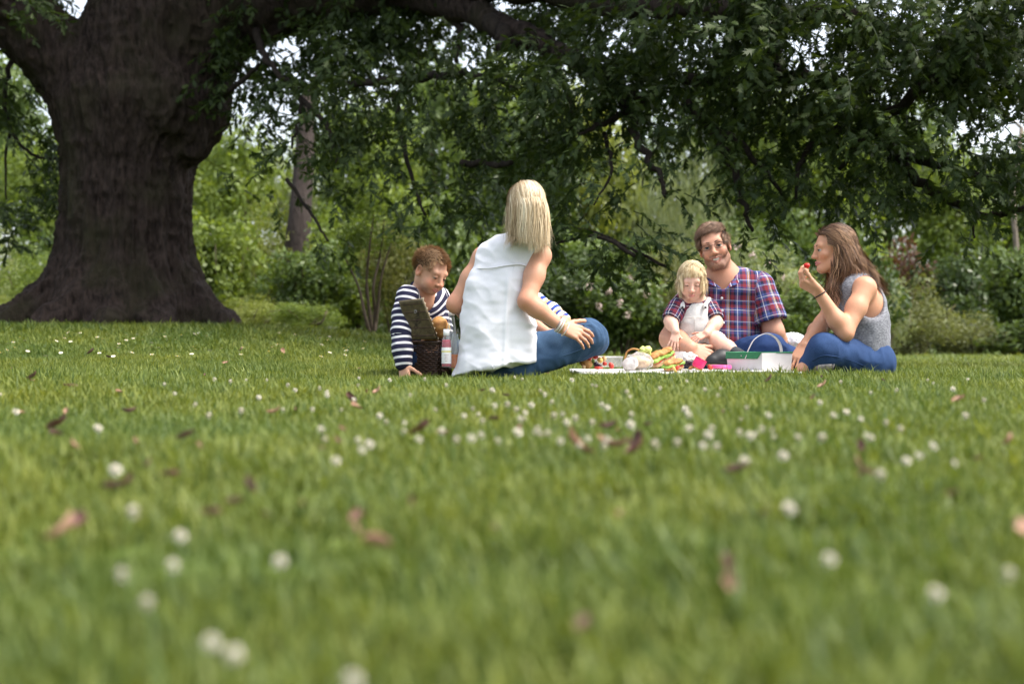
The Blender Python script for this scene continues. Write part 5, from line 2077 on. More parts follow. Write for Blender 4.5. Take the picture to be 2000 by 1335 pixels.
def shoe(name, heel, toe, up, w, mat, parent, sole_mat=None, h=0.006):
    heel, toe, up = map(lambda q: np.asarray(q, float), (heel, toe, up))
    F = Field()
    d = unit(toe - heel)
    n = unit(up - d * np.dot(up, d))
    F.cone(heel + n * w * .5, heel + (toe - heel) * .45 + n * w * .35, w * 1.0, w * .95, 0.03)
    F.cone(heel + (toe - heel) * .45 + n * w * .3, toe - d * w, w * 1.0, w * .8, 0.03)
    F.plane(heel - n * w * .35, -n, 0.01)
    pts = [heel, toe]
    lo, hi = around(pts, w * 2.2)
    o = finish(name, F, lo, hi, h, mat, parent)
    if sole_mat is not None:
        G = Field()
        G.cone(heel - n * w * .42, toe - d * w - n * w * .42, w * 1.03, w * .9, 0.02, flat=0.22, nrm=n)
        finish("shoe_sole", G, lo, hi, h, sole_mat, o)
    return o


def project_line(F, uvs, start, n=24, lift=0.0):
    """points on the surface of a field, along a line of photograph pixels"""
    c = catmull([(u, v, 0.0) for u, v in uvs], max(2, n // (len(uvs) - 1)))
    out = []
    o = np.array([0, 0, ZC])
    for u, v, _ in c:
        rd = unit(P(u, v, 5.0) - o)
        dist = start
        ok = False
        for _ in range(90):
            dd = float(F((o + rd * dist)[None])[0])
            if dd < 0.0008:
                ok = True
                break
            dist += max(dd * .8, 0.0006)
            if dist > start + 1.6:
                break
        if ok:
            out.append(o + rd * (dist - lift))
    return out


def seam(F, uvs, start, mat, parent, name="seam", r=0.0018, lift=0.003):
    pts = project_line(F, uvs, start, lift=lift)
    if len(pts) > 3:
        mb = MB()
        mb.tube(pts, r, 5)
        return mb.build(name, mat, parent)
# ------------------------------------------------------------------ the blonde woman, seen from behind
def floor_at(p):
    return float(top(p[0], p[1])) - 0.03


def woman():
    D = 6.40
    base = P(975, 720, D)
    base[2] = floor_at(base)
    who = empty("person", base, "blonde woman in a sleeveless white shirt sitting with her back turned", "person")
    H = Head(P(1025, 402, 6.34), (-0.42, 0.9, -0.12), (0.03, 0.05, 1), 0.91, female=True)
    tf = unit([0.35, 0.93, 0])
    neck = P(1014, 482, 6.42)
    shL, shR = P(944, 503, 6.48), P(1055, 499, 6.36)
    elL, elR = P(890, 594, 6.48), P(1029, 588, 6.27)
    wrL, wrR = P(955, 636, 6.80), P(1096, 637, 6.295)
    skin = Field()
    H.add(skin)
    skin.cone(H.w(0, -0.022, -0.06), neck, 0.050, 0.054, 0.03)
    skin.cone(neck + [0, 0, -.03], shL, 0.045, 0.046, 0.03)
    skin.cone(neck + [0, 0, -.03], shR, 0.042, 0.046, 0.03)
    skin.cone(P(1000, 530, 6.42), P(975, 660, 6.43), 0.06, 0.08, 0.05)
    arm(skin, shL, elL, wrL, (0.045, 0.038, 0.039, 0.027))
    arm(skin, shR, elR, wrR, (0.045, 0.037, 0.038, 0.026))
    hand(skin, wrR, (0.92, -0.02, -0.36), (0.12, -0.86, 0.48), 'r', 0.98, curls=[(22, 22, 14), (24, 24, 16), (24, 24, 16), (22, 22, 16)], spread=1.5, thumb_out=0.75)
    hand(skin, wrL, (0.8, 0.5, -0.2), (0, -0.3, 0.9), 'l', 0.95)
    shirt = Field()
    c1, c2, c3, c4 = P(990, 512, 6.42), P(976, 570, 6.42), P(972, 640, 6.42), P(966, 740, 6.40)
    for a, b, ra, rb in ((c1, c2, .112, .137), (c2, c3, .137, .160), (c3, c4, .160, .198)):
        shirt.cone(a, b, ra, rb, 0.05, flat=0.72, nrm=tf)
    shirt.cone(P(1010, 488, 6.42), P(958, 498, 6.46), 0.060, 0.052, 0.06)
    shirt.cone(P(1014, 488, 6.42), P(1044, 496, 6.38), 0.062, 0.058, 0.06)
    shirt.cone(P(1017, 468, 6.41), neck + [0, 0, -.01], 0.055, 0.062, 0.02)
    shirt.cone(P(1024, 690, 6.42), P(1046, 708, 6.44), 0.075, 0.06, 0.04)
    shirt.ell(shR + [0.034, -.02, -0.030], (0.052, 0.10, 0.070), None, 0.010, 's')
    shirt.ell(shL + [-0.05, 0.05, -0.020], (0.060, 0.09, 0.09), None, 0.012, 's')
    shirt.cone(H.w(0, -0.022, -0.06), P(1016, 466, 6.41), 0.050, 0.053, 0.0, 's')
    shirt.plane(P(955, 719, 6.3), (0.17, -0.10, -1), 0.004)
    jeans = Field()
    knR = P(1148, 658, 6.43)
    jeans.cone(P(1000, 697, 6.44), knR, 0.081, 0.070, 0.04)
    jeans.ell(P(1150, 657, 6.44), (0.076, 0.08, 0.076), None, 0.04)
    jeans.cone(P(1158, 668, 6.50), P(1050, 712, 6.66), 0.062, 0.042, 0.04)
    jeans.cone(P(1130, 680, 6.42), P(1030, 715, 6.40), 0.055, 0.050, 0.04)
    jeans.cone(P(940, 700, 6.55), P(905, 690, 6.95), 0.082, 0.07, 0.04)
    jeans.cone(P(905, 695, 6.98), P(1000, 712, 6.9), 0.06, 0.042, 0.03)
    jeans.cone(P(945, 705, 6.48), P(1000, 705, 6.44), 0.10, 0.10, 0.05)
    lo, hi = around([shL, shR, elL, elR, wrL, wrR, H.w(0, 0, .14), H.w(0, 0, -.2), wrR + [.2, 0, -.1], P(970, 690, 6.4)], 0.14)
    SK = np.array([0.55, 0.285, 0.18])

    def colour(V):
        c = np.repeat(SK[None], len(V), 0)
        red = np.exp(-(((V - elR) ** 2).sum(1)) / 0.045 ** 2) + np.exp(-(((V - elL) ** 2).sum(1)) / 0.045 ** 2)
        c = c * (1 - 0.30 * red[:, None] * np.array([0.1, 0.8, 0.9]))
        return H.paint(c, c, (0.45, 0.16, 0.14)) if False else H.paint(V, c, (0.45, 0.16, 0.14))
    finish("body", skin, lo, hi, 0.003, M_SKIN, who, colour, skip=lambda c: np.minimum(shirt(c), jeans(c)))

    def crease(V):
        w = V @ np.array([0.93, -0.35, 0.0])
        d = vnoise(np.stack([w * 1.0 + V[:, 2] * .25, V[:, 2] * 0.16, V[:, 1] * .3], 1), 12.0, 4) * 0.013
        d += (1 - 2 * np.abs(vnoise(np.stack([w - V[:, 2] * .6, V[:, 2] * 0.5, V[:, 1] * .4], 1), 13.0, 14))) * 0.0035
        d += (1 - 2.5 * np.abs(vnoise(np.stack([w + V[:, 2] * .8, V[:, 2] * 1.1, V[:, 1] * .4], 1) + 0.03 * np.stack([vnoise(V, 9, 22)] * 3, 1), 10.0, 19))) * 0.005
        d += vnoise(V * [1, 1, 1.8], 26.0, 9) * 0.0022
        d += 0.006 * np.exp(-((w - (P(998, 600, 6.4) @ np.array([.93, -.35, 0])) - 0.02) / 0.010) ** 2) * smooth01(-V[:, 2], -P(0, 520, 6.4)[2], -P(0, 560, 6.4)[2])
        hem = smooth01(-V[:, 2], -P(0, 660, 6.4)[2], -P(0, 715, 6.4)[2])
        d += hem * 0.012 * vnoise(np.stack([w, w * 0, V[:, 1]], 1), 15.0, 7)
        return d
    lo, hi = around([P(860, 725, 6.2), P(1090, 440, 6.65)], 0.05)
    sh = finish("shirt", shirt, lo, hi, 0.005, M_WHITECLOTH, who, disp=crease)
    # yoke seam and collar
    seam(shirt, [(928, 524), (960, 523), (990, 518), (1015, 516), (1032, 520)], 6.0, M_WHITECLOTH, sh, "yoke_seam", 0.0036, 0.010)
    seam(shirt, [(1004, 520), (1001, 540), (999, 565)], 6.0, M_WHITECLOTH, sh, "pleat", 0.0026, 0.002)
    ring(P(1020, 462, 6.40), (0.1, .25, 1), 0.060, 0.013, "collar", M_WHITECLOTH, sh, 0.35)
    lo, hi = around([P(880, 735, 6.3), P(1195, 610, 7.0)], 0.05)
    z0 = floor_at(base) - 0.02

    def jk(V):
        return V[:, 2] > z0

    def jd(V):
        return fbm(V * [1, 1, 1], 9.0, 3) * 0.005 + (1 - 2 * np.abs(vnoise(V * [1.6, 1, .7] + 0.1 * np.stack([vnoise(V, 6, 2)] * 3, 1), 15, 8))) * 0.006
    finish("jeans", jeans, lo, hi, 0.006, M_JEANS_W, who, disp=jd, keep=jk, skip=lambda c: shirt(c) + 0.01)
    jo = [o for o in who.children if o.name.startswith("jeans")][0]
    seam(jeans, [(1048, 703), (1090, 697), (1130, 684), (1160, 668)], 6.0, M_JEANS_W, jo, "seam", 0.0022, 0.004)
    dfa = unit(wrR - elR)
    for off, mat, r, rr, nm in ((-0.012, M_WHITEBAND, 0.0325, 0.0042, "bracelet"), (-0.001, M_WHITEBAND, 0.0315, 0.0032, "bracelet"), (0.008, M_GOLD, 0.031, 0.0022, "bracelet"), (0.024, M_WHITEBAND, 0.0325, 0.0026, "bracelet"), (-0.020, M_METAL, 0.0335, 0.0016, "bracelet")):
        ring(wrR + dfa * off, dfa + np.array([0, 0, .12]), r, rr, nm, mat, who)
    # long straight hair
    def region(p):
        return (p[:, 2] > -0.035) & ~((p[:, 1] > 0.035) & (p[:, 2] < 0.075))

    def comb(p, nrm):
        fr = smooth01(p[:, 1:2], -0.02, 0.05)
        return np.sign(p[:, :1] + 0.008) * np.array([[1.0, 0, 0]]) * fr + np.array([[0, -0.9, -0.3]])
    col = [(0.34, 0.235, 0.13), (0.52, 0.39, 0.235), (0.66, 0.53, 0.34), (0.82, 0.73, 0.54)]
    hair_mesh(H, who, 6500, 0.30, col, region, width=0.0015, steps=10, grav=0.7, comb=comb, wave=0.006, wavef=18.0, out=0.0032, seed=3, lift=0.12, hug=0.6, hugz=0.01, fall=0.0,
              collide=[((0, -0.03, -0.07), (0.062, 0.06, 0.09)), ((0.0, -0.01, -0.225), (0.11, 0.062, 0.075))], flowvar=0.06, lenfn=lambda p: 0.165 + 0.17 * np.clip((p[:, 2] + 0.035) / 0.15, 0, 1) + 0.05 * vnoise(p, 30, 3), root_dark=0.8, taper=.15, tone_amp=0.5)
    H.features(who, (0.1, 0.12, 0.13), M_BROW_FAIR)


M_BROW_FAIR = simple_mat("fair_eyebrow", (0.22, 0.14, 0.08), None, 0.8, 200.0)
M_BROW_DARK = simple_mat("dark_eyebrow", (0.055, 0.032, 0.022), None, 0.8, 200.0)
M_BROW_PALE = simple_mat("pale_eyebrow", (0.42, 0.28, 0.18), None, 0.8, 200.0)


# ------------------------------------------------------------------ the boy at the hamper
def boy():
    base = P(822, 712, 6.9)
    base[2] = floor_at(base)
    who = empty("person", base, "boy in a navy and white striped top leaning over the wicker hamper", "person")
    H = Head(P(841, 530, 6.72), (0.66, -0.62, -0.42), (0.05, 0.08, 1.0), 0.91, child=True)
    neck = P(822, 585, 6.82)
    shR, shL = P(795, 578, 6.70), P(858, 582, 6.92)
    elR, elL = P(784, 645, 6.63), P(866, 645, 6.86)
    wrR, wrL = P(788, 712, 6.60), P(852, 668, 6.80)
    skin = Field()
    H.add(skin, lid=-0.0015)
    skin.cone(H.w(0, -0.022, -0.06), neck, 0.044, 0.047, 0.03)
    skin.cone(neck, P(822, 660, 7.0), 0.07, 0.09, 0.05)
    skin.cone(neck + [0, 0, -.02], shL, 0.042, 0.036, 0.04)
    skin.cone(neck + [0, 0, -.02], shR, 0.042, 0.036, 0.04)
    arm(skin, shR, elR, wrR, (0.036, 0.031, 0.031, 0.022))
    arm(skin, shL, elL, wrL, (0.036, 0.031, 0.031, 0.022))
    hand(skin, wrR, (0.15, -0.35, -0.9), (-0.5, -0.7, 0.2), 'r', 0.8)
    hand(skin, wrL, (-0.6, -0.2, -0.6), (0.2, -0.5, 0.7), 'l', 0.8)
    shirt = Field()
    ch, wa, pe = P(826, 602, 6.86), P(830, 650, 6.95), P(826, 692, 7.05)
    tf = unit([0.75, -0.62, -0.1])
    shirt.cone(ch, wa, 0.112, 0.100, 0.04, flat=0.8, nrm=tf)
    shirt.cone(wa, pe, 0.100, 0.098, 0.04, flat=0.85, nrm=tf)
    shirt.cone(P(822, 592, 6.82), shR + [0.01, 0, -.004], 0.052, 0.050, 0.05)
    shirt.cone(P(822, 592, 6.82), shL, 0.052, 0.048, 0.05)
    shirt.chain([shR, P(787, 615, 6.66), elR, P(786, 680, 6.61), P(788, 707, 6.60)], [0.050, 0.048, 0.046, 0.046, 0.041], 0.02)
    shirt.chain([shL, elL, P(858, 660, 6.82)], [0.046, 0.042, 0.040], 0.02)
    shirt.cone(P(818, 566, 6.80), neck + [0, 0, -.02], 0.050, 0.066, 0.015)
    shirt.cone(H.w(0, 0.01, -0.075), neck + unit(H.R[:, 1]) * .028 + [0, 0, -.03], 0.046, 0.042, 0.006, 's')
    jeans = Field()
    kR, kL = P(806, 698, 6.72), P(850, 700, 6.84)
    jeans.chain([P(815, 690, 7.08), kR, P(812, 712, 7.0)], [0.085, 0.06, 0.045], 0.03)
    jeans.chain([P(838, 690, 7.1), kL, P(850, 712, 7.1)], [0.085, 0.06, 0.045], 0.03)
    SK = np.array([0.52, 0.285, 0.185])

    def colour(V):
        c = np.repeat(SK[None], len(V), 0)
        return H.paint(V, c, (0.46, 0.17, 0.14), flush=(1.12, 0.66, 0.58))
    lo, hi = around([H.w(0, 0, .14), shR, shL, wrR, wrL, P(822, 660, 7.0), wrR + [0, 0, -.1]], 0.13)
    finish("body", skin, lo, hi, 0.0031, M_SKIN, who, colour, skip=lambda c: np.minimum(shirt(c), jeans(c)))
    bones = [(P(828, 570, 6.82), pe, .11, tf), (shR, elR, .05, (0, -1, 0)), (elR, wrR, .045, (0, -1, 0), float(np.linalg.norm(elR - shR))), (shL, elL, .045, (0, -1, 0)), (elL, wrL, .042, (0, -1, 0), float(np.linalg.norm(elL - shL))), (P(822, 588, 6.82), shR, .05, (0, -1, 0)), (P(822, 588, 6.82), shL, .05, (0, -1, 0))]
    lo, hi = around([shR, shL, wrR, wrL, pe, P(820, 560, 6.8)], 0.13)
    sh = finish("striped_top", shirt, lo, hi, 0.0045, M_NAVYSTRIPE, who, disp=folds(0.005, 31, (1, 1, 1.3), 16), extra=lambda V: {"uvc": bone_coords(V, bones)})
    lo, hi = around([P(800, 680, 6.6), P(860, 720, 7.2)], 0.12)
    finish("jeans", jeans, lo, hi, 0.006, M_JEANS_B, who, disp=folds(0.004, 5), keep=lambda V: V[:, 2] > base[2] - .03)

    def region(p):
        return (p[:, 2] > -0.045) & ~((p[:, 1] > 0.052) & (p[:, 2] < 0.068)) & ~((p[:, 1] > 0.012) & (p[:, 2] < 0.015)) & ~((p[:, 1] > -.02) & (p[:, 2] < -0.005) & (np.abs(p[:, 0]) > 0.05) & (p[:, 1] < .02))

    def comb(p, nrm):
        return np.array([[0.15, 0.9, -0.25]])
    hair_mesh(H, who, 5200, 0.030, [(0.17, 0.098, 0.050), (0.29, 0.18, 0.095), (0.42, 0.27, 0.155), (0.54, 0.37, 0.22)], region, width=0.0010, steps=4, grav=0.05, comb=comb, out=0.0025, seed=9, lift=0.7, tone_amp=0.15, root_dark=0.6,
              lenfn=lambda p: 0.008 + 0.020 * np.clip((p[:, 2] + 0.03) / 0.1, 0, 1))
    H.features(who, (0.05, 0.07, 0.09), M_BROW_FAIR, gaze=(0.0, 1, -0.55), lid=-0.0015, brow_r=0.0026)


# ------------------------------------------------------------------ the man in plaid
def man():
    base = P(1420, 715, 7.2)
    base[2] = floor_at(base)
    who = empty("person", base, "bearded man in glasses and a short-sleeved plaid shirt smiling at the viewer", "person")
    H = Head(P(1395, 481, 7.2), (-0.22, -0.97, -0.03), (-0.25, 0, 1), 0.98, smile=True)
    neck = P(1413, 541, 7.27)
    shL, shR = P(1487, 566, 7.25), P(1348, 574, 7.32)
    elL, elR = P(1511, 648, 7.20), P(1310, 661, 7.00)
    wrL, wrR = P(1527, 700, 7.36), P(1348, 680, 6.79)
    skin = Field()
    H.add(skin, lid=0.0030)
    skin.cone(H.w(0, -0.022, -0.065), neck, 0.055, 0.060, 0.03)
    skin.cone(neck, P(1418, 680, 7.3), 0.08, 0.12, 0.05)
    skin.cone(neck + [0, 0, -.02], shL, 0.062, 0.055, 0.05)
    skin.cone(neck + [0, 0, -.02], shR, 0.062, 0.055, 0.05)
    arm(skin, shL, elL, wrL, (0.060, 0.050, 0.051, 0.034))
    arm(skin, shR, elR, wrR, (0.060, 0.052, 0.056, 0.036))
    hand(skin, wrR, (0.86, -0.16, -0.44), (0.25, -0.86, 0.40), 'r', 1.06, curls=[(10, 14, 10), (10, 14, 10), (12, 14, 10), (14, 16, 10)], spread=0.8, thumb_out=0.55, thumb_curl=4)
    hand(skin, wrL, (0.3, 0.3, -0.6), (0.2, -0.6, 0.6), 'l', 1.05)
    shirt = Field()
    ch, wa, pe = P(1420, 590, 7.30), P(1418, 650, 7.30), P(1412, 705, 7.30)
    tf = unit([-0.05, -1, 0.05])
    shirt.cone(ch, wa, 0.185, 0.170, 0.05, flat=0.66, nrm=tf)
    shirt.cone(wa, pe, 0.170, 0.185, 0.05, flat=0.76, nrm=tf)
    shirt.cone(P(1420, 562, 7.28), P(1474, 566, 7.26), 0.072, 0.072, 0.07)
    shirt.cone(P(1416, 562, 7.28), P(1362, 574, 7.31), 0.072, 0.072, 0.07)
    # short sleeves, open at the cuff
    sd = unit(elL - shL)
    cuL = shL + sd * 0.150
    shirt.cone(shL - sd * 0.012, cuL, 0.074, 0.085, 0.03)
    shirt.plane(cuL, sd, 0.002) if False else None
    sdr = unit(elR - shR)
    shirt.cone(P(1358, 576, 7.3), shR + sdr * 0.13, 0.072, 0.076, 0.03)
    shirt.cone(P(1408, 530, 7.25), neck + [0, 0, -.03], 0.066, 0.085, 0.02)
    shirt.cone(cuL + sd * 0.082, cuL + sd * 0.2, 0.10, 0.10, 0.004, 's')
    shirt.cone(shR + sdr * 0.21, shR + sdr * 0.32, 0.10, 0.10, 0.004, 's')
    shirt.cone(shL + sd * 0.185, elL, 0.066, 0.062, 0.006, 's')
    # open collar
    shirt.cone(H.w(0, 0.0, -0.09), P(1412, 545, 7.22), 0.062, 0.058, 0.006, 's')
    shirt.cone(P(1412, 545, 7.18), P(1412, 566, 7.14), 0.048, 0.018, 0.006, 's')
    jeans = Field()
    kL = P(1502, 683, 6.98)
    jeans.chain([P(1440, 702, 7.25), kL], [0.10, 0.082], 0.04)
    jeans.chain([kL + [0, 0.02, -.01], P(1566, 706, 7.1)], [0.072, 0.05], 0.04)
    jeans.chain([P(1395, 708, 7.25), P(1345, 712, 7.08), P(1395, 716, 6.90)], [0.10, 0.06, 0.045], 0.04)
    SK = np.array([0.51, 0.26, 0.17])

    def colour(V):
        c = np.repeat(SK[None], len(V), 0)
        return H.paint(V, c, (0.40, 0.15, 0.13), beard=(0.13, 0.066, 0.042), flush=(1.06, 0.78, 0.70))
    lo, hi = around([H.w(0, 0, .14), shR, shL, elR, elL, wrR, wrL, wrR + [.2, 0, -.1]], 0.14)
    finish("body", skin, lo, hi, 0.0031, M_SKIN, who, colour, skip=lambda c: np.minimum(shirt(c), jeans(c)))
    bones = [(pe, P(1420, 545, 7.29), .165, tf), (shL, elL, .075, (0.3, -1, 0)), (shR, elR, .075, (0, -1, 0)), (P(1440, 562, 7.28), P(1476, 566, 7.26), .07, (0, -.5, 1)), (P(1398, 562, 7.28), P(1362, 574, 7.31), .07, (0, -.5, 1))]
    lo, hi = around([shR, shL, cuL, pe, P(1410, 520, 7.25)], 0.2)

    def uvc(V):
        uv = bone_coords(V, bones[:3])
        front = uv[:, 2] < 0.05
        r = unit(np.cross(tf, [0, 0, 1]))
        uv[front, 0] = ((V - pe) @ r)[front]
        # shoulder tops follow the chest checks
        return {"uvc": uv}
    sh = finish("plaid_shirt", shirt, lo, hi, 0.0055, M_PLAID, who, disp=folds(0.010, 41, (1, 1, 0.8), 9), extra=uvc, keep=lambda V: V[:, 2] > base[2] + .005)
    # collar leaves and button band
    for side in (-1, 1):
        a, b, c = P(1412 + side * 27, 537 + (-4 if side > 0 else 6), 7.24), P(1412 + side * 20, 556, 7.16), P(1414 + side * 4, 564, 7.13)
        mb = MB()
        mid = P(1412 + side * 30, 553, 7.15)
        q = [a, b, c, mid]
        n = np.array([0, -0.006, 0.0])
        mb.add([a, c, mid, P(1412 + side * 33, 541, 7.20), a + n, c + n, mid + n * 2, P(1412 + side * 33, 541, 7.20) + n], [(0, 1, 2, 3), (7, 6, 5, 4), (0, 1, 5, 4), (1, 2, 6, 5), (2, 3, 7, 6), (3, 0, 4, 7)])
        me = mb.mesh("collar", M_COLLAR, False)
        cv = np.concatenate(mb.v)
        ca = me.attributes.new("uvc", 'FLOAT_COLOR', 'POINT')
        ca.data.foreach_set("color", np.stack([cv[:, 0], cv[:, 2], cv[:, 1], cv[:, 1] * 0 + 1], 1).astype(np.float32).ravel())
        obj("collar", me, sh)
    for k, (u, v) in enumerate(((1410, 582), (1411, 606), (1413, 630), (1414, 655))):
        rd = unit(P(u, v, 7) - np.array([0, 0, ZC]))
        dist = 6.7
        for _ in range(80):
            x = np.array([0, 0, ZC]) + rd * dist
            dd = float(shirt(x[None])[0])
            if dd < 0.001:
                break
            dist += max(dd, 0.0008)
        mb = MB()
        mb.lathe(x - rd * 0.006, [(0.0001, 0.003), (0.006, 0.0025), (0.0065, 0.0), (0.0001, -0.001)], 10, np.array(Vector(-rd).to_track_quat('Z', 'Y').to_matrix()))
        mb.build("button", M_WHITECLOTH, sh)
    lo, hi = around([P(1325, 690, 6.85), P(1590, 720, 7.3)], 0.14)
    finish("jeans", jeans, lo, hi, 0.006, M_JEANS_M, who, disp=folds(0.008, 15, (1, 1, 1.5), 12), keep=lambda V: V[:, 2] > base[2] - .03)
    shoe("shoe", P(1432, 708, 6.80), P(1378, 704, 6.72), (0, 0, 1), 0.042, M_SHOE_BLACK, who, M_SOLE)

    def region(p):
        return (p[:, 2] > -0.05) & ~((p[:, 1] > 0.050) & (p[:, 2] < 0.072)) & ~((p[:, 1] > 0.018) & (p[:, 2] < 0.02)) & ~((p[:, 1] > -.025) & (p[:, 2] < -0.0) & (np.abs(p[:, 0]) > 0.05))

    def comb(p, nrm):
        return np.array([[0.55, 0.25, -0.1]]) + np.where(p[:, 2:] > 0.06, np.array([[0.5, .3, 0]]), np.array([[0, -.2, -.8]]))
    hair_mesh(H, who, 4200, 0.045, [(0.065, 0.034, 0.020), (0.125, 0.068, 0.040), (0.19, 0.108, 0.066), (0.27, 0.165, 0.105)], region, width=0.0013, steps=5, grav=0.10, comb=comb, wave=0.002, wavef=60, out=0.004, seed=12, lift=0.36, hug=0.3, tone_amp=0.35, root_dark=0.6,
              lenfn=lambda p: 0.018 + 0.034 * np.clip((p[:, 2] + 0.03) / 0.1, 0, 1))
    H.features(who, (0.06, 0.075, 0.085), M_BROW_DARK, gaze=(0, 1, 0.02), lid=0.0030, teeth=True, brow_r=0.0046)
    # glasses
    gl = empty("glasses", H.c)
    gl.parent = who
    gl.matrix_parent_inverse = Matrix.Translation(-Vector(who.location))
    m = clear_mat("lens", (0.6, 0.6, 0.6), 0.05, 0.0, edge=0.12)
    for x in (-1, 1):
        pts = [H.w(x * 0.033 + 0.0245 * math.copysign(abs(math.cos(a)) ** 0.7, math.cos(a)), 0.101 - 0.004 * abs(math.cos(a)) - (0.006 if x * math.cos(a) > 0 else 0), -0.004 + 0.0145 * math.copysign(abs(math.sin(a)) ** 0.75, math.sin(a))) for a in np.linspace(0, 2 * np.pi, 24, endpoint=False)]
        mb = MB()
        mb.tube(pts, 0.0010, 6, False, closed=True)
        o = mb.build("rim", M_DARKMETAL, gl)
        mb = MB()
        mb.add(pts, [tuple(range(24))])
        mb.build("lens", m, gl)
        mb = MB()
        mb.tube([H.w(x * 0.0575, 0.092, 0.003), H.w(x * 0.073, 0.080, 0.004), H.w(x * 0.079, 0.04, 0.006), H.w(x * 0.079, 0.0, 0.008)], 0.0013, 6)
        mb.build("temple", M_DARKMETAL, gl)
    mb = MB()
    mb.tube([H.w(-0.009, 0.101, 0.0), H.w(0, 0.1055, 0.003), H.w(0.009, 0.101, 0.0)], 0.0013, 6)
    mb.build("bridge", M_DARKMETAL, gl)


M_COLLAR = plaid("collar_plaid", [(0, BLUE), (.2, RED), (.45, WHITE), (.55, NAVY), (.8, BLUE)], [(0, NAVY), (.4, BLUE), (.7, RED)], 0.04)


# ------------------------------------------------------------------ the toddler on his lap
def toddler():
    base = P(1360, 712, 7.0)
    base[2] = floor_at(base) + 0.06
    who = empty("person", base, "blond toddler in pale dungarees and a plaid shirt sitting on the man's lap", "person")
    H = Head(P(1351, 549, 6.94), (-0.10, -0.95, -0.30), (0.0, -0.2, 1), 0.77, child=True)
    neck = P(1353, 588, 7.0)
    shR, shL = P(1323, 601, 6.96), P(1385, 602, 7.0)
    elR, elL = P(1309, 627, 6.91), P(1400, 630, 6.93)
    wrR, wrL = P(1320, 648, 6.84), P(1380, 651, 6.84)
    skin = Field()
    H.add(skin, lid=-0.0045)
    skin.cone(H.w(0, -0.022, -0.06), neck, 0.040, 0.042, 0.02)
    skin.cone(neck, P(1358, 650, 7.02), 0.05, 0.07, 0.05)
    skin.cone(neck, shL, 0.035, 0.032, 0.04)
    skin.cone(neck, shR, 0.035, 0.032, 0.04)
    arm(skin, shR, elR, wrR, (0.033, 0.028, 0.028, 0.019), 0.02)
    arm(skin, shL, elL, wrL, (0.033, 0.028, 0.028, 0.019), 0.02)
    hand(skin, wrR, (-0.20, -0.30, -0.85), (-0.1, -0.92, 0.3), 'r', 0.56, curl=(6, 10, 8), spread=2.0)
    hand(skin, wrL, (-0.8, -0.2, -0.35), (0.0, -0.65, 0.75), 'l', 0.54, curl=(14, 16, 12))
    kL = P(1401, 667, 6.86)
    skin.chain([P(1378, 668, 7.0), kL, P(1420, 680, 6.81), P(1440, 692, 6.77)], [0.05, 0.041, 0.038, 0.027], 0.02)
    skin.chain([P(1345, 668, 7.03), P(1354, 674, 6.97), P(1382, 684, 6.90)], [0.045, 0.036, 0.028], 0.02)
    shirt = Field()
    ch, wa, pe = P(1354, 610, 7.0), P(1357, 640, 7.0), P(1360, 668, 7.0)
    shirt.cone(ch, wa, 0.078, 0.084, 0.03, flat=0.82, nrm=(0, 1, 0))
    shirt.cone(wa, pe, 0.084, 0.080, 0.03, flat=0.82, nrm=(0, 1, 0))
    shirt.cone(P(1353, 598, 6.99), shR, 0.042, 0.041, 0.03)
    shirt.cone(P(1353, 598, 6.99), shL, 0.042, 0.041, 0.03)
    sR, sL = unit(elR - shR), unit(elL - shL)
    shirt.cone(shR, shR + sR * 0.062, 0.045, 0.048, 0.02)
    shirt.cone(shL, shL + sL * 0.062, 0.045, 0.048, 0.02)
    for s0, sd in ((shR, sR), (shL, sL)):
        shirt.cone(s0 + sd * 0.124, s0 + sd * 0.2, 0.055, 0.055, 0.003, 's')
        shirt.cone(s0 + sd * 0.080, s0 + sd * 0.2, 0.036, 0.036, 0.003, 's')
    bib = Field()
    bib.cone(P(1357, 616, 6.985), P(1358, 640, 6.985), 0.086, 0.092, 0.03, flat=0.82, nrm=(0, 1, 0))
    bib.cone(P(1358, 640, 6.985), P(1362, 668, 6.99), 0.092, 0.088, 0.03, flat=0.85, nrm=(0, 1, 0))
    bib.cone(P(1380, 668, 7.0), kL + [-.006, 0.02, 0], 0.058, 0.051, 0.03)
    bib.cone(P(1345, 667, 7.02), P(1352, 674, 6.95), 0.054, 0.046, 0.03)
    bib.plane(P(1357, 592.5, 6.95), (0, 0.15, 1), 0.006)
    # only the front panel above the waist
    bx = unit([1, 0, 0])

    def sides(p):
        q = p - P(1357, 640, 6.985)
        return np.minimum(np.maximum(np.abs(q @ bx + 0.003) - 0.076, q[:, 1] - 0.02), q[:, 2] - P(0, 648, 6.985)[2] + P(0, 640, 6.985)[2])
    bib.func(sides, 0.008, 'i')
    SK = np.array([0.66, 0.40, 0.30])

    def colour(V):
        c = np.repeat(SK[None], len(V), 0)
        return H.paint(V, c, (0.55, 0.22, 0.19), flush=(1.05, 0.74, 0.68))
    lo, hi = around([H.w(0, 0, .14), shR, shL, elR, elL, wrR, wrL, kL, P(1445, 695, 6.75), P(1358, 650, 7.02)], 0.10)
    finish("body", skin, lo, hi, 0.0025, M_SKIN, who, colour, skip=lambda c: np.minimum(shirt(c), bib(c)))
    bones = [(pe, P(1354, 590, 7), .08, (0, -1, 0)), (shR, elR, .043, (0, -1, 0)), (shL, elL, .043, (0, -1, 0))]
    lo, hi = around([shR, shL, elR, elL, pe], 0.1)
    finish("plaid_shirt", shirt, lo, hi, 0.0035, M_PLAID2, who, disp=folds(0.003, 51, (1, 1, 1), 22), extra=lambda V: {"uvc": bone_coords(V, bones)})
    lo, hi = around([P(1310, 585, 7), P(1420, 690, 6.85)], 0.1)
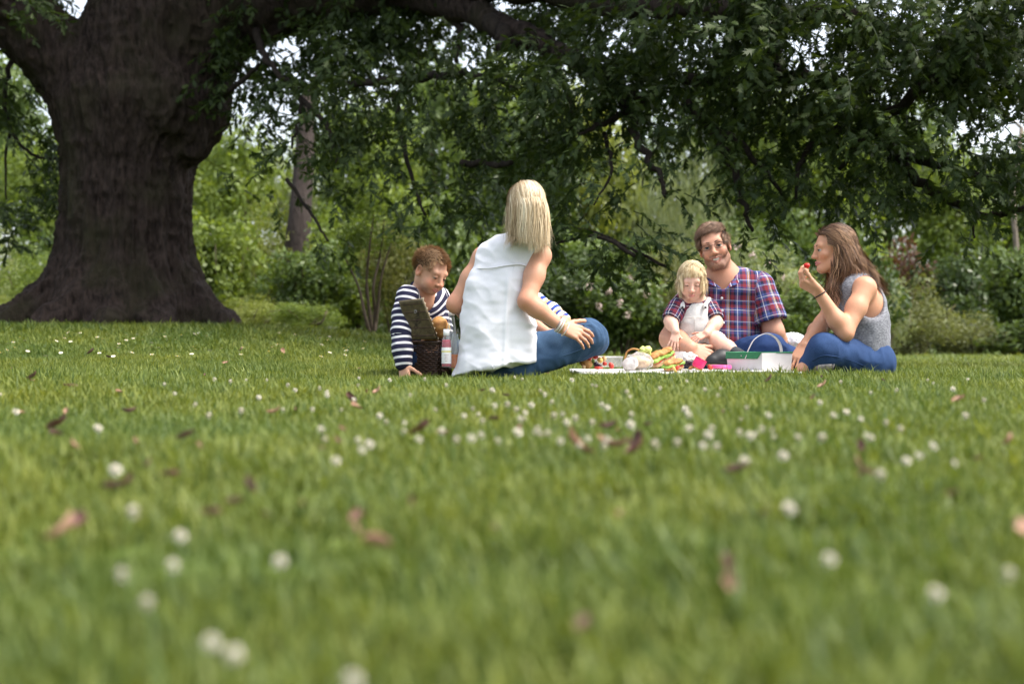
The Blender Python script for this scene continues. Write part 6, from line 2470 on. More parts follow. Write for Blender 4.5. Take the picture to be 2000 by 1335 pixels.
    d = finish("dungarees", bib, lo, hi, 0.0035, M_BIB, who, disp=folds(0.0035, 52, (1, 1, 1), 18))
    # straps, buttons, pocket
    for su, tu in ((1331, 1333), (1384, 1378)):
        mb = MB()
        c = catmull([P(su, 586, 7.02) + [0, 0, .012], P(su, 588, 6.955) + [0, 0, .006], P(tu, 594, 6.915), P(tu, 601, 6.902)], 5)
        mb.tube(c, 0.0115, 8, True, 0.28)
        mb.build("strap", M_BIB, d)
        mb = MB()
        mb.lathe(P(tu, 600, 6.893), [(0.0001, 0.003), (0.005, 0.003), (0.006, 0.0), (0.0001, -0.002)], 12, np.array(Matrix.Rotation(math.pi / 2, 3, 'X')))
        mb.build("button", M_DARKMETAL, d)
    mb = MB()
    for pts in ([P(1336, 619, 6.906), P(1358, 619, 6.900), P(1380, 619, 6.906)], [P(1357, 619, 6.899), P(1357, 650, 6.896)], [P(1326, 655, 6.905), P(1358, 657, 6.892), P(1385, 652, 6.905)]):
        mb.tube(catmull(pts, 4), 0.0016, 5)
    s = mb.build("stitching", M_BIB, d)
    s["kind"] = "stuff"
    ring(kL + [-.004, .016, 0], kL - P(1380, 668, 7.0), 0.050, 0.006, "trouser_cuff", M_BIB, d, 0.5)
    F = Field()
    F.chain([P(1434, 688, 6.78), P(1443, 695, 6.77), P(1446, 699, 6.76)], [0.031, 0.033, 0.034], 0.01)
    lo, hi = around([P(1430, 685, 6.8), P(1448, 702, 6.75)], 0.05)
    finish("sock", F, lo, hi, 0.004, M_SOCK, who)
    shoe("shoe", P(1447, 705, 6.79), P(1462, 706, 6.66), (0, 0, 1), 0.030, M_SHOE_BLACK, who)
    shoe("shoe", P(1378, 686, 6.89), P(1402, 684, 6.84), (0, 0, 1), 0.030, M_CAMO, who)

    def region(p):
        return (p[:, 2] > -0.04) & ~((p[:, 1] > 0.050) & (p[:, 2] < 0.060)) & ~((p[:, 1] > 0.03) & (p[:, 2] < 0.02))

    def comb(p, nrm):
        return np.where(p[:, 1:2] > 0.025, np.array([[0.05, 1.0, 0.0]]), np.array([[0, -.6, -.4]])) + p[:, :1] / 0.07 * np.array([[0.8, 0, 0]])
    hair_mesh(H, who, 4200, 0.10, [(0.44, 0.30, 0.15), (0.62, 0.46, 0.25), (0.76, 0.61, 0.37), (0.84, 0.73, 0.50)], region, width=0.0014, steps=8, grav=0.62, comb=comb, wave=0.002, wavef=30, out=0.0045, seed=22, lift=0.12, hug=0.6, hugz=0.01, fall=-0.005, root_dark=0.72,
              collide=[((0, 0.026, -0.03), (0.066, 0.066, 0.07)), ((0, -0.02, -0.08), (0.056, 0.06, 0.06))],
              lenfn=lambda p: np.where((p[:, 1] > 0.01) & (np.abs(p[:, 0]) < 0.052), 0.036 + 0.35 * np.clip(0.06 - p[:, 1], -.02, .06), 0.085 + 0.06 * np.clip(p[:, 2] / .1, 0, 1)))
    H.features(who, (0.06, 0.08, 0.1), M_BROW_PALE, gaze=(0, 1, -0.8), lid=-0.0045, brow_r=0.0022)


# ------------------------------------------------------------------ the young woman with long brown hair
def young_woman():
    base = P(1680, 722, 6.6)
    base[2] = floor_at(base)
    who = empty("person", base, "young woman with long wavy brown hair in a grey sleeveless top eating a strawberry", "person")
    H = Head(P(1625, 486, 6.66), (-0.985, -0.10, -0.06), (-0.10, 0, 1), 0.89, female=True)
    neck = P(1656, 556, 6.68)
    shL, shR = P(1690, 562, 6.52), P(1648, 570, 6.84)
    elL, elR = P(1650, 650, 6.42), P(1606, 634, 6.83)
    wrL, wrR = P(1599, 570, 6.42), P(1571, 676, 6.64)
    skin = Field()
    H.add(skin, lid=0.002)
    skin.cone(H.w(0, -0.022, -0.06), neck, 0.048, 0.052, 0.03)
    skin.cone(neck, P(1690, 680, 6.66), 0.07, 0.10, 0.05)
    skin.cone(neck + [0, 0, -.02], shL + [0, .02, 0], 0.055, 0.050, 0.05)
    skin.cone(neck + [0, 0, -.02], shR, 0.055, 0.045, 0.05)
    skin.ell(P(1696, 600, 6.60), (0.075, 0.07, 0.10), None, 0.04)
    arm(skin, shL, elL, wrL, (0.047, 0.036, 0.037, 0.0255))
    arm(skin, shR, elR, wrR, (0.047, 0.039, 0.039, 0.027))
    tips = hand(skin, wrL, (-0.86, -0.02, 0.50), (-0.50, -0.34, -0.80), 'l', 0.97, curls=[(42, 46, 22), (46, 42, 22), (56, 48, 28), (62, 52, 30)], spread=0.5, thumb_out=0.22, thumb_curl=16)
    hand(skin, wrR, (-0.45, -0.55, -0.65), (-0.3, -0.65, 0.7), 'r', 0.97, curl=(14, 18, 12))
    shirt = Field()
    sy = (0, 1, 0)
    ax = np.array([1.0, 0, 0.0])
    c0, c1, c2, c3 = P(1672, 575, 6.68), P(1684, 610, 6.67), P(1686, 655, 6.66), P(1692, 735, 6.66)
    shirt.cone(c0, c1, 0.138, 0.155, 0.04, flat=0.60, nrm=ax)
    shirt.cone(c1, c2, 0.155, 0.160, 0.05, flat=0.68, nrm=ax)
    shirt.cone(c2, c3, 0.160, 0.175, 0.05, flat=0.62, nrm=ax)
    shirt.cone(P(1650, 552, 6.66), P(1668, 566, 6.58), 0.05, 0.045, 0.05)
    shirt.cone(P(1645, 556, 6.72), P(1648, 566, 6.80), 0.05, 0.045, 0.05)
    # deep armhole on the near side, neck opening
    shirt.ell(shL + [0.030, -.01, -0.035], (0.075, 0.105, 0.108), None, 0.012, 's')
    shirt.cone(shL, elL, 0.052, 0.046, 0.008, 's')
    shirt.cone(H.w(0, -0.022, -0.07), neck + [-.01, 0, 0.0], 0.052, 0.060, 0.008, 's')
    shirt.plane(P(1690, 724, 6.4), (0.0, -0.1, -1), 0.004)
    # the hem rides up over the thigh
    shirt.plane(P(1668, 668, 6.5), (-0.78, -0.22, -0.72), 0.02)
    jeans = Field()
    kL = P(1612, 684, 6.42)
    jeans.cone(P(1702, 706, 6.58), kL, 0.088, 0.068, 0.04)
    jeans.ell(kL + [-.006, 0.0, 0.0], (0.072, 0.075, 0.070), None, 0.04)
    jeans.cone(kL + [0, 0.02, -.012], P(1580, 712, 6.46), 0.062, 0.043, 0.04)
    jeans.chain([P(1690, 700, 6.78), P(1592, 694, 6.86), P(1626, 716, 6.55)], [0.085, 0.066, 0.042], 0.04)
    jeans.cone(P(1705, 705, 6.58), P(1695, 705, 6.76), 0.095, 0.095, 0.05)
    SK = np.array([0.54, 0.275, 0.165])

    def colour(V):
        c = np.repeat(SK[None], len(V), 0)
        return H.paint(V, c, (0.48, 0.16, 0.16))
    lo, hi = around([H.w(0, 0, .14), shR, shL, elR, elL, wrR, wrL, P(1545, 540, 6.4), P(1545, 715, 6.5), P(1690, 660, 6.66)], 0.12)
    finish("body", skin, lo, hi, 0.0031, M_SKIN, who, colour, skip=lambda c: np.minimum(shirt(c), jeans(c)))
    lo, hi = around([P(1600, 540, 6.9), P(1740, 735, 6.4)], 0.12)

    def disp(V):
        d = folds(0.006, 61, (0.8, 0.8, 1.5), 11)(V)
        return d + 0.006 * vnoise(np.stack([V[:, 0] * .5 + V[:, 2], V[:, 1], V[:, 0]], 1), 20, 7) * smooth01(-V[:, 2], -P(0, 630, 6.6)[2], -P(0, 690, 6.6)[2])
    sh = finish("knit_top", shirt, lo, hi, 0.005, M_HEATHER, who, disp=disp)
    lo, hi = around([P(1555, 650, 6.3), P(1740, 725, 6.95)], 0.12)
    jo = finish("jeans", jeans, lo, hi, 0.006, M_JEANS_Y, who, disp=folds(0.008, 25, (1.5, 1, .8), 12), keep=lambda V: V[:, 2] > base[2] - .03)
    seam(jeans, [(1585, 705), (1610, 694), (1650, 700), (1690, 715)], 6.0, M_JEANS_Y, jo, "seam", 0.0020, 0.004)
    F = Field()
    F.chain([P(1580, 713, 6.46), P(1568, 720, 6.44)], [0.034, 0.03], 0.01)
    lo, hi = around([P(1560, 700, 6.5), P(1590, 725, 6.4)], 0.06)
    finish("ankle", F, lo, hi, 0.004, M_SKIN, who, lambda V: np.repeat(SK[None], len(V), 0))
    shoe("shoe", P(1606, 724, 6.44), P(1625, 706, 6.36), (-1, -0.3, .3), 0.035, M_SHOE_SILVER, who, M_SHOE_SILVER)
    d = unit(wrL - elL)
    ring(wrL - d * 0.012, d, 0.0305, 0.0026, "wristband", M_BAND, who)

    def region(p):
        return (p[:, 2] > -0.04) & ~((p[:, 1] > 0.045) & (p[:, 2] < 0.074)) & ~((p[:, 1] > 0.015) & (p[:, 2] < 0.02))

    def comb(p, nrm):
        return np.sign(p[:, :1] + .004) * np.array([[0.6, 0, 0]]) * smooth01(p[:, 1:2], -0.03, 0.04) + np.array([[0, -1.0, -0.25]])
    # where the body is, in head axes
    lc = lambda q: tuple(((np.asarray(q) - H.c) @ H.R) / H.s)
    col = [(0.060, 0.030, 0.017), (0.14, 0.074, 0.042), (0.26, 0.145, 0.080), (0.44, 0.27, 0.155)]
    hair_mesh(H, who, 6000, 0.36, col, region, width=0.0017, steps=13, grav=0.42, comb=comb, wave=0.018, wavef=34.0, waveseed=24.0, out=0.006, seed=31, lift=0.12, hug=0.55, hugz=0.0, fall=0.01, flow=(0.62, -0.05, -1.0), flowvar=0.10, root_dark=0.8, taper=0.25,
              collide=[((0, -0.03, -0.07), (0.064, 0.062, 0.09)), (lc(neck + [0.03, 0, -.02]), (0.10, 0.10, 0.085)), (lc(shL + [0, 0.02, -.02]), (0.072, 0.075, 0.075)), (lc(P(1690, 610, 6.66)), (0.13, 0.115, 0.16))],
              lenfn=lambda p: 0.26 + 0.17 * np.clip((p[:, 2] + .03) / .13, 0, 1))
    H.features(who, (0.05, 0.04, 0.03), M_BROW_DARK, gaze=(-0.1, 1, 0.02), lid=0.002, brow_r=0.0042)
    return tips


# ------------------------------------------------------------------ the child almost hidden in the blonde woman's lap
def lap_child():
    base = P(1030, 700, 6.75)
    base[2] = floor_at(base)
    who = empty("person", base, "small child in a striped top mostly hidden in the blonde woman's lap", "person")
    H = Head(P(1000, 585, 6.86), (0.4, 0.85, 0.0), (0, 0, 1), 0.72, child=True)
    skin = Field()
    H.add(skin)
    neck = P(1008, 600, 6.84)
    sh, el, cu = P(1046, 592, 6.72), P(1076, 610, 6.72), P(1100, 628, 6.64)
    skin.cone(H.w(0, -0.02, -0.06), neck, 0.04, 0.045, 0.02)
    skin.cone(neck, P(1015, 680, 6.78), 0.05, 0.07, 0.04)
    skin.chain([sh, el, cu, P(1094, 646, 6.56)], [0.03, 0.03, 0.028, 0.02], 0.02)
    skin.chain([P(1046, 633, 6.62), P(1066, 646, 6.56)], [0.026, 0.020], 0.02)
    hand(skin, P(1066, 646, 6.56), (0.8, -0.2, -0.4), (0.1, -0.8, 0.6), 'r', 0.55, curl=(25, 30, 20))
    shirt = Field()
    shirt.cone(P(1015, 618, 6.80), P(1026, 672, 6.70), 0.075, 0.08, 0.03)
    shirt.cone(P(1036, 590, 6.76), sh, 0.05, 0.046, 0.03)
    shirt.chain([sh, el, P(1098, 626, 6.66)], [0.046, 0.044, 0.040], 0.02)
    SK = np.array([0.50, 0.27, 0.18])
    lo, hi = around([H.w(0, 0, .14), H.w(0, 0, -.1), sh, cu, P(1094, 660, 6.5), P(1015, 680, 6.78)], 0.1)
    finish("body", skin, lo, hi, 0.003, M_SKIN, who, lambda V: H.paint(V, np.repeat(SK[None], len(V), 0), (0.5, 0.2, 0.17)), skip=shirt)
    bones = [(P(1015, 618, 6.8), P(1026, 672, 6.7), .08, (0, -1, 0)), (sh, P(1098, 626, 6.66), .045, (0, -1, 0))]
    lo, hi = around([sh, cu, P(1026, 680, 6.7), P(1000, 600, 6.8)], 0.1)
    finish("striped_top", shirt, lo, hi, 0.0045, M_SAILOR, who, disp=folds(0.004, 71, (1, 1, 1), 20), extra=lambda V: {"uvc": bone_coords(V, bones)})
    F = Field()
    F.chain([P(1015, 690, 6.75), P(1075, 690, 6.62), P(1060, 712, 6.6)], [0.06, 0.045, 0.035], 0.03)
    lo, hi = around([P(1000, 680, 6.8), P(1090, 715, 6.55)], 0.08)
    finish("shorts", F, lo, hi, 0.006, M_JEANS_B, who, keep=lambda V: V[:, 2] > base[2] - .02)

    def region(p):
        return (p[:, 2] > -0.03) & ~((p[:, 1] > 0.05) & (p[:, 2] < 0.06))
    hair_mesh(H, who, 500, 0.06, [(0.44, 0.30, 0.15), (0.62, 0.46, 0.25), (0.76, 0.61, 0.37)], region, width=0.004, steps=5, grav=0.5, comb=lambda p, n: np.array([[0, -.3, -.3]]), out=0.006, seed=41)
    H.features(who, (0.06, 0.08, 0.1), M_BROW_PALE)


woman()
boy()
man()
toddler()
STRAW_TIPS = young_woman()
lap_child()
# ------------------------------------------------------------------ the picnic
def pl(u, v, d, dz=0.0):
    p = P(u, v, d)
    p[2] += dz
    return p


RUG_Z = float(top(0.8, 6.75)) - 0.008


def rug():
    m, nt, b = new_mat("rug_cloth")
    tc = nt.nodes.new("ShaderNodeTexCoord")
    v = N(nt, "ShaderNodeTexVoronoi")
    v.inputs["Scale"].default_value = 16.0
    nt.links.new(tc.outputs["Object"], v.inputs["Vector"])
    r = ramp(nt, v.outputs["Distance"], [(0.0, (0.28, 0.42, 0.46)), (0.16, (0.45, 0.55, 0.55)), (0.2, (0.58, 0.57, 0.55)), (1.0, (0.66, 0.65, 0.62))])
    nt.links.new(r.outputs[0], b.inputs["Base Color"])
    b.inputs["Roughness"].default_value = 0.9
    nx, ny = 60, 36
    xs = np.linspace(0.30, 1.30, nx)
    ys = np.linspace(6.37, 7.45, ny)
    X, Y = np.meshgrid(xs, ys, indexing='ij')
    V = np.stack([X.ravel(), Y.ravel(), np.zeros(nx * ny)], 1)
    V[:, 2] = top(V[:, 0], V[:, 1]) - 0.010 + 0.008 * vnoise(V, 7, 2)
    V[:, 1] += 0.015 * vnoise(V * [1, 0, 0], 9, 4)
    i = np.arange(nx * ny).reshape(nx, ny)[:-1, :-1].ravel()
    Q = np.stack([i, i + ny, i + ny + 1, i + 1], 1)
    o = obj("picnic_rug", mesh_data("picnic_rug", V, Q, m))
    sd = o.modifiers.new("thickness", 'SOLIDIFY')
    sd.thickness = 0.008
    tag(o, "white and pale blue patterned rug spread under the food", "rug")


rug()

M_WICKER = simple_mat("dark_wicker", (0.075, 0.040, 0.024), (0.035, 0.018, 0.012), 0.45, 70.0, 0.4, 0.001)
M_WICKER2 = simple_mat("olive_wicker", (0.135, 0.105, 0.050), (0.060, 0.046, 0.022), 0.5, 50.0, 0.4, 0.001)
M_BREAD = simple_mat("bread_crust", (0.56, 0.30, 0.09), (0.28, 0.11, 0.03), 0.6, 40.0, 0.9, 0.004)
M_CRUMB = simple_mat("bread_crumb", (0.66, 0.48, 0.28), (0.46, 0.27, 0.12), 0.9, 70.0, 0.8, 0.004)
M_LETTUCE = simple_mat("lettuce", (0.30, 0.45, 0.07), (0.14, 0.28, 0.04), 0.5, 40.0, 0.3)
M_PALELETTUCE = simple_mat("pale_lettuce", (0.62, 0.66, 0.22), (0.46, 0.55, 0.13), 0.5, 40.0, 0.3)
M_TOMATO = simple_mat("tomato", (0.55, 0.055, 0.03), (0.38, 0.03, 0.02), 0.3, 60.0, 0.1)
M_CHEESE = simple_mat("cheese", (0.72, 0.48, 0.14), (0.62, 0.38, 0.1), 0.5, 60.0, 0.2)
M_CARD = simple_mat("white_card", (0.66, 0.63, 0.62), (0.62, 0.59, 0.58), 0.7, 40.0, 0.05)
M_GREEN = simple_mat("green_print", (0.02, 0.20, 0.08), (0.017, 0.17, 0.07), 0.5, 60.0, 0.05)
M_PINK = simple_mat("hot_pink_plastic", (0.85, 0.03, 0.16), (0.75, 0.025, 0.13), 0.35, 30.0, 0.02)
M_PINK2 = simple_mat("light_pink_plastic", (0.85, 0.12, 0.36), (0.78, 0.10, 0.32), 0.35, 30.0, 0.02)
M_GRAPE = simple_mat("dark_grape", (0.035, 0.012, 0.03), (0.02, 0.008, 0.018), 0.3, 60.0, 0.1)
M_PAPER = simple_mat("white_paper", (0.60, 0.56, 0.53), (0.40, 0.36, 0.35), 0.8, 45.0, 0.6, 0.006)
M_REDJUICE = simple_mat("red_drink", (0.55, 0.01, 0.06), (0.5, 0.01, 0.05), 0.15, 20.0, 0.0)
M_ORANGE = simple_mat("orange_drink", (0.80, 0.22, 0.02), (0.75, 0.2, 0.02), 0.2, 20.0, 0.0)
M_LABEL = simple_mat("paper_label", (0.80, 0.79, 0.77), (0.77, 0.76, 0.74), 0.6, 60.0, 0.02)
M_LABELYEL = simple_mat("label_stripe", (0.70, 0.62, 0.12), None, 0.6, 60.0, 0.02)
M_LABELTXT = simple_mat("label_print", (0.30, 0.10, 0.12), None, 0.6, 60.0, 0.02)
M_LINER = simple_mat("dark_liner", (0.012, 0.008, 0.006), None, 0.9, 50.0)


M_GLASS = clear_mat("clear_glass", (0.85, 0.89, 0.89), 0.05, 0.10)
M_FILM = clear_mat("clear_film", (0.92, 0.91, 0.91), 0.18, 0.16)


def hamper():
    yaw = math.radians(-24)
    R = np.array(Matrix.Rotation(yaw, 3, 'Z'))
    c = P(836, 712, 6.72)
    zb = float(top(c[0], c[1])) - 0.02
    c[2] = zb
    t = empty("picnic_hamper", c, "dark brown wicker hamper with its lid propped open in front of the boy", "basket")
    hw, hd, hh = 0.088, 0.075, 0.150

    def ringpts(z, grow, ph, n=72):
        out = []
        per = 4 * (hw + hd)
        for i in range(n):
            s = i / n * per
            x, y = 0, 0
            if s < 2 * hw:
                x, y, nn = -hw + s, -hd, (0, -1)
            elif s < 2 * hw + 2 * hd:
                x, y, nn = hw, -hd + (s - 2 * hw), (1, 0)
            elif s < 4 * hw + 2 * hd:
                x, y, nn = hw - (s - 2 * hw - 2 * hd), hd, (0, 1)
            else:
                x, y, nn = -hw, hd - (s - 4 * hw - 2 * hd), (-1, 0)
            w = 0.0032 * math.sin(i / n * 2 * math.pi * 18 + ph)
            g = 1 + grow * (z / hh - 0.5)
            out.append(c + R @ np.array([(x + nn[0] * w) * g, (y + nn[1] * w) * g, z]))
        return out
    for k in range(15):
        z = 0.006 + k * 0.0098
        mb = MB()
        mb.tube(ringpts(z, 0.10, math.pi * (k % 2)), 0.0044, 5, False, closed=True)
        mb.build("wicker_strand", M_WICKER, t)
    mb = MB()
    mb.tube(ringpts(hh + 0.004, 0.10, 0), 0.0085, 6, False, closed=True)
    mb.build("rim", M_WICKER, t)
    for i in range(18):
        s = (i + 0.5) / 18
        a, b2 = ringpts(0, 0.1, 0, 36)[i * 2], ringpts(hh, 0.1, 0, 36)[i * 2]
        mb = MB()
        mb.tube([a, b2], 0.0032, 5)
        mb.build("stake", M_WICKER, t)
    mb = MB()
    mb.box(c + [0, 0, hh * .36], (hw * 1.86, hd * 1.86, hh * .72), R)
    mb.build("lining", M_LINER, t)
    # lid standing open, leaning towards the boy's sleeve
    bl, br, tr, tl = P(806, 663, 6.62), P(853, 662, 6.60), P(824, 584, 6.56), P(780, 588, 6.60)
    ex, ey = unit(br - bl), unit(tl - bl)
    n = unit(np.cross(ey, ex))
    if n[1] > 0:
        n = -n
    th = 0.026
    lid = MB()
    q = [bl, br, tr, tl]
    lid.add([p for p in q] + [p - n * th for p in q], [(0, 1, 2, 3), (7, 6, 5, 4), (0, 4, 5, 1), (1, 5, 6, 2), (2, 6, 7, 3), (3, 7, 4, 0)])
    lo = obj("lid", lid.mesh("lid", M_LINER, False), t)
    w = MB()
    for i in range(34):
        s = (i + 0.5) / 34
        a, b2 = bl + (br - bl) * s, tl + (tr - tl) * s
        pts = [a + (b2 - a) * k / 16 + n * (0.0026 + 0.0012 * math.sin(k * math.pi / 2 + (i % 2) * math.pi)) for k in range(17)]
        w.tube(pts, 0.0019, 5)
    o = w.build("weave", M_WICKER2, lo)
    o["kind"] = "stuff"
    for i in range(5):
        s = (i + 0.5) / 5
        a, b2 = bl + (tl - bl) * s, br + (tr - br) * s
        mb = MB()
        mb.tube([a + n * .0046, (a + b2) / 2 + n * 0.005, b2 + n * .0046], 0.0020, 5)
        mb.build("binding_rod", M_WICKER, lo)
    mb = MB()
    mb.tube([bl + n * -.004, tl + n * -.004, tr + n * -.004, br + n * -.004], 0.0065, 6)
    mb.build("lid_rim", M_WICKER2, lo)
    mb = MB()
    for k in range(9):
        s0 = k / 8
        p0 = br + (tr - br) * s0 - n * 0.006
        mb.tube([p0, p0 - n * .022], 0.0052, 5)
    o = mb.build("edge_weave", simple_mat("pale_wicker", (0.42, 0.36, 0.27), (0.25, 0.2, 0.13), 0.6, 60.0), lo)
    o["kind"] = "stuff"
    ring(bl + (tr - bl) * .55 + ey * .03 + n * .006, n, 0.006, 0.0012, "clasp", M_METAL, lo)


hamper()


def blob_thing(name, label, cat, cones, mat, h=0.004, group=None, disp=None):
    F = Field()
    for c in cones:
        F.cone(*c)
    pts = [c[0] for c in cones] + [c[1] for c in cones]
    lo, hi = around(pts, max(max(c[2], c[3]) for c in cones) + .02)
    o = finish(name, F, lo, hi, h, mat, None, disp=disp)
    tag(o, label, cat, group)
    return o


def recentre(o):
    """put the origin of a one-mesh thing at its base"""
    me = o.data
    co = np.empty(len(me.vertices) * 3, np.float32)
    me.vertices.foreach_get("co", co)
    co = co.reshape(-1, 3)
    b = co.mean(0)
    b[2] = co[:, 2].min()
    me.vertices.foreach_set("co", (co - b).ravel())
    o.location = Vector([float(x) for x in b])
    return o


recentre(blob_thing("bread_loaf", "golden bread loaf sticking up out of the hamper", "bread", [(P(838, 668, 6.70), P(858, 634, 6.66), 0.036, 0.034, 0.02), (P(858, 634, 6.66), P(866, 650, 6.66), 0.034, 0.028, 0.02)], M_BREAD, disp=folds(0.004, 81, (1, 1, 1), 30)))
recentre(blob_thing("bread_roll", "small orange bread roll behind the golden loaf in the hamper", "bread", [(P(866, 636, 6.73), P(870, 640, 6.71), 0.022, 0.022, 0.02)], M_CHEESE, disp=folds(0.003, 82, (1, 1, 1), 40)))


def bottle(u, vtop, vbot, d, prof, label, parts, name="bottle"):
    """prof: (radius m, 0..1 height) of the glass"""
    b = P(u, vbot, d)
    zt = P(u, vtop, d)[2]
    h = zt - b[2]
    t = empty(name, b, label, "bottle")
    mb = MB()
    mb.lathe(b, [(r, z * h) for r, z in prof], 24)
    mb.build("glass", M_GLASS, t)
    for nm, pr, mat in parts:
        mb = MB()
        mb.lathe(b, [(r, z * h) for r, z in pr], 24)
        mb.build(nm, mat, t)
    return t, b, h


bottle(882, 607, 700, 6.62, [(0.0005, 0.0), (0.026, 0.0), (0.028, 0.04), (0.027, 0.35), (0.020, 0.62), (0.013, 0.86), (0.0115, 0.95)], "clear glass carafe with a white cap behind the pink drink bottle",
       [("cap", [(0.0135, 0.90), (0.0150, 0.905), (0.0145, 1.0), (0.0005, 1.0)], M_LABEL), ("water", [(0.0005, 0.02), (0.024, 0.03), (0.0235, 0.33), (0.018, 0.56), (0.0005, 0.56)], M_FILM)])
_t, _b, _h = bottle(872, 643, 717, 6.40, [(0.0005, 0.0), (0.0205, 0.0), (0.0212, 0.04), (0.0212, 0.62), (0.0185, 0.72), (0.0125, 0.86), (0.0120, 1.0), (0.0005, 1.0)], "small bottle of pink-red drink with a white label beside the hamper",
                    [("drink", [(0.0005, 0.015), (0.0198, 0.02), (0.0204, 0.05), (0.0204, 0.64), (0.0178, 0.73), (0.0005, 0.735)], M_REDJUICE), ("label", [(0.0216, 0.10), (0.0218, 0.105), (0.0218, 0.52), (0.0216, 0.525)], M_LABEL),
                     ("label_stripe", [(0.02185, 0.40), (0.02190, 0.405), (0.02190, 0.43), (0.02185, 0.435)], M_LABELYEL), ("cap", [(0.0128, 0.84), (0.0140, 0.845), (0.0138, 1.005), (0.0005, 1.006)], M_LABEL)])
for k, (z0, hw) in enumerate(((0.33, .010), (0.28, .007), (0.23, .009), (0.17, .006))):
    mb = MB()
    pts = [_b + np.array([0.0220 * math.sin(a), -0.0220 * math.cos(a), z0 * _h]) for a in np.linspace(-hw / .022, hw / .022, 7)]
    mb.tube(pts, 0.0008, 4)
    mb.build("label_print", M_LABELTXT, _t)
bottle(889, 652, 720, 6.47, [(0.0005, 0.0), (0.026, 0.0), (0.027, 0.05), (0.027, 0.55), (0.022, 0.75), (0.014, 0.92), (0.014, 1.0)], "glass bottle part filled with orange drink, half behind the blonde woman's shirt",
       [("drink", [(0.0005, 0.02), (0.0255, 0.03), (0.026, 0.06), (0.026, 0.42), (0.0005, 0.42)], M_ORANGE)])


def box_handle():
    c = P(1488, 730, 6.40)
    c[2] = float(top(c[0], c[1])) - 0.018
    h = P(0, 689, 6.40)[2] - c[2]
    t = empty("cardboard_box", c, "white cardboard box with a green folded top edge and a white carrying strap", "box")
    a = unit([-0.62, 0.78, 0])   # left face runs back to the left
    b = unit([0.80, 0.60, 0])    # right face runs back to the right
    la, lb = 0.205, 0.190
    fl = 0.06
    up = np.array([0, 0, 1.0])
    flare = lambda s, q: c + a * (s * la) + b * (q * lb)

    def corner(i, j, top_):
        m = c + a * la / 2 + b * lb / 2
        p = c + a * la * i + b * lb * j
        if top_:
            p = m + (p - m) * (1 + fl) + up * h
        return p
    th = 0.003
    for nm, (i0, j0), (i1, j1) in (("left", (0, 0), (1, 0)), ("right", (0, 0), (0, 1)), ("back", (1, 0), (1, 1)), ("side", (0, 1), (1, 1))):
        m = c + a * la / 2 + b * lb / 2
        q = [corner(i0, j0, 0), corner(i1, j1, 0), corner(i1, j1, 1), corner(i0, j0, 1)]
        inn = [p + (np.array([m[0], m[1], p[2]]) - p) * 0.03 for p in q]
        mb = MB()
        mb.add(q + inn, [(0, 1, 2, 3), (7, 6, 5, 4), (0, 4, 5, 1), (1, 5, 6, 2), (2, 6, 7, 3), (3, 7, 4, 0)])
        mb.build("side_panel", M_CARD, t, False)
    mb = MB()
    mb.add([corner(0, 0, 0) + up * .004, corner(1, 0, 0) + up * .004, corner(1, 1, 0) + up * .004, corner(0, 1, 0) + up * .004], [(0, 1, 2, 3)])
    mb.build("base", M_CARD, t, False)
    # green flap folded over the left face, green lip round the rim
    out = -unit(b) * 0.0035
    k0, k1 = corner(0, 0, 1), corner(1, 0, 1)
    dn = up * h * 0.31
    mb = MB()
    dv = k1 - k0
    q = [k0 + out + up * .003, k1 + out + up * .003, k1 + out - dn + dv * 0.0, k0 + out - dn + dv * 0.12]
    q2 = [p - out * 0.6 for p in q]
    mb.add(q + q2, [(0, 1, 2, 3), (7, 6, 5, 4), (0, 4, 5, 1), (1, 5, 6, 2), (2, 6, 7, 3), (3, 7, 4, 0)])
    mb.build("green_flap", M_GREEN, t, False)
    for (i0, j0), (i1, j1) in (((1, 0), (1, 1)), ((1, 1), (0, 1)), ((0, 1), (0, .45))):
        mb = MB()
        mb.tube([corner(i0, j0, 1) + up * .002, corner(i1, j1, 1) + up * .002], 0.0035, 5)
        mb.build("green_lip", M_GREEN, t)
    mb = MB()
    mb.lathe(k0 + dv * .55 + out * 1.6 - dn * .45, [(0.0001, 0.001), (0.003, 0.001), (0.003, -0.001)], 8, np.array(Vector(out).to_track_quat('Z', 'Y').to_matrix()))
    mb.build("stud", M_METAL, t)
    # strap
    m = c + a * la / 2 + b * lb / 2
    s0, s1 = P(1455, 700, 6.47), P(1527, 702, 6.50)
    pts = catmull([s0, P(1463, 680, 6.47), P(1474, 662, 6.475), P(1494, 651.5, 6.48), P(1512, 657, 6.49), P(1524, 674, 6.50), s1], 6)
    mb = MB()
    mb.tube(pts, 0.0125, 8, True, 0.16)
    mb.build("strap", M_CARD, t)


box_handle()


def sheet_blob(name, label, cat, centre, r, mat, seed, amp, h=0.004, parent=None):
    F = Field()
    F.ell(centre, r, None, 0.01)
    lo, hi = around([np.array(centre)], max(r) + 0.03)
    o = finish(name, F, lo, hi, h, mat, parent, disp=folds(amp, seed, (1, 1, 1), 26, 0.5))
    if label:
        tag(o, label, cat)
        recentre(o)
    return o


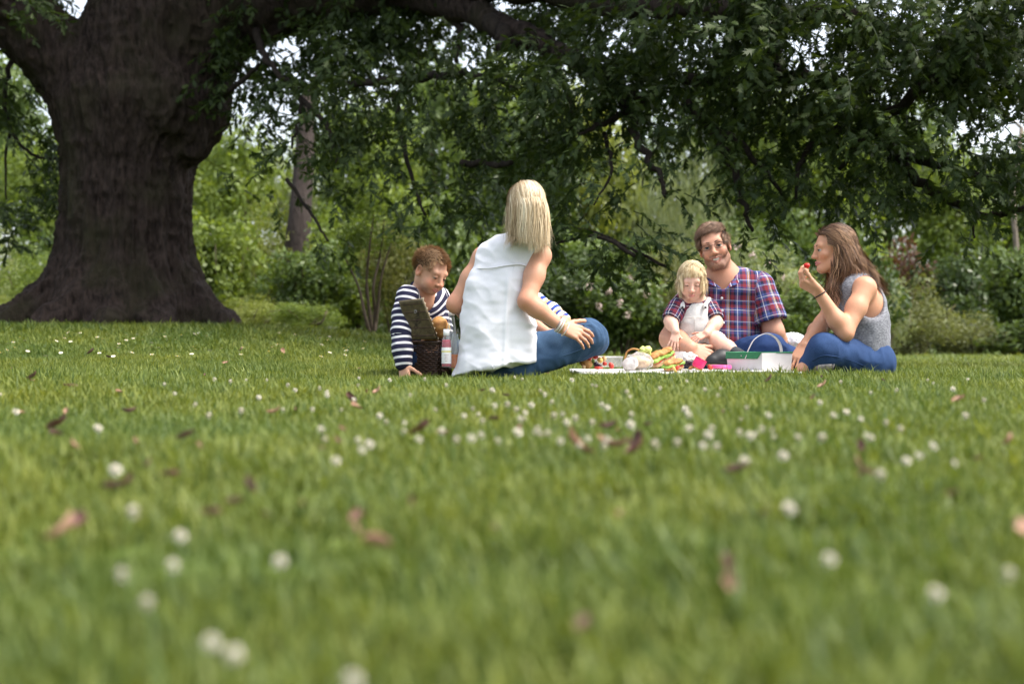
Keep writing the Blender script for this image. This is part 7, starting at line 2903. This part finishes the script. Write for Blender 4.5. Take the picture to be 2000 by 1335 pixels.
# wrapped sandwich in clear film
c = P(1247, 706, 6.60)
t = empty("wrapped_sandwich", c - [0, 0, .03], "pale sandwich bundled in crumpled clear film with lettuce on top", "sandwich")
sheet_blob("film", None, None, P(1247, 707, 6.58), (0.066, 0.05, 0.042), M_FILM, 91, 0.009, 0.004, t)
sheet_blob("bread", None, None, P(1246, 707, 6.60), (0.056, 0.045, 0.030), M_CRUMB, 92, 0.005, 0.004, t)
sheet_blob("paper", None, None, P(1232, 712, 6.52), (0.036, 0.02, 0.028), M_PAPER, 93, 0.010, 0.004, t)
mb = MB()
mb.tube(catmull([P(1220, 704, 6.6), P(1224, 688, 6.6), P(1236, 681, 6.6), P(1250, 684, 6.6), P(1258, 690, 6.6)], 4), 0.008, 6, True, 0.6)
mb.build("crust", M_BREAD, t)
for k in range(7):
    q = P(1254 + 3.4 * k % 17, 686 - 1.5 * (k % 4), 6.60 + .01 * (k % 3))
    F = Field()
    F.ell(q, (0.020, 0.018, 0.007 + .006 * (k % 2)), np.array(Matrix.Rotation(k * 1.1, 3, 'Y')), 0.01)
    finish("lettuce", F, q - .035, q + .035, 0.0035, M_PALELETTUCE, t, disp=folds(0.006, 94 + k, (1, 1, 1), 50))


def sandwich(u, v, d, L, tilt, label, top_mat=M_BREAD, s=1.0, lettuce=M_LETTUCE):
    c = P(u, v, d)
    t = empty("sandwich", c - [0, 0, .02], label, "sandwich")
    ax = np.array([math.cos(tilt), 0.25, math.sin(tilt)])
    ax = unit(ax)
    up = unit(np.array([-math.sin(tilt), -0.25, math.cos(tilt)]))
    layers = (("bread", -0.018, 0.016, M_CRUMB, 0.0), ("tomato", -0.004, 0.006, M_TOMATO, 0.004), ("lettuce", 0.004, 0.0055, lettuce, 0.010), ("bread", 0.020, 0.017, top_mat, 0.0))
    for nm, z, th, mat, over in layers:
        F = Field()
        a, b = c - ax * (L / 2) + up * z * s, c + ax * (L / 2) + up * z * s
        r = 0.030 * s + over
        F.cone(a, b, r, r * 0.85, 0.0, flat=th / 0.030, nrm=up)
        lo, hi = around([a, b], r + .02)
        finish(nm, F, lo, hi, 0.0035, mat, t, disp=folds(0.006 if nm == "bread" else 0.009, 101 + int(u) + int(z * 999), (1, 1, 1), 45))
    return t


sandwich(1292, 698, 6.66, 0.075, 0.38, "filled roll with lettuce and tomato leaning against the wrapped sandwich")
sandwich(1316, 713, 6.50, 0.05, 0.18, "flat brown bread sandwich lying in front of the filled roll", s=0.72)


def small(name, label, cat, u, v, d, r, mat, seed, amp=0.003, h=0.003, group=None):
    F = Field()
    c = P(u, v, d)
    F.ell(c, r, np.array(Matrix.Rotation(seed * 0.7, 3, 'Y')), 0.0)
    lo, hi = around([c], max(r) + 0.012)
    o = finish(name, F, lo, hi, h, mat, None, disp=folds(amp, 200 + seed, (1, 1, 1), 60))
    tag(o, label, cat, group)
    recentre(o)


small("flatbread_wrap", "rolled brown flatbread at the blonde woman's knee", "wrap", 1144, 707, 6.50, (0.032, 0.03, 0.024), M_BREAD, 1)
small("pastry_slice", "orange topped pastry slice lying on the rolled flatbread", "pastry", 1147, 697, 6.52, (0.038, 0.03, 0.010), simple_mat("orange_pastry", (0.66, 0.25, 0.10), (0.5, 0.14, 0.05), 0.5, 50.0, 0.4), 2)
small("tomato_piece", "red tomato piece on the pastry slice", "tomato", 1153, 698, 6.48, (0.014, 0.012, 0.010), M_TOMATO, 3)
small("tomato_piece", "red tomato piece at the back of the clear tub", "tomato", 1163, 697, 6.52, (0.012, 0.012, 0.009), M_TOMATO, 4)
small("tomato_piece", "red pepper slice lying flat on the rug before the tub", "tomato", 1169, 718, 6.44, (0.020, 0.012, 0.006), M_TOMATO, 0)
small("tomato_piece", "red tomato wedge leaning on the right end of the tub", "tomato", 1194, 714, 6.46, (0.016, 0.012, 0.010), M_TOMATO, 6)
small("tomato_piece", "small dark red piece between the cheese and the wedge", "tomato", 1181, 710, 6.47, (0.010, 0.010, 0.009), M_TOMATO, 7)
small("olive", "black olive beside the rolled flatbread", "olive", 1164, 711, 6.46, (0.012, 0.012, 0.011), M_GRAPE, 8, 0.001)
small("olive", "black olive touching the front pepper slice", "olive", 1171, 714, 6.45, (0.010, 0.010, 0.008), M_GRAPE, 9, 0.001)
small("cheese_cube", "yellow cheese chunk in front of the clear tub", "cheese", 1172, 703, 6.50, (0.014, 0.014, 0.012), M_CHEESE, 10, 0.002)
small("cheese_cube", "pale cheese chunk right of the yellow one", "cheese", 1180, 700, 6.51, (0.013, 0.013, 0.011), M_CRUMB, 11, 0.002)
small("bread_piece", "torn pale bread piece by the flatbread's foot", "bread", 1140, 716, 6.44, (0.009, 0.009, 0.009), M_CRUMB, 12)
small("crisp", "orange crisp on the rug before the grapes", "crisp", 1352, 717, 6.46, (0.020, 0.012, 0.006), M_BREAD, 13, 0.004)
small("crisp", "folded yellow crisp on the rug left of the pink cup", "crisp", 1364, 719, 6.44, (0.018, 0.010, 0.006), M_CHEESE, 14, 0.004)
small("crisp", "yellow crumbled crisp at the front rug edge", "crisp", 1318, 722, 6.42, (0.022, 0.010, 0.005), M_CHEESE, 15, 0.004)
small("tomato_piece", "red slice tucked under the brown bread sandwich", "tomato", 1323, 718, 6.44, (0.013, 0.010, 0.008), M_TOMATO, 16)
small("strawberry", "red strawberry on the rug between the pink cup and lid", "strawberry", 1387, 717, 6.45, (0.011, 0.011, 0.014), M_TOMATO, 17, 0.001)
small("paper_napkin", "crumpled white napkin heaped behind the grapes", "napkin", 1342, 699, 6.75, (0.050, 0.035, 0.026), M_PAPER, 18, 0.008)
small("cloth_bundle", "pale striped cloth bundle on the grass behind the man's jeans", "cloth", 1548, 668, 7.45, (0.070, 0.06, 0.048), simple_mat("pale_cloth", (0.62, 0.64, 0.70), (0.48, 0.50, 0.56), 0.9, 18.0, 0.4, 0.004), 0, 0.008, 0.005)


def tub(u, v, d, w, dp, h, label):
    c = P(u, v, d)
    t = empty("plastic_tub", c, label, "tub")
    mb = MB()
    q0 = [c + np.array([sx * w / 2 * .9, sy * dp / 2 * .9, 0]) for sx, sy in ((-1, -1), (1, -1), (1, 1), (-1, 1))]
    q1 = [c + np.array([sx * w / 2, sy * dp / 2, h]) for sx, sy in ((-1, -1), (1, -1), (1, 1), (-1, 1))]
    mb.add(q0 + q1, [(3, 2, 1, 0), (0, 1, 5, 4), (1, 2, 6, 5), (2, 3, 7, 6), (3, 0, 4, 7)])
    mb.build("tub_body", M_FILM, t, False)
    mb = MB()
    mb.tube(q1 + [q1[0]], 0.003, 5, False)
    mb.build("tub_rim", M_FILM, t)


tub(1188, 716, 6.62, 0.13, 0.10, 0.046, "clear plastic tub of salad pieces beyond the red wedge")


def jar(u, vt, vb, d, r, label):
    b = P(u, vb, d)
    h = P(u, vt, d)[2] - b[2]
    t = empty("plastic_cup", b, label, "cup")
    mb = MB()
    mb.lathe(b, [(0.0005, 0), (r * .8, 0), (r * .85, h * .1), (r, h * .95), (r * 1.06, h), (r * .96, h), (r * .8, h * .12), (0.0005, h * .1)], 20)
    mb.build("cup_wall", M_FILM, t)


jar(1324, 686, 712, 6.72, 0.028, "clear plastic cup between the filled roll and the napkin")


def grapes():
    c = P(1353, 710, 6.52)
    t = empty("grape_bunch", c - [0, 0, .015], "bunch of dark grapes lying left of the pink cup", "grapes")
    rg = np.random.default_rng(3)
    me = None
    for k in range(17):
        mb = MB()
        if me is None:
            mb.lathe((0, 0, 0), [(0.0085 * math.sin(a) + 1e-5, 0.0095 * -math.cos(a)) for a in np.linspace(0, math.pi, 8)], 10)
            me = mb.mesh("grape", M_GRAPE)
        p = c + np.array([rg.uniform(-.032, .030), rg.uniform(-.02, .02), rg.uniform(-.010, .012)])
        o = bpy.data.objects.new("grape", me)
        COL.objects.link(o)
        o.parent = t
        o.location = Vector(p - (c - [0, 0, .015]))
        o.rotation_euler = (rg.uniform(0, 3), rg.uniform(0, 3), 0)
    mb = MB()
    mb.tube([c + [-.02, 0, .012], c + [-.005, 0, .018], c + [.02, .004, .012]], 0.0015, 5)
    mb.build("stalk", M_STEM, t)


grapes()


def pink_cup():
    c = P(1369, 722, 6.44)
    t = empty("drinking_cup", c, "hot pink plastic cup with a rounded base at the rug's edge", "cup")
    R = np.array(Matrix.Rotation(0.5, 3, 'Y'))
    mb = MB()
    mb.lathe(c + [-.018, 0, .012], [(0.0005, -.004), (0.018, -.004), (0.026, 0.004), (0.028, 0.016), (0.027, 0.040), (0.0265, 0.042), (0.024, 0.040), (0.0235, 0.012), (0.0005, 0.006)], 24, R)
    mb.build("cup_wall", M_PINK, t)
    mb = MB()
    pts = [c + [-.018, 0, .012] + R @ np.array([0.027 * math.cos(a), 0.027 * math.sin(a), 0.041]) for a in np.linspace(0, 2 * np.pi, 20, endpoint=False)]
    mb.tube(pts, 0.0018, 5, False, closed=True)
    mb.build("cup_rim", M_PINK, t)
    c = P(1408, 720, 6.50)
    t = empty("pink_tub_cover", c, "flat light pink plastic tub cover lying beside the white box", "tub cover")
    mb = MB()
    mb.lathe(c, [(0.0005, 0), (0.046, 0), (0.049, 0.004), (0.049, 0.013), (0.046, 0.016), (0.0005, 0.0155)], 28, np.array(Matrix.Rotation(0.05, 3, 'Y')))
    mb.build("lid_disc", M_PINK2, t)
    pts = [c + np.array([0.046 * math.cos(a), 0.046 * math.sin(a), 0.0165]) for a in np.linspace(0, 2 * np.pi, 24, endpoint=False)]
    mb = MB()
    mb.tube(pts, 0.002, 5, False, closed=True)
    mb.build("lid_rim", M_PINK2, t)


pink_cup()


def held_strawberry():
    c = (np.asarray(STRAW_TIPS[0]) + np.asarray(STRAW_TIPS[4])) / 2 + [0.004, 0, 0.010]
    t = empty("strawberry", c, "ripe red strawberry held at the young woman's fingertips", "strawberry")
    mb = MB()
    R = np.array(Matrix.Rotation(1.9, 3, 'Y'))
    prof = [(1e-5, -.016), (.006, -.013), (.0115, -.004), (.0128, .004), (.010, .010), (.003, .0125), (1e-5, .012)]
    mb.lathe(c, prof, 16, R)
    mb.build("berry", simple_mat("strawberry_red", (0.60, 0.02, 0.015), (0.45, 0.012, 0.01), 0.3, 400.0, 0.4, 0.0006), t)
    mb = MB()
    for k in range(6):
        a = k * 1.047
        b0 = c + R @ np.array([0, 0, .012])
        b1 = c + R @ np.array([.010 * math.cos(a), .010 * math.sin(a), .0125])
        s = R @ np.array([-math.sin(a), math.cos(a), 0]) * .0025
        mb.add([b0, (b0 + b1) / 2 + s, b1, (b0 + b1) / 2 - s], [(0, 1, 2, 3)])
    mb.build("leaf_cap", M_LETTUCE, t)


held_strawberry()
